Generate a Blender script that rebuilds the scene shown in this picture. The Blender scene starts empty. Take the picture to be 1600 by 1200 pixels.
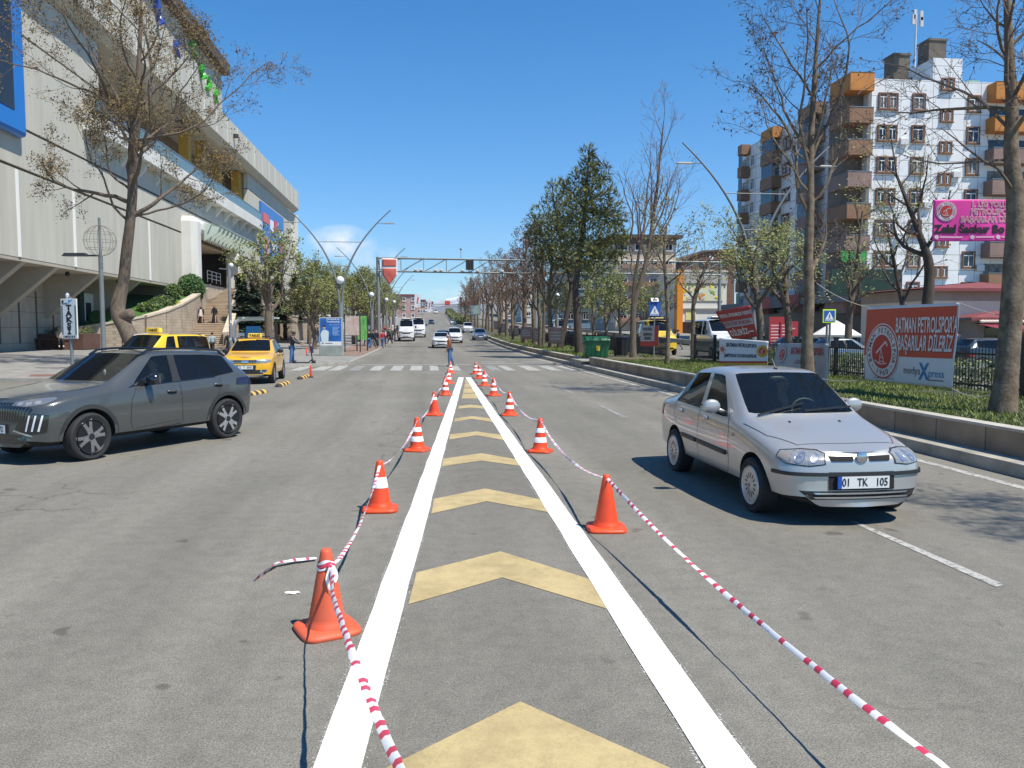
import bpy, bmesh, math, random
from mathutils import Vector, Matrix, noise
from mathutils.bvhtree import BVHTree
R = math.radians
sc = bpy.context.scene
COL = sc.collection
V = Vector
# ------------------------------------------------------------------ camera
F, EYE = 1250.0, 1.87
YAW, PITCH = math.atan(133 / F), math.atan(85 / F)
cam_data = bpy.data.cameras.new('camera')
cam = bpy.data.objects.new('camera', cam_data)
COL.objects.link(cam)
cam.location = (0, 0, EYE)
cam.rotation_euler = (math.pi / 2 - PITCH, 0, -YAW)
cam_data.sensor_width = 36
cam_data.lens = 36 * F / 1600
cam_data.clip_start = 0.1
cam_data.clip_end = 20000
sc.camera = cam
# ------------------------------------------------------------------ sky, sun, exposure
SUN = V((0.44, -0.37, 1.0)).normalized()
world = bpy.data.worlds.new('World')
sc.world = world
world.use_nodes = True
wn, wl = world.node_tree.nodes, world.node_tree.links
wn.clear()
w_out = wn.new('ShaderNodeOutputWorld')
w_bg = wn.new('ShaderNodeBackground')
w_sky = wn.new('ShaderNodeTexSky')
w_sky.sky_type = 'NISHITA'
w_sky.sun_disc = False
w_sky.sun_elevation = math.asin(SUN.z)
w_sky.sun_rotation = R(130)
w_sky.altitude = 600
w_sky.air_density = 1.0
w_sky.dust_density = 0.0
w_sky.ozone_density = 3.0
w_bg.inputs['Strength'].default_value = 0.11
# two small fair weather clouds low in the sky, as part of the sky itself
w_tc = wn.new('ShaderNodeTexCoord')
w_noise = wn.new('ShaderNodeTexNoise')
w_noise.inputs['Scale'].default_value = 22
w_noise.inputs['Detail'].default_value = 7
w_noise.inputs['Roughness'].default_value = 0.55
wl.new(w_tc.outputs['Generated'], w_noise.inputs['Vector'])
def wmath(op, a, b=None, clamp=False):
 n = wn.new('ShaderNodeMath'); n.operation = op; n.use_clamp = clamp
 for i, v in enumerate((a, b)):
  if v is None: continue
  if isinstance(v, (int, float)): n.inputs[i].default_value = v
  else: wl.new(v, n.inputs[i])
 return n.outputs[0]
def cloud_mask(az_deg, el_deg, half_az, half_el, amount):
 a, e = R(az_deg), R(el_deg)
 c = V((math.sin(a) * math.cos(e), math.cos(a) * math.cos(e), math.sin(e)))
 rt = V((math.cos(a), -math.sin(a), 0)); up = rt.cross(c)
 def dot(vec):
  n = wn.new('ShaderNodeVectorMath'); n.operation = 'DOT_PRODUCT'
  wl.new(w_tc.outputs['Generated'], n.inputs[0]); n.inputs[1].default_value = vec
  return n.outputs['Value']
 u = wmath('DIVIDE', dot(rt), math.sin(R(half_az)))
 v = wmath('DIVIDE', dot(up - c * c.dot(up)), math.sin(R(half_el)))
 d2 = wmath('ADD', wmath('MULTIPLY', u, u), wmath('MULTIPLY', v, v))
 front = wmath('GREATER_THAN', dot(c), 0.5)
 fall = wmath('SUBTRACT', 1.0, d2, True)
 n = wmath('ADD', wmath('MULTIPLY', w_noise.outputs['Fac'], 3.4), -1.25, True)
 m = wmath('MULTIPLY', wmath('MULTIPLY', fall, n, True), amount)
 return wmath('MULTIPLY', m, front, True)
def px_dir(px, py):
 """azimuth from road axis and elevation of a direction, degrees"""
 fw = V((math.sin(YAW) * math.cos(PITCH), math.cos(YAW) * math.cos(PITCH), -math.sin(PITCH)))
 rt = V((math.cos(YAW), -math.sin(YAW), 0)); up = rt.cross(fw)
 d = (fw + rt * ((px - 800) / F) - up * ((py - 600) / F)).normalized()
 return math.degrees(math.atan2(d.x, d.y)), math.degrees(math.asin(d.z))
a1, e1 = px_dir(535, 378)
a2, e2 = px_dir(585, 402)
a3, e3 = px_dir(735, 458)
cl = wmath('MAXIMUM', cloud_mask(a1, e1, 2.6, 1.25, 1.5), cloud_mask(a2, e2, 1.9, 1.1, 0.9))
cl = wmath('MAXIMUM', cl, cloud_mask(a3, e3, 3.4, 0.5, .9))
w_mix = wn.new('ShaderNodeMix'); w_mix.data_type = 'RGBA'
wl.new(cl, w_mix.inputs['Factor'])
# the air near the horizon is kept a clear blue, as on this dry spring day
w_sep = wn.new('ShaderNodeSeparateXYZ'); wl.new(w_tc.outputs['Generated'], w_sep.inputs[0])
w_ramp = wn.new('ShaderNodeValToRGB'); wl.new(w_sep.outputs['Z'], w_ramp.inputs['Fac'])
w_ramp.color_ramp.elements[0].color = (.64, .86, 1.0, 1); w_ramp.color_ramp.elements[1].color = (1, 1, 1, 1); w_ramp.color_ramp.elements[1].position = .30
w_tint = wn.new('ShaderNodeMix'); w_tint.data_type = 'RGBA'; w_tint.blend_type = 'MULTIPLY'; w_tint.inputs['Factor'].default_value = 1
w_hs = wn.new('ShaderNodeHueSaturation'); w_hs.inputs['Saturation'].default_value = 1.4
wl.new(w_sky.outputs['Color'], w_hs.inputs['Color'])
wl.new(w_hs.outputs['Color'], w_tint.inputs['A']); wl.new(w_ramp.outputs['Color'], w_tint.inputs['B']); wl.new(w_tint.outputs['Result'], w_mix.inputs['A'])
w_mix.inputs['B'].default_value = (7.0, 7.3, 7.9, 1)
wl.new(w_mix.outputs['Result'], w_bg.inputs['Color'])
wl.new(w_bg.outputs['Background'], w_out.inputs['Surface'])
sun_data = bpy.data.lights.new('sun', 'SUN')
sun_data.energy = 4.4
sun_data.angle = R(0.5)
sun_data.color = (1.0, 0.94, 0.83)
sun = bpy.data.objects.new('sun', sun_data)
COL.objects.link(sun)
sun.rotation_euler = SUN.to_track_quat('Z', 'Y').to_euler()
sun.location = SUN * 200
sc.view_settings.view_transform = 'Standard'
sc.view_settings.look = 'None'
sc.view_settings.gamma = 1.0
sc.view_settings.use_curve_mapping = False
sc.view_settings.exposure = 0.6
# ------------------------------------------------------------------ places
FW = V((math.sin(YAW) * math.cos(PITCH), math.cos(YAW) * math.cos(PITCH), -math.sin(PITCH)))
RT = V((math.cos(YAW), -math.sin(YAW), 0)); UP = RT.cross(FW)
EYE_P = V((0, 0, EYE))
def at(px, py, d):
 """the place seen in that direction at depth d metres"""
 return EYE_P + (FW + RT * ((px - 800) / F) - UP * ((py - 600) / F)) * d
def gp(px, py, z=0.0):
 """the place on level ground of height z in that direction"""
 d = FW + RT * ((px - 800) / F) - UP * ((py - 600) / F)
 return EYE_P + d * ((z - EYE) / d.z)
def on(px, x):
 """the point of the line X = x (running along the road) in that direction: returns its Y"""
 d = FW + RT * ((px - 800) / F)
 return x / d.x * d.y
PROFILE = [(-200, 0), (62, 0), (80, .12), (102, .55), (135, 1.4), (250, 3.6), (300, 6.0), (350, 9.4), (380, 10.2),
   (430, 9.0), (700, 2), (9000, 0)]
def zr(y):
 """height of the road along its length: level, then uphill to a crest"""
 for (a, za), (b, zb) in zip(PROFILE, PROFILE[1:]):
  if y <= b:
   t = max(0, (y - a) / (b - a)); return za + (zb - za) * t
 return 0
def zsm(y):
 return sum(zr(y + k * 6) for k in (-2, -1, 0, 1, 2)) / 5
# ------------------------------------------------------------------ materials
MATS = {}
def mat(name, col, rough=.6, metal=0., var=0., vscale=6., bump=0., bscale=60., spec=.5, coat=0., col2=None, stretch=None):
 if name in MATS: return MATS[name]
 m = bpy.data.materials.new(name); m.use_nodes = True
 nt = m.node_tree; ns, ls = nt.nodes, nt.links
 b = ns['Principled BSDF']
 b.inputs['Base Color'].default_value = (*col, 1)
 b.inputs['Roughness'].default_value = rough
 b.inputs['Metallic'].default_value = metal
 b.inputs['Specular IOR Level'].default_value = spec
 b.inputs['Coat Weight'].default_value = coat
 b.inputs['Coat Roughness'].default_value = .06
 if var or bump:
  tc = ns.new('ShaderNodeTexCoord'); vec = tc.outputs['Object']
  if stretch:
   mp = ns.new('ShaderNodeMapping'); mp.inputs['Scale'].default_value = stretch
   ls.new(vec, mp.inputs['Vector']); vec = mp.outputs['Vector']
 if var:
  n = ns.new('ShaderNodeTexNoise'); n.inputs['Scale'].default_value = vscale; n.inputs['Detail'].default_value = 6
  n.inputs['Roughness'].default_value = .65
  ls.new(vec, n.inputs['Vector'])
  rp = ns.new('ShaderNodeValToRGB')
  c2 = col2 or tuple(max(0, c * (1 - var)) for c in col)
  c1 = tuple(min(1, c * (1 + var * .6)) for c in col) if not col2 else col
  rp.color_ramp.elements[0].position = .33; rp.color_ramp.elements[1].position = .68
  rp.color_ramp.elements[0].color = (*c2, 1); rp.color_ramp.elements[1].color = (*c1, 1)
  ls.new(n.outputs['Fac'], rp.inputs['Fac']); ls.new(rp.outputs['Color'], b.inputs['Base Color'])
 if bump:
  n2 = ns.new('ShaderNodeTexNoise'); n2.inputs['Scale'].default_value = bscale; n2.inputs['Detail'].default_value = 4
  ls.new(vec, n2.inputs['Vector'])
  bp = ns.new('ShaderNodeBump'); bp.inputs['Strength'].default_value = bump; bp.inputs['Distance'].default_value = .02
  ls.new(n2.outputs['Fac'], bp.inputs['Height']); ls.new(bp.outputs['Normal'], b.inputs['Normal'])
 MATS[name] = m
 return m
def glass(name, tint, clear=.5, rough=.03, dk=.08):
 """window glass: a tinted clear pane under a mirror-like surface"""
 if name in MATS: return MATS[name]
 m = bpy.data.materials.new(name); m.use_nodes = True
 ns, ls = m.node_tree.nodes, m.node_tree.links
 ns.clear()
 o = ns.new('ShaderNodeOutputMaterial'); mx = ns.new('ShaderNodeMixShader'); mx2 = ns.new('ShaderNodeMixShader')
 tr = ns.new('ShaderNodeBsdfTransparent'); tr.inputs['Color'].default_value = (*tint, 1)
 df = ns.new('ShaderNodeBsdfDiffuse'); df.inputs['Color'].default_value = (tint[0] * dk, tint[1] * dk, tint[2] * dk, 1)
 gl = ns.new('ShaderNodeBsdfGlossy'); gl.inputs['Roughness'].default_value = rough
 fr = ns.new('ShaderNodeFresnel'); fr.inputs['IOR'].default_value = 1.5
 mx.inputs['Fac'].default_value = clear
 ls.new(df.outputs[0], mx.inputs[1]); ls.new(tr.outputs[0], mx.inputs[2])
 ls.new(fr.outputs[0], mx2.inputs['Fac']); ls.new(mx.outputs[0], mx2.inputs[1]); ls.new(gl.outputs[0], mx2.inputs[2])
 ls.new(mx2.outputs[0], o.inputs['Surface'])
 MATS[name] = m
 return m
# ------------------------------------------------------------------ things, parts and mesh building
def setp(o, label=None, cat=None, group=None, kind=None):
 if label: o['label'] = label
 if cat: o['category'] = cat
 if group: o['group'] = group
 if kind: o['kind'] = kind
 return o
def thing(name, label, cat, loc=(0, 0, 0), rz=0, group=None):
 o = bpy.data.objects.new(name, None); COL.objects.link(o)
 o.location = loc; o.rotation_euler = (0, 0, rz); o.empty_display_size = .2
 return setp(o, label, cat, group)
def kids(o):
 return [c for c in bpy.data.objects if c.parent == o]
def dup(root, loc, rz=0, label=None, group=None, scale=None, _kids={}):
 """a copy of a thing with copies of its parts and sub-parts"""
 if root.name not in _kids: _kids[root.name] = [(c, kids(c)) for c in kids(root)]
 r = root.copy(); COL.objects.link(r); r.location = loc
 r.rotation_euler = (root.rotation_euler[0], root.rotation_euler[1], rz)
 if scale: r.scale = scale if hasattr(scale, '__len__') else (scale,) * 3
 if label: r['label'] = label
 if group: r['group'] = group
 for c, gs in _kids[root.name]:
  d = c.copy(); COL.objects.link(d); d.parent = r
  for g in gs:
   e = g.copy(); COL.objects.link(e); e.parent = d
 return r
def link_mesh(name, me, parent=None):
 o = bpy.data.objects.new(name, me); COL.objects.link(o)
 if parent: o.parent = parent
 return o
class MB:
 """collects shapes and links them as one mesh object"""
 def __init__(s): s.v, s.f, s.m, s.mi = [], [], [], 0
 def add(s, vs, fs, mi=None):
  n = len(s.v); s.v += [tuple(p) for p in vs]
  s.f += [tuple(i + n for i in f) for f in fs]; s.m += [s.mi if mi is None else mi] * len(fs)
  return s
 def quad(s, a, b, c, d, mi=None): return s.add([a, b, c, d], [(0, 1, 2, 3)], mi)
 def box(s, c, size, rz=0, mi=None, taper=1., mtx=None):
  x, y, z = (k / 2 for k in size)
  pts = [V((sx * x * (taper if sz > 0 else 1), sy * y * (taper if sz > 0 else 1), sz * z)) for sz in (-1, 1) for sx, sy in ((-1, -1), (1, -1), (1, 1), (-1, 1))]
  if rz: rm = Matrix.Rotation(rz, 3, 'Z'); pts = [rm @ p for p in pts]
  if mtx is not None: pts = [mtx @ p for p in pts]
  c = V(c); pts = [p + c for p in pts]
  return s.add(pts, [(3, 2, 1, 0), (4, 5, 6, 7), (0, 1, 5, 4), (1, 2, 6, 5), (2, 3, 7, 6), (3, 0, 4, 7)], mi)
 def bx(s, x0, x1, y0, y1, z0, z1, mi=None):
  return s.box(((x0 + x1) / 2, (y0 + y1) / 2, (z0 + z1) / 2), (x1 - x0, y1 - y0, z1 - z0), mi=mi)
 def bar(s, a, b, w, h, mi=None):
  a, b = V(a), V(b); d = b - a; L = d.length; d.normalize()
  up = V((0, 0, 1)) if abs(d.z) < .95 else V((0, 1, 0))
  sx = d.cross(up).normalized(); sz = sx.cross(d)
  m = Matrix((sx, d, sz)).transposed()
  return s.box((a + b) / 2, (w, L, h), mi=mi, mtx=m)
 def tube(s, pts, rad, n=6, mi=None, caps=True):
  pts = [V(p) for p in pts]
  if not hasattr(rad, '__len__'): rad = [rad] * len(pts)
  vs, fs = [], []
  prev = None
  for i, p in enumerate(pts):
   d = (pts[min(i + 1, len(pts) - 1)] - pts[max(i - 1, 0)])
   if d.length < 1e-9: d = V((0, 0, 1))
   d.normalize()
   if prev is None:
    ref = V((0, 0, 1)) if abs(d.z) < .9 else V((1, 0, 0)); a = d.cross(ref).normalized()
   else:
    a = prev - d * prev.dot(d)
    a = a.normalized() if a.length > 1e-6 else d.orthogonal().normalized()
   prev = a; b = d.cross(a)
   for k in range(n):
    t = 2 * math.pi * k / n
    vs.append(p + (a * math.cos(t) + b * math.sin(t)) * rad[i])
  for i in range(len(pts) - 1):
   for k in range(n):
    k2 = (k + 1) % n
    fs.append((i * n + k, i * n + k2, (i + 1) * n + k2, (i + 1) * n + k))
  if caps:
   fs.append(tuple(range(n - 1, -1, -1))); q = (len(pts) - 1) * n; fs.append(tuple(q + k for k in range(n)))
  return s.add(vs, fs, mi)
 def lathe(s, prof, n=16, c=(0, 0, 0), axis='z', mi=None, caps=True):
  vs, fs = [], []
  c = V(c)
  for r, h in prof:
   for k in range(n):
    t = 2 * math.pi * k / n
    p = (r * math.cos(t), r * math.sin(t), h)
    if axis == 'y': p = (p[0], p[2], p[1])
    if axis == 'x': p = (p[2], p[0], p[1])
    vs.append(c + V(p))
  for i in range(len(prof) - 1):
   for k in range(n):
    k2 = (k + 1) % n
    fs.append((i * n + k, i * n + k2, (i + 1) * n + k2, (i + 1) * n + k))
  if caps:
   fs.append(tuple(range(n - 1, -1, -1))); q = (len(prof) - 1) * n; fs.append(tuple(q + k for k in range(n)))
  return s.add(vs, fs, mi)
 def prism(s, poly, vec, mi=None):
  n = len(poly); a = [V(p) for p in poly]; b = [p + V(vec) for p in a]
  return s.add(a + b, [tuple(range(n - 1, -1, -1)), tuple(range(n, 2 * n))] + [(i, (i + 1) % n, n + (i + 1) % n, n + i) for i in range(n)], mi)
 def ball(s, c, r, nu=10, nv=6, mi=None):
  rx, ry, rz = r if hasattr(r, '__len__') else (r, r, r)
  vs = [V(c) + V((0, 0, -rz))]; fs = []
  for j in range(1, nv):
   ph = -math.pi / 2 + math.pi * j / nv
   for k in range(nu):
    t = 2 * math.pi * k / nu
    vs.append(V(c) + V((rx * math.cos(ph) * math.cos(t), ry * math.cos(ph) * math.sin(t), rz * math.sin(ph))))
  vs.append(V(c) + V((0, 0, rz)))
  for k in range(nu):
   k2 = (k + 1) % nu
   fs.append((0, 1 + k2, 1 + k)); fs.append((len(vs) - 1, 1 + (nv - 2) * nu + k, 1 + (nv - 2) * nu + k2))
   for j in range(nv - 2):
    fs.append((1 + j * nu + k, 1 + j * nu + k2, 1 + (j + 1) * nu + k2, 1 + (j + 1) * nu + k))
  return s.add(vs, fs, mi)
 def mesh(s, name, mats, smooth=None, fix=False):
  me = bpy.data.meshes.new(name)
  me.from_pydata(s.v, [], s.f)
  for m in (mats if isinstance(mats, (list, tuple)) else [mats]): me.materials.append(m)
  me.polygons.foreach_set('material_index', s.m)
  if fix:
   bm = bmesh.new(); bm.from_mesh(me); bmesh.ops.recalc_face_normals(bm, faces=bm.faces); bm.to_mesh(me); bm.free()
  if smooth is not None:
   me.polygons.foreach_set('use_smooth', [True] * len(me.polygons)); me.set_sharp_from_angle(angle=R(smooth))
  me.update()
  return me
 def build(s, name, mats, parent=None, world=False, smooth=None, bevel=0, fix=False):
  if world and parent is not None:
   inv = Matrix.LocRotScale(parent.location, parent.rotation_euler, None).inverted()
   s.v = [tuple(inv @ V(p)) for p in s.v]
  o = link_mesh(name, s.mesh(name, mats, smooth, fix), parent)
  if bevel:
   bv = o.modifiers.new('bevel', 'BEVEL'); bv.width = bevel; bv.segments = 2; bv.limit_method = 'ANGLE'
  return o
def structure(name, mb, m, smooth=None):
 return setp(mb.build(name, m, smooth=smooth), kind='structure')
def evaluated(o):
 bpy.context.view_layer.update()
 dg = bpy.context.evaluated_depsgraph_get()
 return bpy.data.meshes.new_from_object(o.evaluated_get(dg))
def text(body, size, m, mtx, parent=None, name='lettering', align='CENTER', sx=1., bold=0., extrude=.002, space=1., warp=None):
 """letters as a mesh part: mtx maps the text plane (x right, y up) into the parent's space"""
 cu = bpy.data.curves.new(name, 'FONT'); cu.body = body; cu.size = size; cu.align_x = align; cu.align_y = 'CENTER'
 cu.extrude = extrude; cu.offset = bold; cu.space_character = space; cu.resolution_u = 3
 t = bpy.data.objects.new(name, cu); COL.objects.link(t)
 me = evaluated(t)
 bpy.data.objects.remove(t); bpy.data.curves.remove(cu)
 me.materials.clear(); me.materials.append(m)
 sm = Matrix.Diagonal((sx, 1, 1, 1))
 if warp:
  me.transform(sm)
  bm = bmesh.new(); bm.from_mesh(me); bmesh.ops.triangulate(bm, faces=bm.faces); bmesh.ops.subdivide_edges(bm, edges=bm.edges[:], cuts=1, use_grid_fill=True); bm.to_mesh(me); bm.free()
  for v in me.vertices: v.co = warp(v.co)
 else:
  me.transform(mtx @ sm)
 me.name = name
 return link_mesh(name, me, parent)
def frame(o, x, y):
 """matrix of a plane with origin o, x axis and y axis"""
 x, y = V(x).normalized(), V(y).normalized(); z = x.cross(y)
 m = Matrix((x, y, z)).transposed().to_4x4(); m.translation = V(o); return m
# everyday materials
steel_grey = mat('galvanised_steel', (.33, .34, .35), .45, .6, .15, 3)
dark_metal = mat('dark_metal', (.035, .037, .04), .5, .2, .2, 5)
black_plastic = mat('black_plastic', (.02, .02, .021), .5)
rubber = mat('tyre_rubber', (.022, .022, .023), .8, 0, .2, 14, .2, 120)
white_paint = mat('white_paint', (.78, .78, .77), .5, 0, .06, 2)
chrome = mat('chrome', (.55, .55, .55), .22, .85)
# ================================================================== SETTING: ground, roads, pavements, markings
def asphalt(name, base, worn):
 m = bpy.data.materials.new(name); m.use_nodes = True
 nt = m.node_tree; ns, ls = nt.nodes, nt.links; b = ns['Principled BSDF']
 b.inputs['Roughness'].default_value = .85; b.inputs['Specular IOR Level'].default_value = .3
 tc = ns.new('ShaderNodeTexCoord'); vec = tc.outputs['Object']
 def noise_(scale, detail=4, rough=.6, stretch=None):
  n = ns.new('ShaderNodeTexNoise'); n.inputs['Scale'].default_value = scale; n.inputs['Detail'].default_value = detail
  n.inputs['Roughness'].default_value = rough
  if stretch:
   mp = ns.new('ShaderNodeMapping'); mp.inputs['Scale'].default_value = stretch; ls.new(vec, mp.inputs['Vector'])
   ls.new(mp.outputs['Vector'], n.inputs['Vector'])
  else: ls.new(vec, n.inputs['Vector'])
  return n.outputs['Fac']
 def ramp(f, p0, c0, p1, c1):
  r = ns.new('ShaderNodeValToRGB'); r.color_ramp.elements[0].position = p0; r.color_ramp.elements[1].position = p1
  r.color_ramp.elements[0].color = (*c0, 1); r.color_ramp.elements[1].color = (*c1, 1); ls.new(f, r.inputs['Fac']); return r.outputs['Color']
 def mul(a, c, fac=1.):
  x = ns.new('ShaderNodeMix'); x.data_type = 'RGBA'; x.blend_type = 'MULTIPLY'; x.inputs['Factor'].default_value = fac
  ls.new(a, x.inputs['A']); ls.new(c, x.inputs['B']); return x.outputs['Result']
 def g(v): return (v, v, v)
 c = ramp(noise_(.22, 6, .62), .35, base, .68, worn)
 c = mul(c, ramp(noise_(1.1, 6, .7, (1.0, .12, 1)), .30, g(.86), .7, g(1.06)))        # streaks along the lanes
 c = mul(c, ramp(noise_(110, 2, .6), .33, g(.56), .66, g(1.27)))                       # stone chips
 c = mul(c, ramp(noise_(34, 3, .6), .3, g(.87), .64, g(1.07)))
 c = mul(c, ramp(noise_(.8, 3, .5, (1.0, .025, 1)), .36, g(.86), .64, g(1.07)))      # tyre tracks
 c = mul(c, ramp(noise_(7, 5, .6), .3, g(.88), .6, g(1.05)))
 c = mul(c, ramp(noise_(3.4, 2, .4), .24, g(.6), .30, g(1.0)))                         # small oil spots
 vo = ns.new('ShaderNodeTexVoronoi'); vo.feature = 'DISTANCE_TO_EDGE'; vo.inputs['Scale'].default_value = .16
 mp = ns.new('ShaderNodeMapping'); ls.new(vec, mp.inputs['Vector'])
 dn = ns.new('ShaderNodeTexNoise'); dn.inputs['Scale'].default_value = 1.4; dn.inputs['Detail'].default_value = 5; ls.new(vec, dn.inputs['Vector'])
 mx = ns.new('ShaderNodeMix'); mx.data_type = 'RGBA'; mx.blend_type = 'ADD'; mx.inputs['Factor'].default_value = 1.1
 ls.new(mp.outputs['Vector'], mx.inputs['A']); ls.new(dn.outputs['Color'], mx.inputs['B']); ls.new(mx.outputs['Result'], vo.inputs['Vector'])
 crack = ramp(vo.outputs['Distance'], .0008, g(.55), .003, g(1.))
 msk = ramp(noise_(.13, 2), .46, g(0), .54, g(1))
 x = ns.new('ShaderNodeMix'); x.data_type = 'RGBA'; x.blend_type = 'MULTIPLY'
 ls.new(msk, x.inputs['Factor']); ls.new(c, x.inputs['A']); ls.new(crack, x.inputs['B']); c = x.outputs['Result']
 ls.new(c, b.inputs['Base Color'])
 bp = ns.new('ShaderNodeBump'); bp.inputs['Strength'].default_value = .35; bp.inputs['Distance'].default_value = .006
 ls.new(noise_(150, 2, .5), bp.inputs['Height']); ls.new(bp.outputs['Normal'], b.inputs['Normal'])
 return m
road_mat = asphalt('worn_asphalt', (.195, .184, .154), (.238, .224, .190))
def paint(name, col, wear=.35, scale=14, base=(.16, .155, .14), edge=.5):
 """road paint with worn spots that let the asphalt through"""
 m = bpy.data.materials.new(name); m.use_nodes = True
 ns, ls = m.node_tree.nodes, m.node_tree.links; b = ns['Principled BSDF']; b.inputs['Roughness'].default_value = .7
 tc = ns.new('ShaderNodeTexCoord')
 n = ns.new('ShaderNodeTexNoise'); n.inputs['Scale'].default_value = scale; n.inputs['Detail'].default_value = 8; n.inputs['Roughness'].default_value = .72
 ls.new(tc.outputs['Object'], n.inputs['Vector'])
 r = ns.new('ShaderNodeValToRGB'); r.color_ramp.elements[0].position = wear; r.color_ramp.elements[1].position = wear + .09
 r.color_ramp.elements[0].color = (*base, 1); r.color_ramp.elements[1].color = (*col, 1)
 ls.new(n.outputs['Fac'], r.inputs['Fac'])
 n2 = ns.new('ShaderNodeTexNoise'); n2.inputs['Scale'].default_value = 120; ls.new(tc.outputs['Object'], n2.inputs['Vector'])
 r2 = ns.new('ShaderNodeValToRGB'); r2.color_ramp.elements[0].position = .3; r2.color_ramp.elements[1].position = .6
 r2.color_ramp.elements[0].color = (.86, .86, .86, 1); r2.color_ramp.elements[1].color = (1, 1, 1, 1); ls.new(n2.outputs['Fac'], r2.inputs['Fac'])
 x = ns.new('ShaderNodeMix'); x.data_type = 'RGBA'; x.blend_type = 'MULTIPLY'; x.inputs['Factor'].default_value = 1
 ls.new(r.outputs['Color'], x.inputs['A']); ls.new(r2.outputs['Color'], x.inputs['B'])
 vo = ns.new('ShaderNodeTexVoronoi'); vo.feature = 'DISTANCE_TO_EDGE'; vo.inputs['Scale'].default_value = 2.2
 mx = ns.new('ShaderNodeMix'); mx.data_type = 'RGBA'; mx.blend_type = 'ADD'; mx.inputs['Factor'].default_value = .35
 ls.new(tc.outputs['Object'], mx.inputs['A']); ls.new(n.outputs['Color'], mx.inputs['B']); ls.new(mx.outputs['Result'], vo.inputs['Vector'])
 r3 = ns.new('ShaderNodeValToRGB'); r3.color_ramp.elements[0].position = .002; r3.color_ramp.elements[1].position = .007
 r3.color_ramp.elements[0].color = (.72, .7, .66, 1); r3.color_ramp.elements[1].color = (1, 1, 1, 1); ls.new(vo.outputs['Distance'], r3.inputs['Fac'])
 y = ns.new('ShaderNodeMix'); y.data_type = 'RGBA'; y.blend_type = 'MULTIPLY'; y.inputs['Factor'].default_value = 1 if wear > .25 else 0
 ls.new(x.outputs['Result'], y.inputs['A']); ls.new(r3.outputs['Color'], y.inputs['B'])
 n4 = ns.new('ShaderNodeTexNoise'); n4.inputs['Scale'].default_value = 2.6; n4.inputs['Detail'].default_value = 7; n4.inputs['Roughness'].default_value = .7; ls.new(tc.outputs['Object'], n4.inputs['Vector'])
 r4 = ns.new('ShaderNodeValToRGB'); r4.color_ramp.elements[0].position = .36; r4.color_ramp.elements[1].position = .6
 r4.color_ramp.elements[0].color = (.74, .73, .72, 1) if wear > .25 else (.95, .95, .95, 1); r4.color_ramp.elements[1].color = (1.03, 1.03, 1.03, 1); ls.new(n4.outputs['Fac'], r4.inputs['Fac'])
 z = ns.new('ShaderNodeMix'); z.data_type = 'RGBA'; z.blend_type = 'MULTIPLY'; z.inputs['Factor'].default_value = 1
 ls.new(y.outputs['Result'], z.inputs['A']); ls.new(r4.outputs['Color'], z.inputs['B']); ls.new(z.outputs['Result'], b.inputs['Base Color'])
 return m
def speckle(name, col, thr):
 """scattered drops of paint beside a sprayed line: clear between the drops"""
 m = bpy.data.materials.new(name); m.use_nodes = True
 ns, ls = m.node_tree.nodes, m.node_tree.links; b = ns['Principled BSDF']; b.inputs['Base Color'].default_value = (*col, 1); b.inputs['Roughness'].default_value = .8
 tc = ns.new('ShaderNodeTexCoord'); n = ns.new('ShaderNodeTexNoise'); n.inputs['Scale'].default_value = 85; n.inputs['Detail'].default_value = 3; ls.new(tc.outputs['Object'], n.inputs['Vector'])
 n2 = ns.new('ShaderNodeTexNoise'); n2.inputs['Scale'].default_value = 2.2; n2.inputs['Detail'].default_value = 4; ls.new(tc.outputs['Object'], n2.inputs['Vector'])
 ad = ns.new('ShaderNodeMath'); ad.operation = 'MULTIPLY_ADD'; ad.inputs[1].default_value = .35; ls.new(n2.outputs['Fac'], ad.inputs[0]); ls.new(n.outputs['Fac'], ad.inputs[2])
 gt = ns.new('ShaderNodeMath'); gt.operation = 'GREATER_THAN'; gt.inputs[1].default_value = thr; ls.new(ad.outputs[0], gt.inputs[0]); ls.new(gt.outputs[0], b.inputs['Alpha'])
 return m
overspray = speckle('white_paint_overspray', (.55, .55, .53), .79)
fresh_white = paint('fresh_white_road_paint', (.86, .86, .85), .16, 30)
old_white = paint('old_white_road_paint', (.47, .46, .42), .40, 12)
faint_white = paint('faint_white_road_paint', (.36, .35, .33), .44, 8)
yellow_paint = paint('yellow_road_paint', (.50, .39, .19), .27, 9)
def strip(x0f, x1f, y0, y1, dz, step=4.):
 """a sheet along the road between two side lines, following its height"""
 mb = MB(); ys = []
 y = y0
 while y < y1 - 1e-6: ys.append(y); y += step if y < 460 else 40
 ys.append(y1)
 vs, fs = [], []
 for y in ys:
  a = x0f(y) if callable(x0f) else x0f; b = x1f(y) if callable(x1f) else x1f
  vs += [(a, y, zsm(y) + dz), (b, y, zsm(y) + dz)]
 for i in range(len(ys) - 1): fs.append((2 * i, 2 * i + 1, 2 * i + 3, 2 * i + 2))
 return mb.add(vs, fs)
soil = mat('dry_soil', (.23, .2, .155), .95, 0, .35, .4, .3, 20)
paver = None
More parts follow.
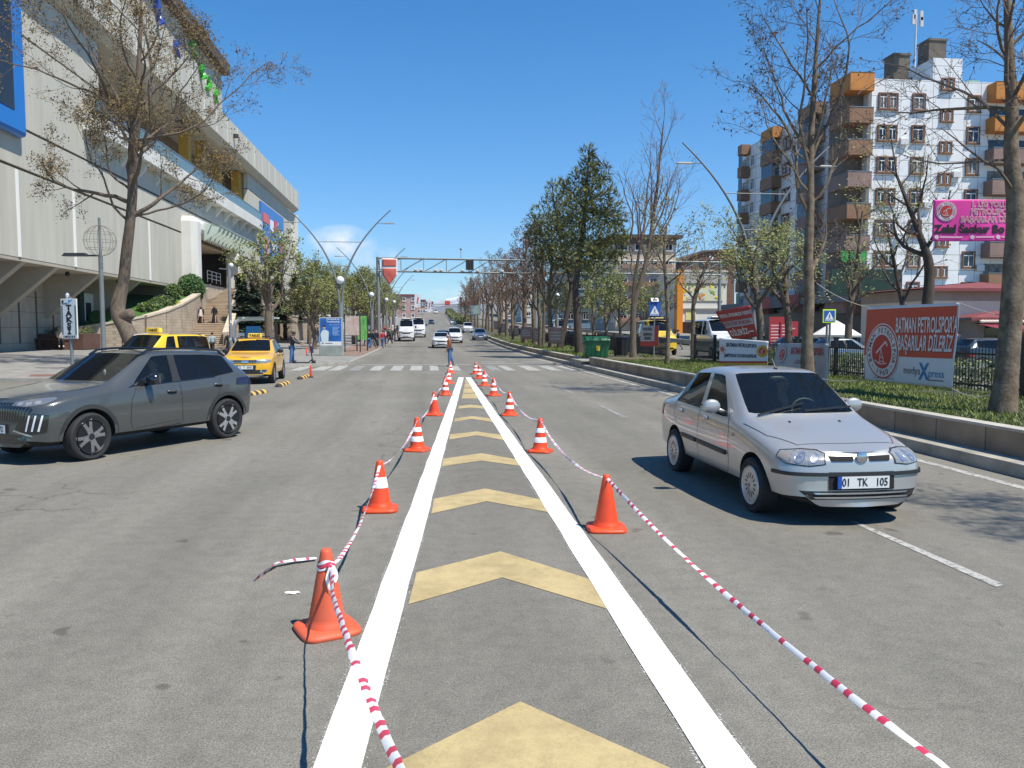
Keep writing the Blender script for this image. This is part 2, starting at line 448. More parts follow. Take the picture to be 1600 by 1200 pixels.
def tiled(name, c1, c2, sx, sy, mortar=(.2, .19, .17), msize=.02, rough=.8, plane='xy', var=.3, offset=.5):
 """bricks, tiles or slabs; the pattern lies in the horizontal or (wall=) vertical plane of the mesh"""
 m = bpy.data.materials.new(name); m.use_nodes = True
 ns, ls = m.node_tree.nodes, m.node_tree.links; b = ns['Principled BSDF']; b.inputs['Roughness'].default_value = rough
 tc = ns.new('ShaderNodeTexCoord'); sp = ns.new('ShaderNodeSeparateXYZ'); cb = ns.new('ShaderNodeCombineXYZ')
 ls.new(tc.outputs['Object'], sp.inputs[0])
 ls.new(sp.outputs[plane[0].upper()], cb.inputs['X']); ls.new(sp.outputs[plane[1].upper()], cb.inputs['Y'])
 br = ns.new('ShaderNodeTexBrick'); br.inputs['Scale'].default_value = 1; br.offset = offset
 br.inputs['Brick Width'].default_value = sx; br.inputs['Row Height'].default_value = sy; br.inputs['Mortar Size'].default_value = msize
 br.inputs['Color1'].default_value = (*c1, 1); br.inputs['Color2'].default_value = (*c2, 1); br.inputs['Mortar'].default_value = (*mortar, 1)
 ls.new(cb.outputs[0], br.inputs['Vector'])
 n = ns.new('ShaderNodeTexNoise'); n.inputs['Scale'].default_value = 1.3; n.inputs['Detail'].default_value = 7; ls.new(tc.outputs['Object'], n.inputs['Vector'])
 r = ns.new('ShaderNodeValToRGB'); r.color_ramp.elements[0].position = .3; r.color_ramp.elements[1].position = .7
 r.color_ramp.elements[0].color = (1 - var, 1 - var, 1 - var, 1); r.color_ramp.elements[1].color = (1.05, 1.05, 1.05, 1); ls.new(n.outputs['Fac'], r.inputs['Fac'])
 x = ns.new('ShaderNodeMix'); x.data_type = 'RGBA'; x.blend_type = 'MULTIPLY'; x.inputs['Factor'].default_value = 1
 ls.new(br.outputs['Color'], x.inputs['A']); ls.new(r.outputs['Color'], x.inputs['B']); ls.new(x.outputs['Result'], b.inputs['Base Color'])
 return m
KL, KR = -4.1, 7.45            # kerbs of the carriageway beyond the crossing
RR0, RR1 = 15.6, 27.5          # the other carriageway, beyond the planted strip
structure('ground', strip(-700, 700, -150, 5850, -.10, 12), soil)
structure('road', strip(lambda y: -70 if y < 41.9 else KL, KR, -40, 470, 0, 2), road_mat)
structure('far_carriageway', strip(RR0, RR1, -20, 470, 0, 6), road_mat)
pav = tiled('grey_paving', (.30, .29, .265), (.26, .25, .23), .6, .4, (.17, .165, .15), .012)
red_pav = tiled('red_paving', (.25, .12, .09), (.2, .1, .08), .4, .2, (.15, .1, .08), .012)
kerb_stone = mat('kerb_stone', (.36, .34, .29), .85, 0, .3, 2.2, .2, 40)
# plaza and pavement on the left: level kerb strip, then a gentle rise towards the building
def plaza_z(x, y):
 return .12 + zsm(y) + max(0, min(1, (-x - 11) / 12)) * max(0, min(1, (y - 31) / 10)) * .42
def plaza():
 mb = MB()
 def edge(y): return -9.3 if y < 36 else (-9.3 + (y - 36) / 8 * 5.05 if y < 44 else KL - .15)
 ys = [30.44] + [32.6 + k * 2 for k in range(0, 69)] + [172 + k * 8 for k in range(0, 30)]
 xs_n = 14
 vs, fs = [], []
 for y in ys:
  e = edge(y)
  for k in range(xs_n):
   x = e + (-42 - e) * k / (xs_n - 1)
   vs.append((x, y, plaza_z(x, y)))
 for i in range(len(ys) - 1):
  for k in range(xs_n - 1):
   a = i * xs_n + k
   fs.append((a, a + xs_n, a + xs_n + 1, a + 1))
 mb.add(vs, fs)
 return mb, edge, ys
mb_, plaza_edge, plaza_ys = plaza()
structure('pavement', mb_, pav)
kb = MB()
pts = [(-46, 30.45)] + [(-46 + k * 4, 30.45) for k in range(1, 10)] + [(-9.3, 30.45)]
def kerb_run(mb, pts, w, z0, z1):
 for (a, b) in zip(pts, pts[1:]):
  d = V((b[0] - a[0], b[1] - a[1], 0)); n = V((d.y, -d.x, 0)).normalized() * w
  za, zb = zsm(a[1]), zsm(b[1])
  p = [V((a[0], a[1], 0)), V((b[0], b[1], 0)), V((b[0], b[1], 0)) + n, V((a[0], a[1], 0)) + n]
  hz = [za, zb, zb, za]
  lo = [q + V((0, 0, h + z0)) for q, h in zip(p, hz)]; hi = [q + V((0, 0, h + z1)) for q, h in zip(p, hz)]
  mb.add(lo + hi, [(3, 2, 1, 0), (4, 5, 6, 7), (0, 1, 5, 4), (1, 2, 6, 5), (2, 3, 7, 6), (3, 0, 4, 7)])
kerb_run(kb, pts, .15, -.1, .135)
kerb_run(kb, [(-9.3, 30.45)] + [(plaza_edge(y), y) for y in plaza_ys[1:]], .15, -.1, .135)
structure('kerb', kb, kerb_stone)
def sheet(pts, dz=.004):
 mb = MB(); return mb.add([(p[0], p[1], zsm(p[1]) + dz) for p in pts], [tuple(range(len(pts)))])
structure('paving_band', MB().add([(x, y, plaza_z(x, y) + .006) for x, y in ((-40, 31.4), (-14, 31.4), (-14, 32.6), (-40, 32.6))], [(0, 1, 2, 3)]), red_pav)
structure('paving_band', MB().add([(x, y, plaza_z(x, y) + .006) for x, y in ((-40, 37.6), (-12.5, 37.6), (-12.5, 38.5), (-40, 38.5))], [(0, 1, 2, 3)]), red_pav)
mb_ = strip(-7.2, -4.4, 54, 150, .13, 2)
structure('paving_band', mb_, tiled('brown_paving', (.3, .19, .14), (.25, .16, .12), .3, .15, (.2, .16, .13), .01))
# ---- lane markings
def ground_poly(name, m, pxs, dz=.004):
 mb = MB(); pts = [gp(x, y) for x, y in pxs]
 mb.add([(p.x, p.y, dz) for p in pts], [tuple(range(len(pts)))])
 o = structure(name, mb, m)
 if o.data.polygons[0].normal.z < 0: o.data.flip_normals()
 return o
def long_line(name, m, a_far, a_near, wf, wn_, n=60, jit=.006, dz=.004, seed=1):
 """a hand-sprayed line with slightly uneven sides"""
 rg = random.Random(seed); a, b = gp(*a_far), gp(*a_near); mb = MB(); vs, fs = [], []
 d = (b - a).normalized(); nrm = V((-d.y, d.x, 0))
 b = a + d * ((b - a).length + 2.6)
 for i in range(n + 1):
  t = i / n; p = a + (b - a) * t; w = wf + (wn_ - wf) * t
  vs += [p + nrm * (w / 2 + rg.uniform(-jit, jit)) + V((0, 0, dz)), p - nrm * (w / 2 + rg.uniform(-jit, jit)) + V((0, 0, dz))]
 for i in range(n): fs.append((2 * i, 2 * i + 1, 2 * i + 3, 2 * i + 2))
 mb.add(vs, fs); o = structure(name, mb, m)
 if o.data.polygons[0].normal.z < 0: o.data.flip_normals()
 return o
long_line('fresh_lane_line', fresh_white, (720.5, 590), (527, 1200), .20, .205, seed=1, dz=.006)
long_line('fresh_lane_line', fresh_white, (731.5, 590), (1140, 1200), .20, .215, seed=2, dz=.006)
long_line('paint_overspray', overspray, (720.5, 590), (527, 1200), .235, .25, seed=3, dz=.002)
long_line('paint_overspray', overspray, (731.5, 590), (1140, 1200), .235, .26, seed=4, dz=.002)
chev = [
 [(813, 1097), (605, 1200), (575, 1215), (548, 1330), (815, 1225), (1130, 1330), (1090, 1220), (1045, 1200)],
 [(782, 862), (651, 895), (638, 945), (785, 903), (952, 953), (920, 905)],
 [(758, 763.6), (678, 780), (674, 803), (760, 783.6), (859, 801), (846, 781)],
 [(752, 708.4), (693, 717), (690.4, 729), (752, 720), (813, 728.4), (807, 718)],
 [(745, 674.4), (703, 679), (701.6, 687), (745, 680.4), (788, 688), (784.4, 680)],
 [(737, 650.4), (711, 654), (709.6, 659.4), (737, 654.6), (770, 659.6), (768, 654)],
 [(734, 632.2), (717, 634.4), (716, 639), (734, 637), (757, 638.8), (754, 634.4)]]
for c in chev: ground_poly('yellow_chevron', yellow_paint, c)
for k in range(4):
 t0, t1 = k / 4, (k + .86) / 4
 y0, y1 = 593 + 31 * t0 ** 1.15, 593 + 31 * t1 ** 1.15
 w0, w1 = .5 + 13 * t0 ** 1.15, .5 + 13 * t1 ** 1.15
 ground_poly('yellow_chevron', yellow_paint, [(728 + 6.5 * t0 - w0, y0), (728 + 6.5 * t1 - w1, y1), (728 + 6.5 * t1 + w1, y1), (728 + 6.5 * t0 + w0, y0)])
ground_poly('lane_dash', old_white, [(1327, 815), (1337, 815), (1570, 914), (1556, 918)])
ground_poly('lane_dash', faint_white, [(931, 632), (937, 632), (981, 652), (973, 653)])
ground_poly('lane_dash', faint_white, [(874, 605.5), (879, 605.5), (899, 615), (893, 615.5)])
ground_poly('lane_dash', faint_white, [(1100, 708), (1108, 707), (1150, 727), (1141, 728)])
o_ = structure('edge_line', strip(KR - .52, KR - .38, -2, 300, .004, 3), old_white)
# crossing: worn white blocks, and a thin stop line behind it
cross = [(452, 470), (484, 506), (512, 530), (543, 560), (576, 594), (609, 627), (640, 659), (672, 686), (708, 721), (768, 784), (792, 806), (827, 846), (862, 880), (893, 912)]
for i, (xa, xb) in enumerate(cross):
 xa, xb = (xa * 1.0, xb * 1.0)
 k = .18
 y0, y1 = 571.6 + (0 if xa > 500 else 1.0), 579.0
 def sh(x, y): return 667 + (x - 667) * (y - 515) / (579 - 515)
 ground_poly('crossing_stripe', old_white if i not in (3, 9) else faint_white, [(sh(xa, y0), y0), (sh(xa, y1), y1), (sh(xb, y1), y1), (sh(xb, y0), y0)])
for (x0, x1, y0, y1) in ((565, 735, 569.0, 570.2), (752, 900, 567.5, 568.7), (752, 790, 565.0, 566.2), (815, 840, 565.0, 566.2)):
 ground_poly('stop_line', faint_white, [(x0, y0), (x0, y1), (x1, y1), (x1, y0)])
# ---- planted strip on the right: low kerb, stone retaining wall, soil and grass
stone_wall = tiled('dark_basalt_blocks', (.37, .28, .2), (.31, .235, .165), 1.1, .6, (.1, .09, .08), .012, .85, 'yz', .45)
gap0, gap1 = 38.2, 41.5
kb = MB()
def run(y0, y1, step=2.):
 n = max(1, int((y1 - y0) / step)); return [y0 + (y1 - y0) * k / n for k in range(n + 1)]
for (a, b) in ((-4, gap0), (gap1, 320)):
 kerb_run(kb, [(KR, y) for y in run(a, b)], .38, -.1, .17)
structure('kerb', kb, kerb_stone)
wb = MB()
for (a, b) in ((-4, gap0), (gap1, 320)):
 kerb_run(wb, [(KR + .385, y) for y in run(a, b)], .22, -.1, .50 if b < 50 else .42)
kerb_run(wb, [(KR + .6, gap0), (12, gap0)], .22, -.1, .5)
rw_ = setp(wb.build('retaining_wall', stone_wall), 'low dark stone retaining wall holding up the grass strip beside the road', 'wall')
for (a, b) in ((-4, gap0), (gap1, 320)):
 cb = MB(); kerb_run(cb, [(KR + .37, y) for y in run(a, b)], .25, .504 if b < 50 else .424, .545 if b < 50 else .465); cb.build('coping', mat('sunlit_top_pale', (.46, .43, .36), .85, 0, .25, 1.5), rw_)  # pale strip: the sunlit look of the wall top is put into its colour
structure('verge', strip(KR + .6, 13.6, -4, gap0 - .1, .40, 3), mat('grass_soil', (.05, .062, .022), .95, 0, .5, 1.6, .4, 25))
structure('verge', strip(KR + .6, 13.6, gap1, 320, .34, 3), mat('bare_bed_soil', (.10, .085, .05), .95, 0, .5, .5, .4, 25, col2=(.05, .062, .022)))
structure('concrete_apron', strip(KR + .05, 13.6, gap0 - .02, gap1 + .02, .33, 1), mat('concrete', (.36, .34, .3), .85, 0, .35, 1.5, .2, 30))
structure('concrete_block', MB().bx(KR + .04, KR + 1.0, gap0 + .25, gap1 - .05, -.1, .36), mat('concrete', (.36, .34, .3)))
structure('side_pavement', strip(13.6, RR0 - .02, -10, 300, .16, 4), pav)
structure('side_pavement', strip(RR1, 41, -10, 300, .16, 4), pav)
kb = MB(); kerb_run(kb, [(RR0 - .02, y) for y in run(300, -10, 8)], .15, -.1, .165); structure('kerb', kb, kerb_stone)
# ---- far hills and snowy mountain
def ridge(name, m, y, x0, x1, h, seed, n=90, depth=700, base=-60, peak=None):
 mb = MB(); rows = 14; vs, fs = [], []
 for j in range(rows + 1):
  t = j / rows
  for i in range(n + 1):
   u = i / n; x = x0 + (x1 - x0) * u
   q = noise.fractal(V((x * .0011 + seed, t * 1.3, seed)), .9, 2.1, 6)
   env = math.sin(math.pi * u) ** .7
   pk = math.exp(-((u - peak) / .22) ** 2) if peak else 1
   z = base + math.sin(t * math.pi / 2) ** .8 * (h * env * (.55 + .45 * pk) + q * h * .28)
   vs.append((x, y + depth * t, z))
 for j in range(rows):
  for i in range(n):
   a = j * (n + 1) + i; fs.append((a, a + 1, a + n + 2, a + n + 1))
 mb.add(vs, fs); return structure(name, mb, m, smooth=60)
def mountain_mat():
 m = bpy.data.materials.new('snowy_rock'); m.use_nodes = True
 ns, ls = m.node_tree.nodes, m.node_tree.links; b = ns['Principled BSDF']; b.inputs['Roughness'].default_value = .95
 tc = ns.new('ShaderNodeTexCoord'); sp = ns.new('ShaderNodeSeparateXYZ'); ls.new(tc.outputs['Object'], sp.inputs[0])
 n = ns.new('ShaderNodeTexNoise'); n.inputs['Scale'].default_value = .006; n.inputs['Detail'].default_value = 8; ls.new(tc.outputs['Object'], n.inputs['Vector'])
 ad = ns.new('ShaderNodeMath'); ad.operation = 'MULTIPLY_ADD'; ad.inputs[1].default_value = 160; ls.new(n.outputs['Fac'], ad.inputs[0]); ls.new(sp.outputs['Z'], ad.inputs[2])
 mr = ns.new('ShaderNodeMapRange'); mr.inputs['From Min'].default_value = 230; mr.inputs['From Max'].default_value = 290; ls.new(ad.outputs[0], mr.inputs['Value'])
 r = ns.new('ShaderNodeValToRGB'); r.color_ramp.elements[0].color = (.17, .155, .13, 1); r.color_ramp.elements[1].color = (.82, .83, .85, 1)
 ls.new(mr.outputs['Result'], r.inputs['Fac']); ls.new(r.outputs['Color'], b.inputs['Base Color']); return m
ridge('mountain', mountain_mat(), 4300, -1100, 2300, 330, 3.3, peak=.42, depth=1200)
ridge('hills', mat('far_hillside', (.15, .14, .10), .95, 0, .25, .01), 2300, -1500, 2600, 118, 8.1, depth=600)
# ================================================================== BUILDINGS come later in this file order: street things first
# ---- traffic cones
cone_orange = mat('cone_orange', (.80, .075, .018), .45, 0, .12, 5)
cone_worn = mat('cone_worn_orange', (.74, .095, .03), .6, 0, .25, 9, col2=(.55, .12, .06))
cone_white = mat('cone_white_band', (.80, .80, .80), .4)
tape_white = mat('tape_white', (.80, .79, .80), .35)
tape_red = mat('tape_red', (.62, .05, .10), .35)
CH, RB, RTp = .52, .118, .032
def cone_r(z): return RB + (RTp - RB) * (z - .05) / (CH - .05)
def make_cone(label, bands, worn=False, tied=False):
 t = thing('traffic_cone', label, 'traffic cone', group='orange traffic cones along the fresh lines')
 m = cone_worn if worn else cone_orange
 b = MB()
 n = 28
 def sq(k, q): a = 2 * math.pi * k / n; c, s_ = math.cos(a), math.sin(a); return (math.copysign(abs(c) ** .42, c) * q, math.copysign(abs(s_) ** .42, s_) * q)
 rows = [(.180, 0), (.186, .012), (.184, .026), (.172, .036), (.150, .042), (.132, .046)]
 b.add([(*sq(k, q), z) for q, z in rows for k in range(n)], [tuple(range(n - 1, -1, -1)), tuple(range(5 * n, 6 * n))] + [(l * n + k, l * n + (k + 1) % n, (l + 1) * n + (k + 1) % n, (l + 1) * n + k) for l in range(5) for k in range(n)])
 b.build('base_plate', m, t, smooth=50)
 c = MB()
 prof = [(RB + .012, .038), (RB + .01, .055), (cone_r(.07), .07)]
 zs = [.10, .16, .22, .28, .34, .40, .45, CH - .02]
 prof += [(cone_r(z), z) for z in zs] + [(RTp * .96, CH - .005), (RTp * .7, CH)]
 c.lathe(prof, 28)
 c.build('cone_body', m, t, smooth=50)
 for z0, z1 in bands:
  s = MB(); s.lathe([(cone_r(z0) + .0004, z0), (cone_r(z0) + .003, z0 + .002), (cone_r(z1) + .003, z1 - .002), (cone_r(z1) + .0004, z1)], 28, caps=False)
  s.build('white_band', cone_white, t, smooth=50)
 if tied:
  s = MB()
  for zc, mi in ((.41, 0), (.425, 1), (.44, 0)):
   n = 24; vs = []
   for k in range(n):
    a = 2 * math.pi * k / n; w = .016 + .006 * math.sin(3 * a + zc * 90)
    z = zc + .012 * math.sin(2 * a + zc * 40); r = cone_r(z) + .005 + .002 * math.sin(5 * a)
    vs += [V((r * math.cos(a), r * math.sin(a), z - w / 2)), V(((r - .002) * math.cos(a), (r - .002) * math.sin(a), z + w / 2))]
   s.add(vs, [(2 * k, 2 * ((k + 1) % n), 2 * ((k + 1) % n) + 1, 2 * k + 1) for k in range(n)], mi)
  # knot and two hanging ends
  for (x, dz, L, sgn) in ((.0, .0, .14, -1), (.018, .01, .10, 1)):
   y = -cone_r(.40) - .012; vs = []
   for k in range(7):
    u = k / 6; w = .022 * (1 - .5 * abs(u - .5)); xx = x + sgn * .02 * math.sin(u * 3) + .0
    vs += [V((xx - w / 2, y - .012 * u - .012, .425 - L * u + dz)), V((xx + w / 2, y - .012 * u - .012 + .01 * math.sin(u * 5), .425 - L * u + dz - .006))]
   s.add(vs, [(2 * k, 2 * k + 1, 2 * k + 3, 2 * k + 2) for k in range(6)], 0)
  s.ball((.01, -cone_r(.42) - .014, .425), (.03, .014, .02), 8, 5, 1)
  s.build('tied_tape', [tape_white, tape_red], t, smooth=40)
 return t
two_bands = [(.15, .23), (.30, .37)]
CONES_L = [(511, 985), (594, 797), (652, 704), (678.5, 649), (696, 617.5), (701, 599.5), (704, 583.5)]
CONES_R = [(947, 827), (844, 706), (796, 649), (771.5, 618.5), (757, 603), (749, 591.5), (743, 584.5)]
lab = {('L', 0): 'worn plain orange cone nearest the camera with tape knotted round its neck',
  ('L', 1): 'orange cone with one broad white band, second from the camera in the left row',
  ('L', 2): 'orange cone with two white bands, third from the camera in the left row',
  ('L', 3): 'orange cone with one white band near its top, fourth in the left row',
  ('L', 4): 'small looking orange cone with two white bands, fifth in the left row',
  ('L', 5): 'orange cone with two white bands, last but one in the left row',
  ('L', 6): 'farthest orange cone of the left row, just in front of the walking man',
  ('R', 0): 'clean plain orange cone without bands on the right of the lines',
  ('R', 1): 'orange cone with two white bands, second from the camera in the right row',
  ('R', 2): 'orange cone with two white bands, third from the camera in the right row',
  ('R', 3): 'orange cone with two white bands, fourth in the right row beside the smallest chevrons',
  ('R', 4): 'two-banded orange cone by the tip of the lines, fifth in the right row',
  ('R', 5): 'orange cone with two white bands, last but one in the right row',
  ('R', 6): 'farthest orange cone of the right row, close to the crossing'}
proto2 = None
cone_pos = {}
for side, lst in (('L', CONES_L), ('R', CONES_R)):
 for i, (px, py) in enumerate(lst):
  p = gp(px, py); l = lab[side, i]
  rz = random.Random(i * 7 + ord(side)).uniform(-.5, .5)
  if (side, i) == ('L', 0): t = make_cone(l, [], True, True); rz = .42
  elif (side, i) == ('R', 0): t = make_cone(l, []); rz = -.1
  elif (side, i) == ('L', 1): t = make_cone(l, [(.24, .35)])
  elif (side, i) == ('L', 3): t = make_cone(l, [(.34, .40)])
  elif proto2 is None: t = proto2 = make_cone(l, two_bands)
  else: t = dup(proto2, p, rz, l)
  t.location = p; t.rotation_euler[2] = rz; t.rotation_euler[0] = random.Random(i).uniform(-.02, .02)
  cone_pos[side, i] = V((p.x, p.y, 0))
# ---- barrier tape strung from cone to cone: twisted red and white ribbon
def tape_run(name, label, pts, sag, width, seed, ends=None, twist=2.2, pitch=.062):
 rg = random.Random(seed); mb = MB()
 path = []
 for (a, b), sg in zip(zip(pts, pts[1:]), sag):
  L = (b - a).length; n = max(6, int(L / .05))
  for k in range(n):
   u = k / n; path.append(a.lerp(b, u) - V((0, 0, sg * 4 * u * (1 - u))) + V((rg.gauss(0, .0015), rg.gauss(0, .0015), 0)))
 path.append(pts[-1])
 ph = rg.uniform(0, 6); s = 0; vs, fs, ms = [], [], []
 for i, p in enumerate(path):
  d = (path[min(i + 1, len(path) - 1)] - path[max(i - 1, 0)]).normalized()
  if i: s += (p - path[i - 1]).length
  sx = d.cross(V((0, 0, 1))).normalized(); sz = sx.cross(d)
  a = math.sin(s * twist + ph) * .5 + math.sin(s * 5.1 + ph * 2) * .15 + .5
  w = width * (.92 + .08 * math.sin(s * 3.3 + ph))
  e = (sx * math.cos(a) + sz * math.sin(a)) * w / 2
  c = (sx * -math.sin(a) + sz * math.cos(a)) * w * .18
  vs += [p - e, p + c, p + e]
  if i:
   k = 3 * (i - 1); red = (s % (2 * pitch)) > pitch * 1.3
   fs += [(k, k + 1, k + 4, k + 3), (k + 1, k + 2, k + 5, k + 4)]; ms += [int(red)] * 2
 mb.add(vs, fs); mb.m = ms
 o = mb.build(name, [tape_white, tape_red], smooth=60)
 return setp(o, label, 'barrier tape')
def neck(side, i, z=.47): return cone_pos[side, i] + V((0, 0, z))
# the near ends run past the camera, to the left and to the right
tape_run('barrier_tape', 'red and white striped tape strung along the left row of cones',
   [V((.13, .9, .98)), V((-.53, 4.42, .41))] + [neck('L', i, .47 if i else .42) + V((.045 * (i == 0), -.04, 0)) for i in range(0, 7)],
   [.07] + [0.0] + [.13, .12, .12, .08, .05, .03], .036, 5)
tape_run('barrier_tape', 'red and white striped tape strung along the right row of cones',
   [V((1.88, 1.0, .42))] + [neck('R', i, .49) + V((.0, -.02, 0)) for i in range(7)],
   [.16, .17, .15, .13, .06, .04, .02], .034, 9)
pa, pb, pc_, pd = gp(398, 909), gp(432, 886), gp(462, 880), gp(494, 876)
tape_run('torn_tape', 'torn piece of red and white tape lying on the asphalt left of the nearest cone',
   [pa + V((0, 0, .012)), pb + V((0, 0, .03)), pc_ + V((0, 0, .03)), pd + V((0, 0, .02))], [.0, .0, .0], .055, 3, twist=7, pitch=.055)
p = gp(457, 927)
b = MB(); rg = random.Random(2); n = 11
ring = [V((.052 * math.cos(2 * math.pi * k / n) * rg.uniform(.75, 1.15), .03 * math.sin(2 * math.pi * k / n) * rg.uniform(.7, 1.15), rg.uniform(.002, .014))) for k in range(n)]
b.add(ring + [V((0, 0, .012))], [(k, (k + 1) % n, n) for k in range(n)])
o = b.build('paper_scrap', white_paint); o.location = p
setp(o, 'white scrap of paper lying on the asphalt beside the torn tape', 'litter')
# ---- flexible orange posts and lane separators
def make_bollard(label, p, h, lean=0):
 t = thing('flexible_post', label, 'bollard', p, group='orange flexible posts by the taxi stand')
 b = MB(); b.lathe([(.10, 0), (.10, .025), (.06, .05), (.045, .07)], 14); b.build('foot', black_plastic, t, smooth=40)
 b = MB(); b.lathe([(.042, .06), (.042, h - .02), (.03, h)], 14); b.build('post', mat('flexible_post_orange', (.75, .05, .02), .5), t, smooth=40)
 for z in (h * .62, h * .82):
  b = MB(); b.lathe([(.0435, z), (.0435, z + .05)], 14, caps=False); b.build('reflective_band', mat('reflector_red', (.8, .16, .1), .3), t)
 t.rotation_euler = (0, lean, 0)
make_bollard('orange flexible post standing at the end of the striped lane separators', gp(486, 590), .48)
make_bollard('leaning orange flexible post on the pavement beside the blue advertising panel', gp(480, 556, .1), .62, -.12)
make_bollard('far orange flexible post leaning behind the scooter on the pavement', gp(483, 552, .1), .6, .15)
sep_black = mat('separator_rubber', (.035, .034, .033), .8); sep_yellow = mat('separator_yellow', (.62, .38, .09), .7)
def make_separator(label, px0, px1):
 a, b_ = gp(*px0), gp(*px1); d = b_ - a
 t = thing('lane_separator', label, 'lane separator', a, math.atan2(d.y, d.x), 'striped rubber lane separators')
 L, r, n = d.length, .11, 8; segs = 7
 for k in range(segs):
  mb = MB(); x0, x1 = L * k / segs, L * (k + 1) / segs
  sc0 = .55 if k == 0 else 1; sc1 = .55 if k == segs - 1 else 1
  vs = []
  for x, s in ((x0, sc0), (x1, sc1)):
   for j in range(n + 1):
    an = math.pi * j / n; vs.append((x, r * 1.15 * math.cos(an) * s, r * math.sin(an) * s))
  fs = [(j, j + 1, n + 2 + j, n + 1 + j) for j in range(n)]
  if k == 0: fs.append(tuple(range(n + 1)))
  if k == segs - 1: fs.append(tuple(range(2 * n + 1, n, -1)))
  mb.add(vs, fs); mb.build('rubber_block' if k % 2 == 0 else 'yellow_stripe', sep_black if k % 2 == 0 else sep_yellow, t, smooth=50, fix=True)
make_separator('nearest of the three black and yellow rubber separators on the road', (385, 619), (415, 613))
make_separator('middle one of the three black and yellow rubber separators on the road', (433, 605), (450, 599))
make_separator('farthest of the three black and yellow rubber separators, next to an orange post', (467, 593), (481, 588))
# ---- street lamps
lamp_grey = mat('lamp_post_grey', (.17, .185, .19), .55, 0, .12, 3)
lamp_glass = mat('lamp_glass', (.7, .72, .72), .2)
def make_arm_lamp(label, group):
 """tall post from which two bows spread like a V, each with a small lamp head"""
 t = thing('street_lamp', label, 'street lamp', group=group)
 b = MB(); b.lathe([(.24, 0), (.24, .05), (.17, .08), (.165, 3.3), (.15, 3.35), (.15, 3.6)], 14); b.build('post', lamp_grey, t, smooth=40)
 for s in (-1, 1):
  pts, rr = [], []
  for k in range(15):
   u = k / 14; pts.append((s * (.09 + 3.3 * u ** 2.1), 0, 3.2 + 6.55 * u ** .93)); rr.append(.085 - .05 * u)
  b = MB(); b.tube(pts, rr, 8); b.build('bow_arm', lamp_grey, t, smooth=50)
  q = V(pts[12]); b = MB(); b.bar(q, q + V((s * .45, 0, -.03)), .03, .03); b.box(q + V((s * .8, 0, .0)), (.8, .22, .06), taper=.7)
  h = b.build('lamp_head', lamp_grey, t)
  b = MB(); b.box(q + V((s * .82, 0, -.037)), (.62, .17, .012)); b.build('lens', lamp_glass, h)
 for z in (6.0, 7.6):
  u = ((z - 3.2) / 6.55) ** (1 / .93); x = .09 + 3.3 * u ** 2.1
  b = MB(); b.tube([(-x, 0, z), (x, 0, z)], .022, 6); b.build('crossbar', lamp_grey, t)
 b = MB(); b.ball((0, 0, 5.05), .27, 14, 8); b.build('globe', mat('opal_globe', (.75, .78, .8), .2), t, smooth=60)
 return t
def place_lamp(x, y, label, group, rz=0, proto=[]):
 z = zsm(y) + (.12 if x < 0 else .3)
 if not proto: t = make_arm_lamp(label, group); t.location = (x, y, z); t.rotation_euler[2] = rz; proto.append(t); return t
 return dup(proto[0], (x, y, z), rz, label, group)
LG = 'twin armed street lamps along both pavements'
place_lamp(-5.75, 55, 'tall twin bow lamp post right beside the blue advertising panel', LG)
place_lamp(-5.5, 82, 'twin bow lamp post just behind the left leg of the gantry', LG)
place_lamp(-5.5, 112, 'twin bow lamp post above the tree tops, third along the left pavement', LG)
place_lamp(-5.6, 142, 'small far twin bow lamp post near the reddish far building', LG)
place_lamp(14.6, on(1175, 14.6), 'twin bow lamp post with white globe in front of the white apartment block', LG)
place_lamp(14.4, 88, 'twin bow lamp post behind the bare trees on the right', LG)
# old lamp with a lantern arm and a wire globe ornament near the big plane tree
p = at(162, 545, 33); base = V((p.x, p.y, plaza_z(p.x, p.y)))
t = thing('old_street_lamp', 'grey lamp post with one black lantern arm and a round wire ornament', 'street lamp', base)
hh = at(162, 342, 33).z - base.z; hm = at(162, 401, 33).z - base.z
b = MB(); b.lathe([(.16, 0), (.16, .04), (.1, .06), (.085, hm)], 14); b.lathe([(.055, hm), (.05, hh)], 10); b.build('post', lamp_grey, t, smooth=40)
ax = RT.normalized()
b = MB(); b.bar(V((0, 0, hm + .02)), ax * -.6 + V((0, 0, hm + .02)), .07, .07); b.build('bracket', dark_metal, t)
b = MB(); c0 = ax * -1.02 + V((0, 0, hm + .06)); b.box(c0, (1.05, .26, .13), math.atan2(ax.y, ax.x), taper=.8); h_ = b.build('lamp_head', dark_metal, t, bevel=.02)
b = MB(); b.box(c0 - V((0, 0, .072)), (.8, .2, .012), math.atan2(ax.y, ax.x)); b.build('lens', lamp_glass, h_)
b = MB(); r_ = .62; zc = hm + .62
for k in range(6):
 a = math.pi * k / 6
 b.tube([(r_ * math.cos(q) * math.cos(a), r_ * math.cos(q) * math.sin(a), zc + r_ * math.sin(q)) for q in [2 * math.pi * j / 28 for j in range(29)]], .008, 4, caps=False)
for zq in (-.55, 0, .55):
 rq = r_ * math.cos(zq); b.tube([(rq * math.cos(q), rq * math.sin(q), zc + r_ * math.sin(zq)) for q in [2 * math.pi * j / 28 for j in range(29)]], .008, 4, caps=False)
b.build('wire_globe', mat('rusty_wire', (.24, .21, .18), .7, .3), t)
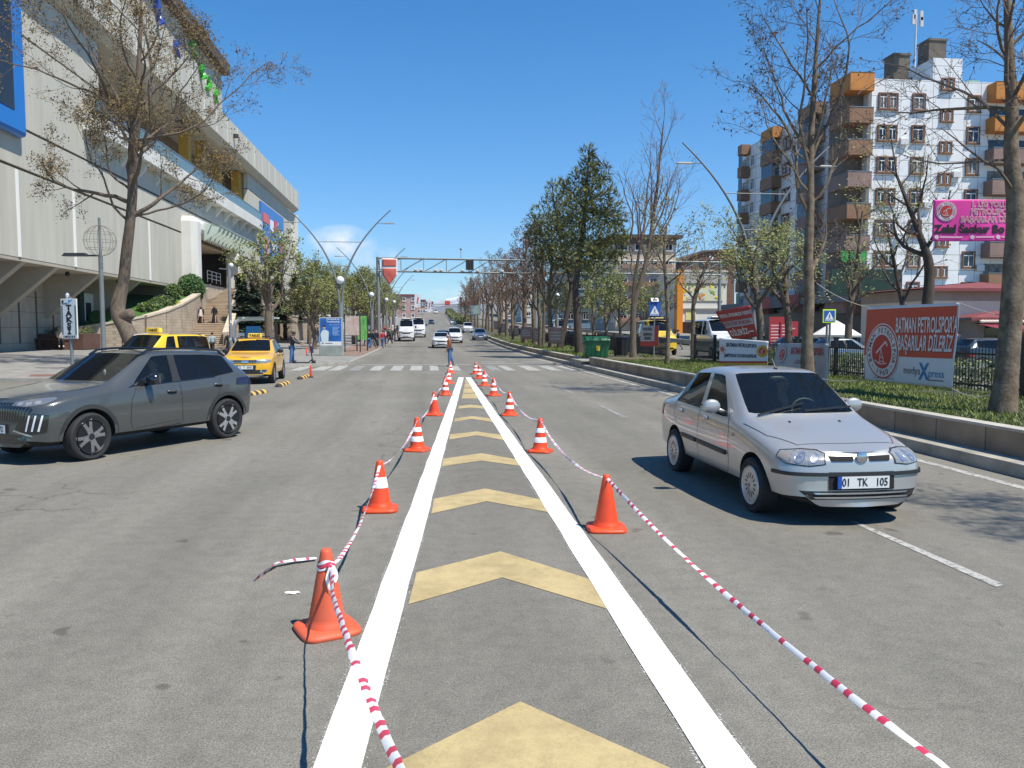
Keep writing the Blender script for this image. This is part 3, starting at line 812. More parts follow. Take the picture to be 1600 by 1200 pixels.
# plain slim pole near the taxis with a side bracket
p = at(361, 548, 46); base = V((p.x, p.y, plaza_z(p.x, p.y)))
t = thing('sign_pole', 'slim grey pole with stickers beside the orange taxi, rising before the stairs', 'pole', base)
ht = at(361, 412, 46).z - base.z
b = MB(); b.lathe([(.09, 0), (.09, ht - .1), (.06, ht)], 12); b.build('post', lamp_grey, t, smooth=40)
b = MB(); b.bar((-.0, 0, ht - .35), (-.55, 0, ht - .3), .05, .05); b.bar((0, 0, 2.9), (.5, .0, 2.85), .04, .04); b.build('bracket', lamp_grey, t)
b = MB(); b.ball((.12, 0, ht - .12), .13, 10, 6); b.build('camera_dome', white_paint, t, smooth=60)
rg = random.Random(4); b = MB()
for k in range(7):
 z = .9 + rg.uniform(0, 1.4); a = rg.uniform(-2.4, -.8)
 b.box((.092 * math.cos(a), .092 * math.sin(a), z), (.09, .012, rg.uniform(.08, .18)), a + math.pi / 2)
b.build('stickers', mat('paper_stickers', (.6, .58, .55), .7, 0, .4, 8), t)
# ---- gantry over both carriageways
g0 = V((at(593, 540, 78).x, 78, zsm(78) + .1)); zt = 8.55
t = thing('gantry', 'grey steel lattice gantry with cameras spanning the road above the crossing', 'gantry', g0)
gs = mat('gantry_steel', (.22, .25, .25), .5, .1, .12, 2)
xr = at(838, 530, 78).x - g0.x; xr2 = xr + 18.6
for x in (0, xr, xr2):
 b = MB(); b.lathe([(.17, 0), (.17, zt)], 12, c=(x, 0, 0)); b.lathe([(.3, 0), (.3, .06)], 12, c=(x, 0, 0)); b.build('post', gs, t, smooth=40)
for (xa, xb) in ((0, xr), (xr, xr2)):
 b = MB(); z0, z1 = zt - 1.35, zt - .1
 for yy in (-.3, .3):
  b.tube([(xa, yy, z0), (xb, yy, z0 - .12)], .065, 6); b.tube([(xa, yy, z1), (xb, yy, z1 - .12)], .065, 6)
  n = 7 if xa == 0 else 8
  for k in range(n + 1):
   x = xa + (xb - xa) * k / n; dz = -.12 * k / n
   b.tube([(x, yy, z0 + dz), (x, yy, z1 + dz)], .032, 5)
   if k < n:
    x2 = xa + (xb - xa) * (k + 1) / n
    b.tube([(x, yy, z0 + dz), (x2, yy, z1 + dz)], .028, 5)
 b.build('truss', gs, t, smooth=50)
for fx in (.235, .27, .36, .395, .53, .625, .78):
 x = xr * fx; b = MB(); b.box((x, -.45, zt - 1.42 - .12 * fx + .22), (.3, .55, .22)); b.lathe([(.09, 0), (.09, .08)], 10, c=(x, -.8, zt - 1.42 - .12 * fx + .22), axis='y'); b.build('traffic_camera', mat('camera_housing', (.62, .63, .63), .5), t, bevel=.02)
b = MB(); b.box((xr * .575, -.45, zt - .72), (.75, .16, .95)); s_ = b.build('signal_box', black_plastic, t, bevel=.02)
b = MB(); b.bar((xr * .52, -.3, zt - .1), (xr * .52, -.3, zt + .75), .05, .05); b.ball((xr * .52, -.3, zt + .8), .12, 8, 5); b.build('antenna', gs, t)
# red shield banner on the gantry leg
p = g0 + V((.35, -.36, zt - .15))
t = thing('pennant', 'red and white shield shaped banner hanging from the left end of the gantry', 'banner', p)
ban_red = mat('banner_red', (.60, .13, .10), .6, 0, .12, 2); ban_white = mat('banner_white', (.74, .73, .71), .6, 0, .06, 2)
def cloth(pts2, m, name, parent, mtx=None, dent=.03, thick=.004, n=16, seed=0, mi=None):
 """a hanging cloth or vinyl sheet: outline filled with a fine mesh and gently waved"""
 bm = bmesh.new(); vs = [bm.verts.new((x, y, 0)) for x, y in pts2]; bm.faces.new(vs)
 bmesh.ops.triangulate(bm, faces=bm.faces)
 for _ in range(3): bmesh.ops.subdivide_edges(bm, edges=bm.edges[:], cuts=1, use_grid_fill=True)
 for v in bm.verts: v.co.z = dent * noise.noise(V((v.co.x * 1.1 + seed, v.co.y * 1.1, seed)))
 me = bpy.data.meshes.new(name); bm.to_mesh(me); bm.free(); me.materials.append(m)
 if mtx is not None: me.transform(mtx)
 me.polygons.foreach_set('use_smooth', [True] * len(me.polygons))
 o = link_mesh(name, me, parent)
 sd = o.modifiers.new('thickness', 'SOLIDIFY'); sd.thickness = thick
 return o
fm = frame((0, 0, 0), (1, 0, 0), (0, 0, 1))
cloth([(0, 0), (1.5, 0), (1.5, -1.6), (.75, -2.7), (0, -1.6)], ban_white, 'cloth', t, fm, .05)
cloth([(.1, -.08), (1.4, -.08), (1.4, -.75), (.1, -.75)], ban_red, 'red_field', t, frame((0, -.04, 0), (1, 0, 0), (0, 0, 1)), .05)
cloth([(.1, -.95), (1.4, -.95), (1.4, -1.55), (.75, -2.48), (.1, -1.55)], ban_red, 'red_field', t, frame((0, -.04, 0), (1, 0, 0), (0, 0, 1)), .05)
# ---- taxi sign
p = at(111, 560, 22); base = V((p.x, p.y, 0))
t = thing('taxi_sign', 'white upright sign reading TAKSİ with chequered edges on a grey pole', 'sign', base, YAW * -1 - .33)
z0, z1 = at(111, 529, 22).z, at(111, 467, 22).z; w = .56
b = MB(); b.lathe([(.045, 0), (.045, z1 + .05)], 12, c=(0, .035, 0)); b.build('pole', lamp_grey, t, smooth=40)
b = MB(); b.bx(-w / 2, w / 2, -.02, .015, z0, z1); b.build('board', mat('sign_white', (.72, .72, .68), .5, 0, .06, 3), t, bevel=.006)
b = MB(); q = .019
for k in range(int((z1 - z0 - .28) / q)):
 for c_ in range(3):
  if (k + c_) % 2 == 0:
   for s in (-1, 1):
    x = s * (w / 2 - .025 - c_ * q); zz = z0 + .11 + k * q
    b.bx(x - q / 2, x + q / 2, -.0225, -.019, zz, zz + q)
b.build('chequer_border', black_plastic, t)
ink = mat('black_ink', (.012, .012, .013), .6); blue_ink = mat('blue_ink', (.05, .3, .6), .5)
for k, ch in enumerate('TAKSİ'):
 text(ch, .195, ink, frame((0, -.022, z1 - .245 - k * .165), (1, 0, 0), (0, 0, 1)), t, bold=.011, sx=1.5)
text('0 488 213 33 27', .075, ink, frame((0, -.022, z0 + .05), (1, 0, 0), (0, 0, 1)), t, bold=.003, sx=.85)
b = MB(); b.bx(-.24, -.17, -.0225, -.019, z1 - .12, z1 - .04); b.bx(-.24, -.06, -.0225, -.019, z1 - .15, z1 - .13); b.build('emblem', ink, t)
b = MB(); b.bx(-.14, .02, -.0225, -.019, z1 - .125, z1 - .105); b.ball((.02, -.02, z1 - .05), (.03, .004, .03), 8, 5); b.bar((.0, -.021, z1 - .1), (.13, -.021, z1 - .03), .004, .03); b.build('emblem', blue_ink, t)
b = MB(); b.lathe([(.04, 0), (.05, .1), (.02, .16)], 10, c=(-.07, .02, z1)); b.build('finial', mat('pale_plastic', (.5, .55, .6), .5), t)
# ---- pedestrian crossing signs
sign_blue = mat('sign_blue', (.02, .10, .42), .45); sign_lime = mat('sign_lime', (.62, .85, .03), .4); sign_w = mat('sign_reflective_white', (.8, .8, .8), .4)
def crossing_sign(label, base, s, zc, lime=False, solar=False, rz=0, poles=1, border=0):
 t = thing('crossing_sign', label, 'road sign', base, rz)
 b = MB()
 for k in range(poles):
  x = 0 if poles == 1 else (-.05 + .1 * k); b.lathe([(.035, 0), (.035, zc + s / 2 + (.35 if solar else 0))], 10, c=(x, .04, 0))
 b.build('pole', lamp_grey, t, smooth=40)
 q = s / 2
 if lime:
  b = MB(); b.bx(-q * 1.22, q * 1.22, -.005, .02, zc - q * 1.22, zc + q * 1.22); b.build('lime_border', sign_lime, t, bevel=.004)
 else:
  b = MB(); b.bx(-q * 1.05, q * 1.05, -.005, .02, zc - q * 1.05, zc + q * 1.05); b.build('white_rim' if not solar else 'case', sign_w if not solar else sign_blue, t, bevel=.004)
 b = MB(); b.bx(-q, q, -.012, .0, zc - q, zc + q); b.build('blue_plate', sign_blue, t)
 b = MB(); b.prism([(-q * .8, -.014, zc - q * .62), (q * .8, -.014, zc - q * .62), (0, -.014, zc + q * .8)], (0, -.003, 0)); b.build('white_triangle', sign_w, t, fix=True)
 b = MB(); m_ = q
 b.ball((.0, -.019, zc + .28 * m_), (.09 * m_, .004, .09 * m_), 8, 5)
 y = -.019
 b.bar((0, y, zc + .2 * m_), (-.02 * m_, y, zc - .12 * m_), .003, .13 * m_)
 b.bar((-.02 * m_, y, zc - .1 * m_), (-.2 * m_, y, zc - .5 * m_), .003, .075 * m_); b.bar((0, y, zc - .1 * m_), (.18 * m_, y, zc - .48 * m_), .003, .075 * m_)
 b.bar((0, y, zc + .12 * m_), (-.2 * m_, y, zc - .06 * m_), .003, .055 * m_); b.bar((0, y, zc + .12 * m_), (.2 * m_, y, zc - .02 * m_), .003, .055 * m_)
 b.build('walking_figure', ink, t)
 b = MB()
 for k in range(6): b.bx(-q * .8 + k * q * .28, -q * .8 + k * q * .28 + q * .16, -.016, -.011, zc - q * .9, zc - q * .7)
 b.build('stripes', sign_w, t)
 if solar:
  b = MB(); b.bx(-q * 1.05, q * 1.05, -.01, .12, zc + q * 1.1, zc + q * 1.5); b.build('light_box', sign_blue, t)
  b = MB(); b.box((0, 0, zc + q * 1.85), (q * 1.3, .03, q * .8), mtx=Matrix.Rotation(R(-38), 3, 'X')); pn = b.build('solar_panel', mat('panel_frame', (.55, .56, .57), .4), t)
  b = MB(); b.box((0, -.02, zc + q * 1.84), (q * .8, .012, q * .45), mtx=Matrix.Rotation(R(-38), 3, 'X')); b.build('solar_cells', mat('solar_cells', (.02, .025, .05), .2), pn)
 return t
p = at(1022, 560, 40); base = V((p.x, p.y, .35))
crossing_sign('blue crossing sign with a tilted solar panel on top, in front of the yellow bus', base, .56, at(1022, 485, 40).z - .35, solar=True)
p = at(1294, 560, 26); base = V((p.x, p.y, .35))
crossing_sign('blue crossing sign with lime green border on twin poles behind the fence', base, .36, at(1294, 494, 26).z - .35, lime=True, poles=2)
# ---- green container, dark bin
p = at(931, 558, 42.8); base = V((p.x, p.y, .34))
t = thing('waste_container', 'big dark green waste container with small yellow sticker on the concrete', 'waste container', base, -.12)
gm = mat('container_green', (.012, .12, .045), .45, 0, .35, 2.5)
W_, D_, H_ = 1.36, 1.1, .9
b = MB()
n = 10; prof = [(-D_ / 2, 0), (-D_ / 2 - .06, H_)]
lo = [(-W_ / 2 + .08, -D_ / 2 + .08), (W_ / 2 - .08, -D_ / 2 + .08), (W_ / 2 - .08, D_ / 2 - .08), (-W_ / 2 + .08, D_ / 2 - .08)]
hi = [(-W_ / 2, -D_ / 2), (W_ / 2, -D_ / 2), (W_ / 2, D_ / 2), (-W_ / 2, D_ / 2)]
b.add([(x, y, .08) for x, y in lo] + [(x, y, H_) for x, y in hi], [(3, 2, 1, 0), (4, 5, 6, 7)] + [(k, (k + 1) % 4, 4 + (k + 1) % 4, 4 + k) for k in range(4)])
for k in range(5): b.box((-W_ / 2 + .2 + k * .24, -D_ / 2 + .035, .45), (.05, .03, .7))
b.build('tub', gm, t, bevel=.03)
b = MB(); b.bx(-W_ / 2 - .05, W_ / 2 + .05, -D_ / 2 - .05, D_ / 2 + .05, H_, H_ + .07); b.build('rim', gm, t, bevel=.02)
b = MB(); vs, fs = [], []
for i in range(9):
 a = math.pi * i / 8
 for x, s in ((-W_ / 2 - .02, .9), (-W_ / 2 + .2, 1), (W_ / 2 - .2, 1), (W_ / 2 + .02, .9)):
  vs.append((x, -math.cos(a) * D_ / 2 * s, H_ + .07 + math.sin(a) * .2 * s))
for i in range(8):
 for k in range(3): fs.append((i * 4 + k, i * 4 + k + 1, i * 4 + k + 5, i * 4 + k + 4))
fs += [tuple(i * 4 for i in range(9)), tuple(i * 4 + 3 for i in range(8, -1, -1))]
b.add(vs, fs); b.build('lid', gm, t, smooth=40, fix=True)
b = MB(); b.bx(-.02, .16, -D_ / 2 - .0, -D_ / 2 + .02, .42, .68); b.build('sticker', mat('sticker_yellow', (.75, .5, .03), .5), t)
for sx in (-1, 1):
 for sy in (-1, 1):
  b = MB(); b.lathe([(.09, -.03), (.09, .03)], 12, c=(sx * (W_ / 2 - .2), sy * (D_ / 2 - .18), .09), axis='y'); b.build('caster', rubber, t)
 b = MB(); b.tube([(sx * (W_ / 2 + .0), -.2, H_ - .12), (sx * (W_ / 2 + .07), -.2, H_ - .12), (sx * (W_ / 2 + .07), .2, H_ - .12), (sx * W_ / 2, .2, H_ - .12)], .02, 6); b.build('handle', dark_metal, t)
p = at(970, 554, 46); t = thing('dark_bin', 'black tall wheeled bin standing to the right of the green container', 'bin', (p.x, p.y, .34), -.1)
b = MB(); b.lathe([(.40, .05), (.47, 1.05)], 4); b.lathe([(.30, .05), (.46, 1.05)], 8); b.build('tub', mat('bin_black', (.015, .016, .02), .5), t, bevel=.02)
b = MB(); b.lathe([(.49, 1.05), (.49, 1.1), (.25, 1.2)], 8); b.build('lid', mat('bin_black', (.015, .016, .02)), t)
for s in (-1, 1):
 b = MB(); b.lathe([(.1, -.03), (.1, .03)], 12, c=(s * .28, .3, .1), axis='x'); b.build('wheel', rubber, t)
# ---- blue bin, planters with bench, on the plaza
def on_plaza(px, py, d):
 p = at(px, py, d); return V((p.x, p.y, plaza_z(p.x, p.y)))
PD = 53
p = on_plaza(20, 548, PD)
t = thing('litter_bin', 'small bright blue litter bin with white label at the planter', 'bin', p - V((0, .8, 0)))
bb = mat('bin_blue', (.012, .09, .42), .4)
b = MB(); b.bx(-.26, .26, -.2, .2, .12, 1.12); b.build('tub', bb, t, bevel=.03)
b = MB(); b.bx(-.29, .29, -.23, .23, 1.121, 1.24); b.build('lid', bb, t, bevel=.03)
b = MB(); b.bx(.02, .2, -.214, -.202, .72, .95); b.build('white_label', white_paint, t)
b = MB(); b.bx(-.2, .2, -.15, .15, 0, .12); b.build('foot', dark_metal, t)
corten = mat('corten_steel', (.11, .055, .038), .7, 0, .3, 2)
def plant_tuft(mb, c, n, h, r, rg, mi=0, leaf=.1):
 for _ in range(n):
  a, q = rg.uniform(0, 6.283), rg.random() ** .5 * r
  p = V(c) + V((q * math.cos(a), q * math.sin(a), rg.random() ** .7 * h))
  ax = V((rg.gauss(0, 1), rg.gauss(0, 1), rg.gauss(0, .7))).normalized(); bx_ = ax.orthogonal().normalized() * leaf * rg.uniform(.5, 1.2); ax = ax * leaf * rg.uniform(.5, 1.2)
  mb.quad(p - ax, p - bx_ * .5, p + ax, p + bx_ * .5, mi if not hasattr(mi, '__len__') else rg.choice(mi))
leaf_a = mat('leaf_green', (.06, .10, .02), .6); leaf_b = mat('leaf_dark_green', (.025, .055, .014), .6); leaf_y = mat('leaf_yellow', (.42, .36, .02), .6); leaf_r = mat('leaf_rust', (.22, .06, .03), .6)
p0, p1 = on_plaza(-30, 548, PD), on_plaza(131, 548, PD)
rz = math.atan2(p1.y - p0.y, p1.x - p0.x)
t = thing('planter', 'long rust brown planter with bench, full of low green and yellow plants', 'planter', p0, rz)
Lp = (p1 - p0).length
b = MB(); b.bx(0, Lp, 0, 2.2, 0, 1.05); b.build('planter_box', corten, t, bevel=.03)
b = MB(); b.bx(Lp * .34, Lp * .86, -.5, .0, .62, .72); b.build('bench_seat', corten, t, bevel=.02)
for fx in (.36, .6, .84):
 b = MB(); b.bx(Lp * fx - .06, Lp * fx + .06, -.42, .0, 0, .62); b.build('bench_leg', corten, t)
rg = random.Random(31); b = MB()
for k in range(46):
 plant_tuft(b, (rg.uniform(.2, Lp - .2), rg.uniform(.2, 2.0), 1.0), 46, rg.uniform(.25, .62), .32, rg, (0, 0, 1, 1, 2, 0, 3) if rg.random() < .5 else (0, 0, 1), .07)
b.build('plants', [leaf_a, leaf_b, leaf_y, leaf_r], t)
p = on_plaza(-2, 556, PD - 2)
t = thing('round_sign', 'round white sign at the left edge before the rust brown planter', 'sign', p)
b = MB(); b.lathe([(.04, 0), (.04, .5)], 8); b.build('pole', dark_metal, t)
b = MB(); b.lathe([(.34, -.02), (.34, .02)], 24, c=(0, -.05, .82), axis='y'); b.build('disc', white_paint, t)
# ---- advertising panels
p = at(518, 552, 53); base = V((p.x, p.y, plaza_z(p.x, p.y)))
t = thing('advertising_panel', 'blue lit advertising panel with doctor in white coat on a grey plinth', 'advertising panel', base, -.11)
zz0, zz1 = at(518, 541, 53).z - base.z, at(518, 496, 53).z - base.z
b = MB(); b.bx(-.78, .78, -.2, .2, 0, zz0); b.build('plinth', mat('plinth_grey', (.3, .33, .3), .7, 0, .2, 2), t, bevel=.02)
b = MB(); b.bx(-.76, .76, -.14, .14, zz0 + .005, zz1); b.build('case', mat('case_grey', (.38, .4, .42), .5), t, bevel=.02)
b = MB(); b.bx(-.69, .69, -.15, -.141, zz0 + .32, zz1 - .06); b.build('blue_poster', mat('poster_blue', (.02, .14, .48), .4, 0, .5, 1.2), t)
b = MB(); b.bx(-.69, .69, -.152, -.141, zz0 + .05, zz0 + .318); b.build('white_strip', white_paint, t)
pz = zz1 - .2
text('Ortopedi ve\nTravmatoloji', .17, white_paint, frame((.16, -.153, pz), (1, 0, 0), (0, 0, 1)), t, bold=.003)
text('Op. Dr. Mehmet Salih', .07, white_paint, frame((.24, -.153, pz - .28), (1, 0, 0), (0, 0, 1)), t)
b = MB()
for k in range(7): b.bx(.12, .12 + .45 - .06 * (k % 3), -.1535, -.15, pz - .46 - k * .085, pz - .425 - k * .085)
b.build('small_print', mat('pale_blue_print', (.35, .5, .75), .5), t)
b = MB(); b.prism([(-.6, -.1535, zz0 + .32), (-.16, -.1535, zz0 + .32), (-.12, -.1535, zz0 + .95), (-.26, -.1535, zz0 + 1.06), (-.4, -.1535, zz0 + 1.1), (-.55, -.1535, zz0 + 1.04), (-.67, -.1535, zz0 + .8)], (0, -.003, 0)); b.build('doctor_coat', mat('poster_coat', (.62, .72, .74), .5), t, fix=True)
b = MB(); b.ball((-.42, -.155, zz0 + 1.24), (.09, .004, .12), 12, 8); b.build('doctor_face', mat('poster_skin', (.55, .36, .27), .5), t)
b = MB(); b.prism([(-.52, -.157, zz0 + 1.28), (-.32, -.157, zz0 + 1.28), (-.34, -.157, zz0 + 1.36), (-.42, -.157, zz0 + 1.39), (-.5, -.157, zz0 + 1.36)], (0, -.003, 0)); b.build('doctor_hair', ink, t, fix=True)
b = MB(); b.prism([(-.62, -.1535, zz0 + .24), (-.44, -.1535, zz0 + .24), (-.53, -.1535, zz0 + .12)], (0, -.003, 0)); b.bx(-.38, .1, -.1545, -.15, zz0 + .17, zz0 + .22); b.build('emblem', mat('dark_print', (.1, .1, .12), .5), t)
def shelter_panel(label, px, d, w, z0, z1, col, rz=0):
 p = at(px, 545, d); base = V((p.x, p.y, plaza_z(p.x, p.y)))
 t = thing('poster_stand', label, 'poster stand', base, rz)
 for s in (-1, 1):
  b = MB(); b.bx(s * w / 2 - .04, s * w / 2 + .04, -.04, .04, 0, z1 + .1); b.build('leg', dark_metal, t)
 b = MB(); b.bx(-w / 2 + .041, w / 2 - .041, -.03, .03, z0, z1); b.build('poster', col, t)
 b = MB(); b.bx(-w / 2 - .06, w / 2 + .06, -.07, .07, z1 + .1, z1 + .18); b.build('cap', dark_metal, t)
shelter_panel('pale poster stand with portrait behind the tall lamp post', 551, 61, 1.15, 1.3, 2.75, mat('pale_poster', (.55, .53, .5), .5, 0, .5, 3, col2=(.5, .3, .22)))
shelter_panel('green and yellow poster stand beside the pale poster', 566, 64, .9, .9, 2.8, mat('green_poster', (.2, .42, .08), .5, 0, .5, 3, col2=(.03, .2, .06)), .5)
# ================================================================== VEHICLES
T_SEDAN = [
 (.09,.20,.60,.50,.69,.12,.66,.62,.17,.715,.44,.14,.735),
 (.26,.19,.76,.50,.82,.31,.70,.76,.36,.765,.58,.33,.785),
 (.60,.19,.80,.52,.85,.62,.785,.79,.64,.835,.66,.64,.855),
 (1.12,.19,.81,.55,.855,1.10,.87,.80,1.05,.915,.70,1.00,.935),
 (1.32,.19,.81,.56,.855,1.28,.90,.80,1.22,.95,.73,1.08,.97),
 (1.38,.19,.81,.56,.855,1.38,.905,.80,1.29,.975,.73,1.15,.995),
 (1.56,.19,.81,.56,.855,1.44,.905,.80,1.95,1.37,.605,1.87,1.435),
 (1.66,.19,.81,.56,.855,1.50,.907,.80,2.05,1.395,.61,2.03,1.465),
 (2.30,.19,.81,.56,.855,2.30,.935,.80,2.38,1.40,.615,2.4,1.485),
 (2.40,.19,.81,.56,.855,2.40,.937,.80,2.47,1.40,.615,2.5,1.485),
 (3.05,.19,.81,.57,.855,3.12,.955,.795,2.93,1.375,.605,2.95,1.465),
 (3.22,.20,.81,.58,.85,3.30,.96,.79,3.05,1.35,.59,3.06,1.435),
 (3.45,.21,.80,.58,.845,3.52,.965,.78,3.54,1.02,.65,3.62,1.045),
 (3.75,.22,.79,.58,.83,3.80,.955,.76,3.75,1.005,.62,3.78,1.03),
 (4.00,.25,.75,.57,.79,4.03,.925,.71,4.03,.965,.55,4.05,.985),
 (4.12,.30,.60,.52,.68,4.12,.86,.60,4.10,.92,.44,4.11,.95)]
T_CROSS = [
 (.10,.25,.60,.56,.70,.11,.82,.62,.18,.90,.45,.14,.925),
 (.30,.22,.80,.57,.86,.32,.88,.80,.40,.95,.62,.38,.975),
 (.66,.22,.86,.60,.89,.66,.94,.83,.68,1.00,.68,.68,1.02),
 (1.18,.24,.86,.62,.89,1.14,.985,.83,1.08,1.035,.72,1.02,1.06),
 (1.38,.24,.86,.62,.89,1.34,1.00,.83,1.27,1.06,.75,1.12,1.08),
 (1.44,.24,.86,.62,.89,1.43,1.005,.83,1.34,1.085,.75,1.18,1.105),
 (1.66,.24,.86,.62,.89,1.50,1.00,.83,2.06,1.445,.63,1.98,1.515),
 (1.76,.24,.86,.62,.89,1.58,1.003,.83,2.16,1.465,.635,2.14,1.54),
 (2.42,.24,.86,.62,.89,2.42,1.035,.83,2.46,1.475,.64,2.5,1.555),
 (2.54,.24,.86,.62,.89,2.54,1.04,.83,2.57,1.475,.64,2.6,1.555),
 (3.18,.24,.86,.62,.885,3.24,1.07,.825,3.24,1.46,.635,3.3,1.545),
 (3.45,.25,.86,.62,.88,3.78,1.13,.80,3.66,1.425,.615,3.80,1.515),
 (3.80,.26,.85,.62,.87,4.04,1.13,.78,4.07,1.18,.65,4.12,1.19),
 (3.95,.27,.84,.62,.86,4.10,1.07,.78,4.14,1.12,.65,4.19,1.13),
 (4.12,.30,.80,.62,.84,4.17,.99,.77,4.19,1.03,.60,4.23,1.05),
 (4.24,.36,.64,.62,.72,4.27,.90,.64,4.27,.96,.46,4.29,.98)]
T_VAN = [
 (.10,.25,.60,.55,.70,.12,.85,.65,.18,.95,.50,.14,.98),
 (.28,.22,.80,.57,.84,.32,.92,.80,.36,1.00,.64,.34,1.03),
 (.60,.22,.82,.58,.86,.60,.99,.83,.60,1.07,.70,.58,1.10),
 (.95,.22,.82,.58,.86,.95,1.03,.84,.88,1.12,.74,.82,1.15),
 (1.10,.22,.82,.58,.86,1.10,1.04,.84,1.00,1.15,.76,.90,1.18),
 (1.18,.22,.82,.58,.86,1.20,1.05,.84,1.06,1.18,.76,.95,1.21),
 (1.50,.22,.82,.58,.86,1.45,1.05,.84,1.75,1.68,.69,1.62,1.76),
 (1.60,.22,.82,.58,.86,1.55,1.05,.84,1.86,1.70,.70,1.80,1.80),
 (2.20,.22,.82,.58,.86,2.20,1.05,.84,2.22,1.71,.70,2.30,1.81),
 (2.32,.22,.82,.58,.86,2.32,1.05,.84,2.34,1.71,.70,2.40,1.81),
 (3.20,.22,.82,.58,.86,3.20,1.06,.84,3.20,1.71,.70,3.20,1.81),
 (4.02,.24,.82,.58,.86,4.04,1.07,.82,3.98,1.69,.68,4.00,1.78),
 (4.14,.25,.80,.60,.84,4.16,1.06,.80,4.18,1.14,.68,4.22,1.16),
 (4.20,.26,.78,.60,.83,4.22,1.00,.78,4.24,1.05,.64,4.26,1.07),
 (4.24,.30,.74,.60,.78,4.26,.92,.72,4.28,.96,.55,4.29,.98),
 (4.30,.35,.60,.55,.66,4.30,.85,.60,4.30,.90,.44,4.31,.92)]
car_glass = glass('car_glass', (.78, .86, .82), .9)
dark_glass = glass('dark_tinted_glass', (.18, .20, .22), .5)
far_glass = glass('far_car_glass', (.10, .13, .15), .3, .06)
interior_mat = mat('car_interior', (.025, .026, .028), .8)
lens_mat = mat('lamp_clear_lens', (.34, .35, .36), .25, .3, .45, 22, stretch=(1, 6, .3))
under_mat = mat('underbody', (.012, .012, .012), .9)
plate_mat = mat('number_plate_white', (.74, .74, .72), .5); plate_blue = mat('plate_blue', (.01, .08, .42), .5)
tail_red = mat('tail_lamp_red', (.35, .01, .01), .2)
def car_paint(name, col, metal=.0, rough=.32, coat=1.):
 return mat(name, col, rough, metal, .03, 1.2, coat=coat)
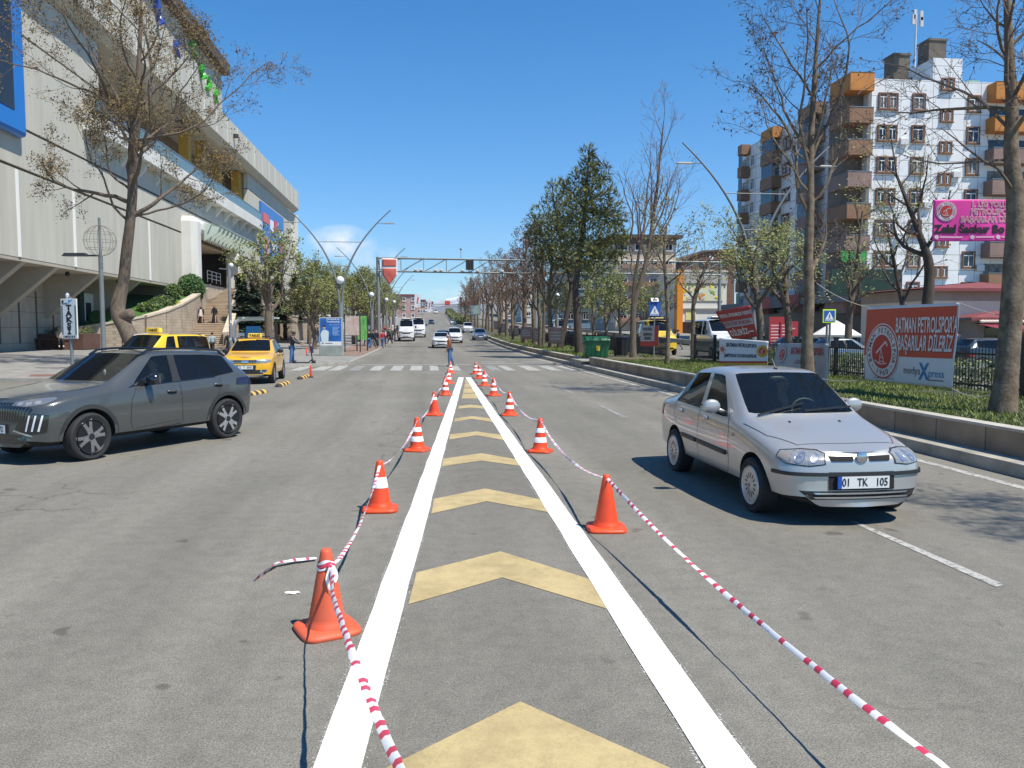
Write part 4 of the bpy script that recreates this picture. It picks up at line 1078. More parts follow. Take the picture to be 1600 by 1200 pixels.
class Car:
 def __init__(s, table, L, W, H, axles, wheel_r, paint_, trim, arch=.06, levels=2, quarter_glass=True, bpillar=None, glass_m=None):
  s.k = (L / table[-1][0] * .995, W / .875 if table is not T_SEDAN else W / .85, H / {id(T_SEDAN): 1.48, id(T_CROSS): 1.55, id(T_VAN): 1.81}[id(table)])
  s.L, s.W, s.H, s.axles, s.wr, s.rimk = L, W, H, axles, wheel_r, .66
  kx, ky, kz = s.k; rows = []
  for (xl, zlo, wlo, zm, wm, xb, zb, wb, xt, zt, wt, xc, zc) in table:
   xm = xl + (xb - xl) * .3
   r = [(xl, 0, zlo), (xl, wlo * .75, zlo), (xl, wlo, zlo + .10), (xm, wm, zm), (xl + (xb - xl) * .85, wb + (wm - wb) * .62, zb - .07), (xb, wb, zb),
     (xt, wt, zt), (xt + (xc - xt) * .2, wt - .055, zt + min(.055, (zc - zt) * .75)), (xc + (xt - xc) * .3, wt * .5, zc - (zc - zt) * .12), (xc, 0, zc)]
   rows.append([(L / 2 - x * kx, y * ky, z * kz) for x, y, z in r])
  n, m = len(rows), 10
  bm = bmesh.new(); lay = bm.edges.layers.float.new('crease_edge'); vlay = bm.verts.layers.float.new('crease_vert')
  gv = {}
  for i in range(n):
   for k in range(m):
    x, y, z = rows[i][k]
    v = bm.verts.new((x, y, z)); gv[i, k, 1] = v
    gv[i, k, -1] = v if k in (0, 9) else bm.verts.new((x, -y, z))
  def mid(i, j, k, sd):
   if i in (6,) and False: return 0
   if k == 5:
    if j == 7 or j == 9: return 2 if j == 7 else 3
    if j == 8: return 5
    if j == 10 and quarter_glass: return 4
    return 0
   if k in (7, 8) and j == 5: return 1
   if k in (7, 8) and j == 11: return 6
   if k in (0, 1): return 7
   return 0
  for i in range(n - 1):
   for k in range(m - 1):
    for sd in (1, -1):
     q = [gv[i, k, sd], gv[i, k + 1, sd], gv[i + 1, k + 1, sd], gv[i + 1, k, sd]]
     if sd < 0: q.reverse()
     q2 = []
     for v in q:
      if v not in q2: q2.append(v)
     f = bm.faces.new(q2); f.material_index = mid(i, i, k, sd); f.smooth = True
  for i, bulge in ((0, .07), (n - 1, -.05)):
   cv = {0: gv[i, 0, 1], 9: gv[i, 9, 1]}
   for k in range(1, 9):
    x, y, z = rows[i][k]; cv[k] = bm.verts.new((x + bulge, 0, z))
   for k in range(m - 1):
    for sd in (1, -1):
     q = [cv[k], cv[k + 1], gv[i, k + 1, sd], gv[i, k, sd]]
     q2 = []
     for v in q:
      if v not in q2: q2.append(v)
     if (i == 0) != (sd > 0): q2.reverse()
     f = bm.faces.new(q2); f.material_index = 7 if k == 0 else 0; f.smooth = True
  bmesh.ops.recalc_face_normals(bm, faces=bm.faces)
  for e in bm.edges:
   if len(e.link_faces) == 2 and e.link_faces[0].material_index != e.link_faces[1].material_index:
    e[lay] = .8
    for v in e.verts: v[vlay] = .45
  me = bpy.data.meshes.new('body'); bm.to_mesh(me); bm.free()
  mats = [paint_, 'w', 'sf', 'sr', 'q', trim, 'rw', under_mat]
  s.bodymats = [q if not isinstance(q, str) else under_mat for q in mats]
  for q in s.bodymats: me.materials.append(q)
  tmp = link_mesh('body', me)
  ss = tmp.modifiers.new('subdivision', 'SUBSURF'); ss.levels = levels; ss.render_levels = levels
  cut = MB()
  for ax_ in axles:
   for sd in (1, -1):
    cut.lathe([(wheel_r + arch, -.5), (wheel_r + arch, .5)], 30, c=(L / 2 - ax_, sd * (W - .22 + .5), wheel_r * .98), axis='y')
  co = cut.build('cutter', under_mat, fix=True)
  bo = tmp.modifiers.new('arches', 'BOOLEAN'); bo.operation = 'DIFFERENCE'; bo.object = co; bo.solver = 'EXACT'
  ev = evaluated(tmp); bpy.data.objects.remove(tmp); bpy.data.objects.remove(co)
  bm = bmesh.new(); bm.from_mesh(ev)
  for f in bm.faces:
   c = f.calc_center_median()
   for ax_ in axles:
    d = math.hypot(c.x - (L / 2 - ax_), c.z - wheel_r * .98)
    if d < wheel_r + arch - .002 and abs(c.y) > W * .4 and f.material_index in (0, 5): f.material_index = 7
    if d < wheel_r + arch + .004 and abs(f.normal.y) < .3 and abs(c.y) < W - .02 and d > wheel_r + arch - .03: f.material_index = 7
  s.bvh = BVHTree.FromBMesh(bm)
  # split: shell and each pane
  s.parts = []
  def pull(idx, side):
   b2 = bm.copy(); dele = [f for f in b2.faces if not (f.material_index in idx and (side == 0 or f.calc_center_median().y * side > 0))]
   bmesh.ops.delete(b2, geom=dele, context='FACES')
   me = bpy.data.meshes.new('m'); b2.to_mesh(me); b2.free(); return me
  gm = glass_m or car_glass
  s.root = None; s.pulled = [('body', pull((0, 5, 7), 0), None)]
  s.pulled[0][1].set_sharp_from_angle(angle=R(38))
  for nm, idx, g in (('windscreen', 1, gm), ('rear_window', 6, gm)): s.pulled.append((nm, pull((idx,), 0), g))
  for sd in (1, -1):
   for idx in (2, 3) + ((4,) if quarter_glass else ()): s.pulled.append(('side_window', pull((idx,), sd), (dark_glass if idx != 2 and gm is car_glass else gm) if not quarter_glass or idx != 4 else dark_glass))
  bm.free()
 def place(s, label, cat, loc, heading, group=None, name='car'):
  s.root = thing(name, label, cat, loc, heading, group)
  for nm, me, g in s.pulled:
   if not me.polygons: continue
   if not g:
    for q in s.bodymats: me.materials.append(q)
   if g:
    me.materials.clear(); me.materials.append(g)
    me.polygons.foreach_set('material_index', [0] * len(me.polygons))
   me.name = nm; link_mesh(nm, me, s.root)
  return s.root
 # -- surface patches
 def _patch(s, poly, fn, off, cuts=3):
  bm = bmesh.new(); vs = [bm.verts.new((u, v, 0)) for u, v in poly]
  f = bm.faces.new(vs); bmesh.ops.triangulate(bm, faces=[f])
  for _ in range(cuts): bmesh.ops.subdivide_edges(bm, edges=bm.edges[:], cuts=1, use_grid_fill=True)
  bad = []
  for v in bm.verts:
   o, d, sg = fn(v.co.x, v.co.y)
   h = s.bvh.ray_cast(o, d)
   if h[0] is None: bad.append(v); continue
   v.co = h[0] - d * (off * sg)
  if bad: bmesh.ops.delete(bm, geom=bad, context='VERTS')
  bmesh.ops.recalc_face_normals(bm, faces=bm.faces)
  return bm
 def patch(s, name, poly, m, mode, off=.006, side=1, parent=None, cuts=3, x0=.62, thick=0.):
  """a lamp, grille, trim or seam lying on the body: mode 'front'/'rear' (y, z), 'cyl'/'rcyl' (degrees round the corner, z), 'side' (x from nose, z)"""
  L = s.L
  def fn(u, v):
   if mode == 'front': return V((L / 2 + 1, u, v)), V((-1, 0, 0)), 1
   if mode == 'rear': return V((-L / 2 - 1, u, v)), V((1, 0, 0)), 1
   if mode == 'side': return V((L / 2 - u, side * 3, v)), V((0, -side, 0)), 1
   if mode == 'top': return V((L / 2 - u, v, 4)), V((0, 0, -1)), 1
   a = R(u); sg = 1 if mode == 'cyl' else -1
   return V((sg * (L / 2 + 2.2 - x0) * 0 + sg * (L / 2 - x0) + sg * math.cos(a) * 3, math.sin(a) * 3, v)), V((-sg * math.cos(a), -math.sin(a), 0)), 1
  bm = s._patch(poly, fn, off, cuts)
  me = bpy.data.meshes.new(name); bm.to_mesh(me); bm.free(); me.materials.append(m)
  me.polygons.foreach_set('use_smooth', [True] * len(me.polygons))
  o = link_mesh(name, me, parent or s.root)
  if thick: sd = o.modifiers.new('thickness', 'SOLIDIFY'); sd.thickness = thick; sd.offset = 0
  return o
 def seam(s, name, pts, w, m, mode, side=1, off=.003):
  """a thin line along a path on the body, as one part"""
  out = bmesh.new()
  for path in pts:
   for (a, b) in zip(path, path[1:]):
    a, b = V((*a, 0)), V((*b, 0)); d = (b - a).normalized(); n = V((-d.y, d.x, 0)) * w / 2; k = max(1, int((b - a).length / .06))
    row = []
    for i in range(k + 1):
     q = a.lerp(b, i / k)
     for e in (q + n, q - n):
      if mode == 'side': o, dr = V((s.L / 2 - e.x, side * 3, e.y)), V((0, -side, 0))
      elif mode == 'top': o, dr = V((s.L / 2 - e.x, e.y, 4)), V((0, 0, -1))
      else: o, dr = V((s.L / 2 + 2, e.x, e.y)), V((-1, 0, 0))
      h = s.bvh.ray_cast(o, dr); row.append(out.verts.new(h[0] - dr * off) if h[0] is not None else None)
    for i in range(k):
     q = [row[2 * i], row[2 * i + 1], row[2 * i + 3], row[2 * i + 2]]
     if None not in q: out.faces.new(q)
  me = bpy.data.meshes.new(name); out.to_mesh(me); out.free(); me.materials.append(m); return link_mesh(name, me, s.root)
 def wheels(s, rim_fn, steer=0.):
  w = .20 if s.wr < .4 else .24
  t = MB(); r = s.wr; ri = r * s.rimk
  t.lathe([(ri, -w * .42), (r * .9, -w * .5), (r * .975, -w * .42), (r, -w * .3), (r, w * .3), (r * .975, w * .42), (r * .9, w * .5), (ri, w * .42), (ri * .97, w * .3), (ri * .97, -w * .3)], 40, axis='y', caps=False)
  tm = t.mesh('wheel', rubber, 35, True)
  rims = rim_fn(ri, w)
  for i, ax_ in enumerate(s.axles):
   for sd in (1, -1):
    o = link_mesh('wheel', tm, s.root); o.location = (s.L / 2 - ax_, sd * (s.W - w * .5 + .012), r - .006); o.rotation_euler = (0, 0, (math.pi if sd < 0 else 0) + (steer if i == 0 else 0))
    for nm, me in rims:
     c = link_mesh(nm, me, o); c.rotation_euler = (0, .5 * i + .3 * sd, 0)
 def cabin(s, driver=True, seats=True, cols=None):
  """dashboard, seats, steering wheel and a dim floor, seen through the glass"""
  kx, ky, kz = s.k; L = s.L
  b = MB(); b.bx(L / 2 - 3.3 * kx, L / 2 - 1.35 * kx, -.66 * ky, .66 * ky, .32 * kz, .5 * kz); b.box((L / 2 - 1.52 * kx, 0, .80 * kz), (.42 * kx, 1.36 * ky, .22 * kz)); b.build('dashboard', interior_mat, s.root, bevel=.03)
  if seats:
   for x in (2.25, 2.95):
    for y in ((-.36, .36) if x < 2.5 else (-.36, .0, .36)):
     b = MB(); b.box((L / 2 - x * kx, y * ky, .56 * kz), (.5, .46, .16)); b.box((L / 2 - (x + .27) * kx, y * ky, .86 * kz), (.13, .44, .56), mtx=Matrix.Rotation(R(-10), 3, 'Y')); b.box((L / 2 - (x + .33) * kx, y * ky, 1.2 * kz), (.09, .25, .16)); b.build('seat', interior_mat, s.root, bevel=.03)
  b = MB(); c = V((L / 2 - 1.80 * kx, .36 * ky, .93 * kz)); b.tube([c + Matrix.Rotation(R(-25), 3, 'Y') @ V((0, .18 * math.cos(a), .18 * math.sin(a))) for a in [2 * math.pi * k / 20 for k in range(21)]], .016, 6, caps=False); b.build('steering_wheel', black_plastic, s.root)
 def mirror(s, x, z, m, size=(.10, .22, .15)):
  kx, ky, kz = s.k
  for sd in (1, -1):
   b = MB(); h = s.bvh.ray_cast(V((s.L / 2 - x, sd * 3, z)), V((0, -sd, 0)))
   y0 = abs(h[0].y) if h[0] is not None else s.W * .9
   c = V((s.L / 2 - x, sd * (y0 + .15), z + .05))
   b.box(c, [q * 1.28 for q in size], taper=.8); b.bar((c.x, sd * (y0 - .03), z - .02), (c.x, sd * (y0 + .1), z + .02), .06, .05)
   q = b.build('mirror', m, s.root, smooth=50); bv = q.modifiers.new('round', 'SUBSURF'); bv.levels = bv.render_levels = 2
   b = MB(); b.box(c + V((-size[0] * .5, 0, 0)), (.01, size[1] * .75, size[2] * .7)); b.build('mirror_glass', chrome, q)
 def plate(s, txt, z, y=0, mode='front', w=.52, h=.115, parts=None, lab=None):
  sg = 1 if mode == 'front' else -1
  hit = s.bvh.ray_cast(V((sg * (s.L / 2 + 1), y, z)), V((-sg, 0, 0)))
  x = hit[0].x + sg * .014
  b = MB(); b.bx(x - .012, x + .006, y - w / 2 - .006, y + w / 2 + .006, z - h / 2 - .006, z + h / 2 + .006); b.build('plate_frame', black_plastic, s.root)
  b = MB(); b.bx(x - .005, x + .008, y - w / 2, y + w / 2, z - h / 2, z + h / 2); p = b.build('number_plate', plate_mat, s.root)
  lf = -1 * sg                      # reading direction left = -y when seen from the front
  b = MB(); yb = y - sg * (w / 2 - .02); b.bx(x, x + .0095, yb - .02, yb + .02, z - h / 2, z + h / 2); b.build('blue_band', plate_blue, p)
  if txt:
   for tx, u in txt: text(tx, h * .92, ink, frame((x + sg * .0105, y + sg * u * w / 2, z - .002), (0, sg, 0), (0, 0, 1)), p, bold=.0015, sx=.8, extrude=.0005)
def rim_hubcap(ri, w):
 b = MB(); f = w * .40
 b.lathe([(ri * 1.0, f + .012), (ri * .97, f + .022), (ri * .86, f + .006), (ri * .4, f + .012), (ri * .25, f + .024), (ri * .08, f + .026), (.004, f + .026)], 36, axis='y')
 base = b.mesh('rim', mat('hubcap_silver', (.52, .53, .54), .35, .65), 30, True)
 d = MB()
 for k in range(14):
  a = 2 * math.pi * k / 14; rm = Matrix.Rotation(a, 3, 'Y')
  pts = [rm @ V((x * ri, f + yy, z * ri)) for x, yy, z in ((.36, .0145, -.02), (.62, .0125, -.05), (.84, .009, -.055), (.84, .009, .055), (.62, .0125, .05), (.36, .0145, .02))]
  d.add(pts, [(0, 1, 2, 3, 4, 5)])
 slots = d.mesh('rim_slots', under_mat)
 e = MB(); e.lathe([(ri * .11, f + .027), (.003, f + .03)], 14, axis='y'); cap = e.mesh('hub_badge', mat('badge_rust', (.3, .12, .05), .5))
 return [('rim', base), ('rim_slots', slots), ('hub_badge', cap)]
def rim_alloy(ri, w):
 b = MB(); f = w * .30
 b.lathe([(ri * 1.0, f + .03), (ri * .985, f + .045), (ri * .9, f + .03), (ri * .88, f - .06), (ri * .5, f - .09), (.004, f - .09)], 40, axis='y')
 base = b.mesh('rim', mat('rim_black', (.02, .02, .022), .4, .4), 30, True)
 d = MB()
 def spoke(a, poly, y0, y1):
  rm = Matrix.Rotation(a, 3, 'Y'); lo = [rm @ V((x * ri, y0, z * ri)) for x, z in poly]; hi = [rm @ V((x * ri, y1, z * ri)) for x, z in poly]; n = len(poly)
  d.add(lo + hi, [tuple(range(n)), tuple(range(2 * n - 1, n - 1, -1))] + [(i, n + i, n + (i + 1) % n, (i + 1) % n) for i in range(n)])
 for k in range(4):
  a = math.pi / 2 * k
  spoke(a, [(.10, -.15), (.50, -.21), (.97, -.36), (.97, -.15), (.58, -.035), (.58, .035), (.97, .15), (.97, .36), (.50, .21), (.10, .15)], f - .05, f + .03)
 silver = d.mesh('rim_spokes', mat('diamond_cut_alloy', (.62, .62, .62), .4, .3), None, True)
 h = MB(); h.lathe([(ri * .20, f + .0), (ri * .19, f + .034), (.003, f + .036)], 20, axis='y')
 for k in range(4):
  a = math.pi / 2 * k + math.pi / 4
  rm = Matrix.Rotation(a, 3, 'Y')
  pts = [rm @ V((x * ri, f + .005, z * ri)) for x, z in ((.28, -.22), (.72, -.40), (.88, 0), (.72, .40), (.28, .22))]
  h.add(pts, [(0, 1, 2, 3, 4)])
 cap = h.mesh('hub_cap', mat('rim_insert', (.03, .031, .034), .45, .3), 30)
 return [('rim', base), ('rim_spokes', silver), ('hub_cap', cap)]
def rim_steel(ri, w):
 b = MB(); f = w * .34
 b.lathe([(ri * 1.0, f + .012), (ri * .9, f + .02), (ri * .6, f - .02), (ri * .3, f + .015), (.004, f + .02)], 24, axis='y')
 m = b.mesh('rim', mat('steel_rim', (.36, .37, .38), .4, .6), 40, True)
 d = MB()
 for k in range(10):
  rm = Matrix.Rotation(2 * math.pi * k / 10, 3, 'Y'); d.add([rm @ V((x * ri, f + .012, z * ri)) for x, z in ((.62, -.07), (.86, -.09), (.86, .09), (.62, .07))], [(0, 1, 2, 3)])
 return [('rim', m), ('rim_slots', d.mesh('rim_slots', under_mat))]
def heading_from(front, rear):
 d = V(front) - V(rear); return math.atan2(d.y, d.x)
def mirror_poly(p): return [(-u, v) for u, v in p]
seam_mat = mat('panel_gap', (.012, .012, .013), .7)
# ---- silver saloon driving towards us on the right
def silver_saloon():
 silver = car_paint('silver_car_paint', (.50, .485, .455), .5, .36)
 c = Car(T_SEDAN, 4.10, .78, 1.43, (.79, 3.19), .285, silver, silver, arch=.055)
 f, r = gp(1183, 797), gp(1066, 736.5)
 hd = heading_from(f, r)
 ax = V((math.cos(hd), math.sin(hd), 0)); left = V((-ax.y, ax.x, 0))
 # its right-hand wheels are the ones we see: the centre line lies one half track to its left
 mid_axle = (f + r) / 2 + left * (.78 - .1)
 ctr = mid_axle - ax * (4.10 / 2 - (.79 + 3.19) / 2)
 root = c.place('silver four door saloon with dark side strips driving towards the camera', 'car', ctr, hd)
 c.rimk = .71; c.wheels(rim_hubcap); c.cabin(); c.mirror(1.70, .955, silver)
 # lamps wrap round the corners
 for sg in (1, -1):
  pl = [(30, .60), (40, .583), (55, .60), (63, .64), (63, .70), (50, .718), (38, .715), (31, .69)]
  if sg < 0: pl = mirror_poly(pl)
  cx_, cz_ = sum(u for u, v in pl) / len(pl), sum(v for u, v in pl) / len(pl)
  c.patch('headlight_surround', [(cx_ + (u - cx_) * 1.06, cz_ + (v - cz_) * 1.14) for u, v in pl], seam_mat, 'cyl', .004, cuts=4, x0=.72)
  h = c.patch('headlight', pl, lens_mat, 'cyl', .008, cuts=4, x0=.72)
  for (u, v, rad) in ((37, .648, .042), (46.5, .652, .05)):
   k = [(sg * (u + math.degrees(rad / .9) * math.cos(a)), v + rad * math.sin(a)) for a in [2 * math.pi * j / 14 for j in range(14)]]
   c.patch('reflector', k, chrome, 'cyl', .012, cuts=1, parent=h, x0=.72)
  k = [(sg * u, v) for u, v in ((54, .615), (61.5, .65), (61.5, .69), (54, .70))]
  c.patch('indicator_lens', k, mat('indicator_amber', (.42, .36, .30), .2, .4), 'cyl', .012, cuts=2, parent=h, x0=.72)
 # grille: silver surround, two dark slots and a round badge
 for sg in (1, -1):
  c.patch('grille_slot', [(sg * .085, .625), (sg * .29, .625), (sg * .315, .672), (sg * .075, .672)], under_mat, 'front', .009, cuts=3)
 b = MB(); hit = c.bvh.ray_cast(V((5, 0, .66)), V((-1, 0, 0)))[0]; b.lathe([(.055, 0), (.055, .02), (.03, .03)], 18, c=(hit.x + .012, 0, .66), axis='x'); b.build('badge', chrome, root, smooth=40)
 # bumper strip, lower intake with bright bars, number plate
 c.patch('bumper_strip', [(-66, .485), (66, .485), (66, .52), (-66, .52)], black_plastic, 'cyl', .012, cuts=6, x0=.72, thick=.01)
 c.patch('lower_intake', [(-.50, .265), (.50, .265), (.60, .345), (-.60, .345)], under_mat, 'front', .008, cuts=4)
 for z in (.285, .325): c.patch('intake_bar', [(-.46, z - .008), (.46, z - .008), (.48, z + .008), (-.48, z + .008)], chrome, 'front', .018, cuts=4)
 c.patch('plate_recess', [(-.33, .355), (.33, .355), (.33, .525), (-.33, .525)], under_mat, 'front', .010, cuts=3)
 c.plate([('01', -.68), ('TK', -.05), ('105', .70)], .43, -.0)
 # door outlines, handles, rubbing strips, sills
 for sd in (1, -1):
  c.seam('panel_gap', [[(1.52, .93), (1.42, .75), (1.40, .45), (1.46, .30)], [(1.46, .30), (3.0, .30)], [(2.35, .93), (2.36, .30)], [(3.0, .30), (3.02, .5), (3.22, .75), (3.26, .95)], ], .007, seam_mat, 'side', sd)
  c.patch('rubbing_strip', [(1.46, .485), (2.34, .50), (2.34, .545), (1.46, .53)], black_plastic, 'side', .014, sd, thick=.012)
  c.patch('rubbing_strip', [(2.38, .50), (3.12, .512), (3.10, .557), (2.38, .545)], black_plastic, 'side', .014, sd, thick=.012)
  c.patch('sill', [(1.2, .19), (2.85, .19), (2.85, .27), (1.2, .27)], black_plastic, 'side', .004, sd, cuts=4)
  for x in (2.12, 2.98):
   h = c.bvh.ray_cast(V((c.L / 2 - x, sd * 3, .83)), V((0, -sd, 0)))[0]
   b = MB(); b.ball(h + V((0, sd * .012, 0)), (.075, .022, .026), 10, 6); b.build('door_handle', silver, root, smooth=60)
  c.patch('side_repeater', [(1.27, .72), (1.34, .715), (1.34, .74), (1.27, .745)], mat('indicator_amber', (.42, .36, .30)), 'side', .006, sd, cuts=1)
  c.patch('window_rubber', [(2.30, .945), (3.2, .965), (3.2, .985), (2.3, .965)], black_plastic, 'side', .004, sd)
  c.patch('tail_lamp', [(sd * 40, .68), (sd * 62, .70), (sd * 62, .84), (sd * 40, .86)], tail_red, 'rcyl', .006, x0=.72)
 # bonnet outline, wipers, roof aerial
 c.seam('panel_gap', [[(.36, -.50), (.70, -.66), (1.16, -.71)], [(.36, .50), (.70, .66), (1.16, .71)], [(.36, -.50), (.33, 0), (.36, .50)]], .007, seam_mat, 'top')
 for y0, y1, x1 in ((-.55, .02, 1.42), (-.02, .58, 1.44)):
  q0 = c.bvh.ray_cast(V((c.L / 2 - 1.17, y0, 4)), V((0, 0, -1)))[0]; q1 = c.bvh.ray_cast(V((c.L / 2 - x1 + .13, y1, 4)), V((0, 0, -1)))[0]
  b = MB(); b.bar(q0 + V((.01, 0, .02)), q1 + V((.02, 0, .025)), .014, .02); b.build('wiper', black_plastic, root)
 for y in (-.28, .28):
  q0 = c.bvh.ray_cast(V((c.L / 2 - .98, y, 4)), V((0, 0, -1)))[0]; b = MB(); b.ball(q0, (.025, .015, .012), 8, 5); b.build('washer_jet', black_plastic, root)
 q0 = c.bvh.ray_cast(V((c.L / 2 - 2.02, .05, 4)), V((0, 0, -1)))[0]
 b = MB(); b.ball(q0, (.04, .025, .015), 8, 5); b.tube([q0, q0 + V((-.10, 0, .12))], [.009, .005], 6); b.build('aerial', black_plastic, root)
 b = MB(); b.ball((c.L / 2 - 1.86, 0, 1.30), (.02, .11, .035), 10, 6); b.build('rear_view_mirror', black_plastic, root)
 return root
# ---- grey crossover turning in from the left
def grey_crossover():
 grey = car_paint('flat_grey_car_paint', (.068, .072, .070), .1, .26)
 c = Car(T_CROSS, 4.19, .885, 1.545, (.86, 3.465), .345, grey, black_plastic, arch=.06)
 f, r = gp(138, 718), gp(350, 684)
 hd = heading_from(f, r); ax = V((math.cos(hd), math.sin(hd), 0)); left = V((-ax.y, ax.x, 0))
 mid_axle = (f + r) / 2 - left * (.885 - .1)
 ctr = mid_axle - ax * (4.19 / 2 - (.86 + 3.465) / 2)
 root = c.place('dark grey crossover with black roof rails and tinted rear windows turning left', 'car', ctr, hd)
 c.rimk = .72; c.wheels(rim_alloy, steer=.05); c.cabin()
 c.mirror(1.86, 1.06, mat('gloss_black', (.012, .012, .013), .15, 0, coat=1.), (.12, .25, .17))
 gloss = MATS['gloss_black']
 for sg in (1, -1):
  pl = [(24, .83), (40, .815), (54, .845), (66, .915), (64, .935), (46, .92), (27, .875)]
  if sg < 0: pl = mirror_poly(pl)
  h = c.patch('headlight', pl, mat('headlight_dark', (.20, .22, .25), .12, .4), 'cyl', .007, cuts=4, x0=.80)
  for u, v, w2 in ((33, .848, 4), (41, .85, 4), (49, .866, 4)):
   c.patch('lamp_element', [(sg * (u - w2 * .6), v - .02), (sg * (u + w2 * .7), v - .014), (sg * (u + w2 * .9), v + .03), (sg * (u - w2 * .4), v + .026)], lens_mat, 'cyl', .012, cuts=2, parent=h, x0=.80)
  # dark side intake with three light claws
  pl = [(28, .49), (42, .44), (56, .47), (58, .70), (46, .73), (33, .63)]
  q = c.patch('side_intake', [(sg * u, v) for u, v in pl], gloss, 'cyl', .006, cuts=4, x0=.80)
  for u in (40.5, 45.5, 50.5):
   c.patch('daytime_light', [(sg * (u - 1.6), .48), (sg * (u + 0.0), .478), (sg * (u + 3.4), .70), (sg * (u + 2.0), .70)], mat('daytime_light', (.75, .77, .8), .2), 'cyl', .013, cuts=3, parent=q, x0=.80)
  c.patch('bumper_blade', [(sg * 26, .475), (sg * 45, .405), (sg * 45, .425), (sg * 27, .50)], chrome, 'cyl', .012, cuts=3, x0=.80)
  c.patch('tail_lamp', [(sg * 38, .90), (sg * 68, .92), (sg * 66, 1.03), (sg * 38, 1.05)], mat('smoked_tail_lamp', (.02, .025, .07), .12, .2), 'rcyl', .012, x0=.85, cuts=4)
 c.patch('grille', [(-.56, .60), (.56, .60), (.66, .78), (.52, .865), (-.52, .865), (-.66, .78)], gloss, 'front', .006, cuts=5)
 for k in range(25):
  y = -.57 + .0475 * k
  c.patch('grille_fin', [(y - .005, .63), (y + .005, .63), (y * 1.12 + .007, .85), (y * 1.12 - .007, .85)], grey, 'front', .012, cuts=2)
 for z in (.67, .715, .76, .805): c.patch('grille_bar', [(-.56, z - .005), (.56, z - .005), (.56, z + .005), (-.56, z + .005)], gloss, 'front', .014, cuts=3)
 c.patch('lower_grille', [(-.60, .30), (.60, .30), (.56, .43), (-.56, .43)], gloss, 'front', .006, cuts=4)
 c.plate([('34', -.6), ('BRT', -.02), ('72', .66)], .50, w=.48)
 for sd in (1, -1):
  c.seam('panel_gap', [[(1.66, 1.0), (1.55, .80), (1.52, .50), (1.58, .33)], [(1.58, .33), (3.0, .33)], [(2.48, 1.02), (2.50, .33)], [(3.0, .33), (3.05, .55), (3.30, .82), (3.34, 1.07)]], .008, seam_mat, 'side', sd)
  c.patch('sill_cladding', [(1.26, .235), (3.06, .235), (3.06, .315), (1.26, .315)], black_plastic, 'side', .006, sd, cuts=4)
  c.patch('door_blade', [(1.62, .36), (2.46, .40), (2.46, .425), (1.62, .375)], car_paint('flat_grey_car_paint', (.068, .072, .070)), 'side', .018, sd, cuts=3)
  # arch lips in black plastic
  for ax_ in c.axles:
   pts = []
   for k in range(21):
    a = math.pi * (-.06 + 1.12 * k / 20); rr = c.wr + .085
    pts.append((ax_ - math.cos(a) * rr, max(.24, c.wr + math.sin(a) * rr)))
   o = c.seam('arch_trim', [pts], .058, mat('arch_plastic', (.03, .031, .031), .65), 'side', sd, off=.008)
  for x in (2.30, 3.28):
   z = .90 if x < 3 else .95
   h = c.bvh.ray_cast(V((c.L / 2 - x, sd * 3, z)), V((0, -sd, 0)))[0]
   b = MB(); b.ball(h + V((0, sd * .015, 0)), (.10, .025, .022), 12, 6); b.build('door_handle', grey, root, smooth=60)
   c.patch('handle_recess', [(x - .08, z - .045), (x + .08, z - .045), (x + .09, z), (x - .09, z)], seam_mat, 'side', .002, sd, cuts=2)
  b = MB(); pts = []
  for k in range(13):
   x = 1.95 + 1.75 * k / 12; h = c.bvh.ray_cast(V((c.L / 2 - x, sd * .575, 4)), V((0, 0, -1)))[0]; pts.append(h + V((0, 0, .05 if 0 < k < 12 else .005)))
  b.tube(pts, .02, 6); b.build('roof_rail', gloss, root, smooth=50)
  c.patch('window_trim', [(1.74, 1.005), (2.5, 1.035), (3.25, 1.065), (3.25, 1.08), (2.5, 1.05), (1.74, 1.02)], gloss, 'side', .004, sd, cuts=4)
  c.patch('mirror_triangle', [(1.52, 1.0), (1.80, 1.02), (1.93, 1.16)], gloss, 'side', .004, sd)
 c.seam('panel_gap', [[(.45, -.60), (.8, -.70), (1.15, -.73)], [(.45, .60), (.8, .70), (1.15, .73)]], .007, seam_mat, 'top')
 c.patch('panoramic_roof', [(2.08, -.50), (3.3, -.50), (3.3, .50), (2.08, .50)], gloss, 'top', .003, cuts=4)
 b = MB(); b.ball((c.L / 2 - 1.98, 0, 1.36), (.02, .12, .04), 10, 6); b.build('rear_view_mirror', black_plastic, root)
 b = MB(); b.ball((c.L / 2 - 1.78, .0, 1.20), (.012, .03, .045), 8, 6); b.build('hanging_charm', white_paint, root)
 return root
CAR_S, CAR_G = silver_saloon(), grey_crossover()
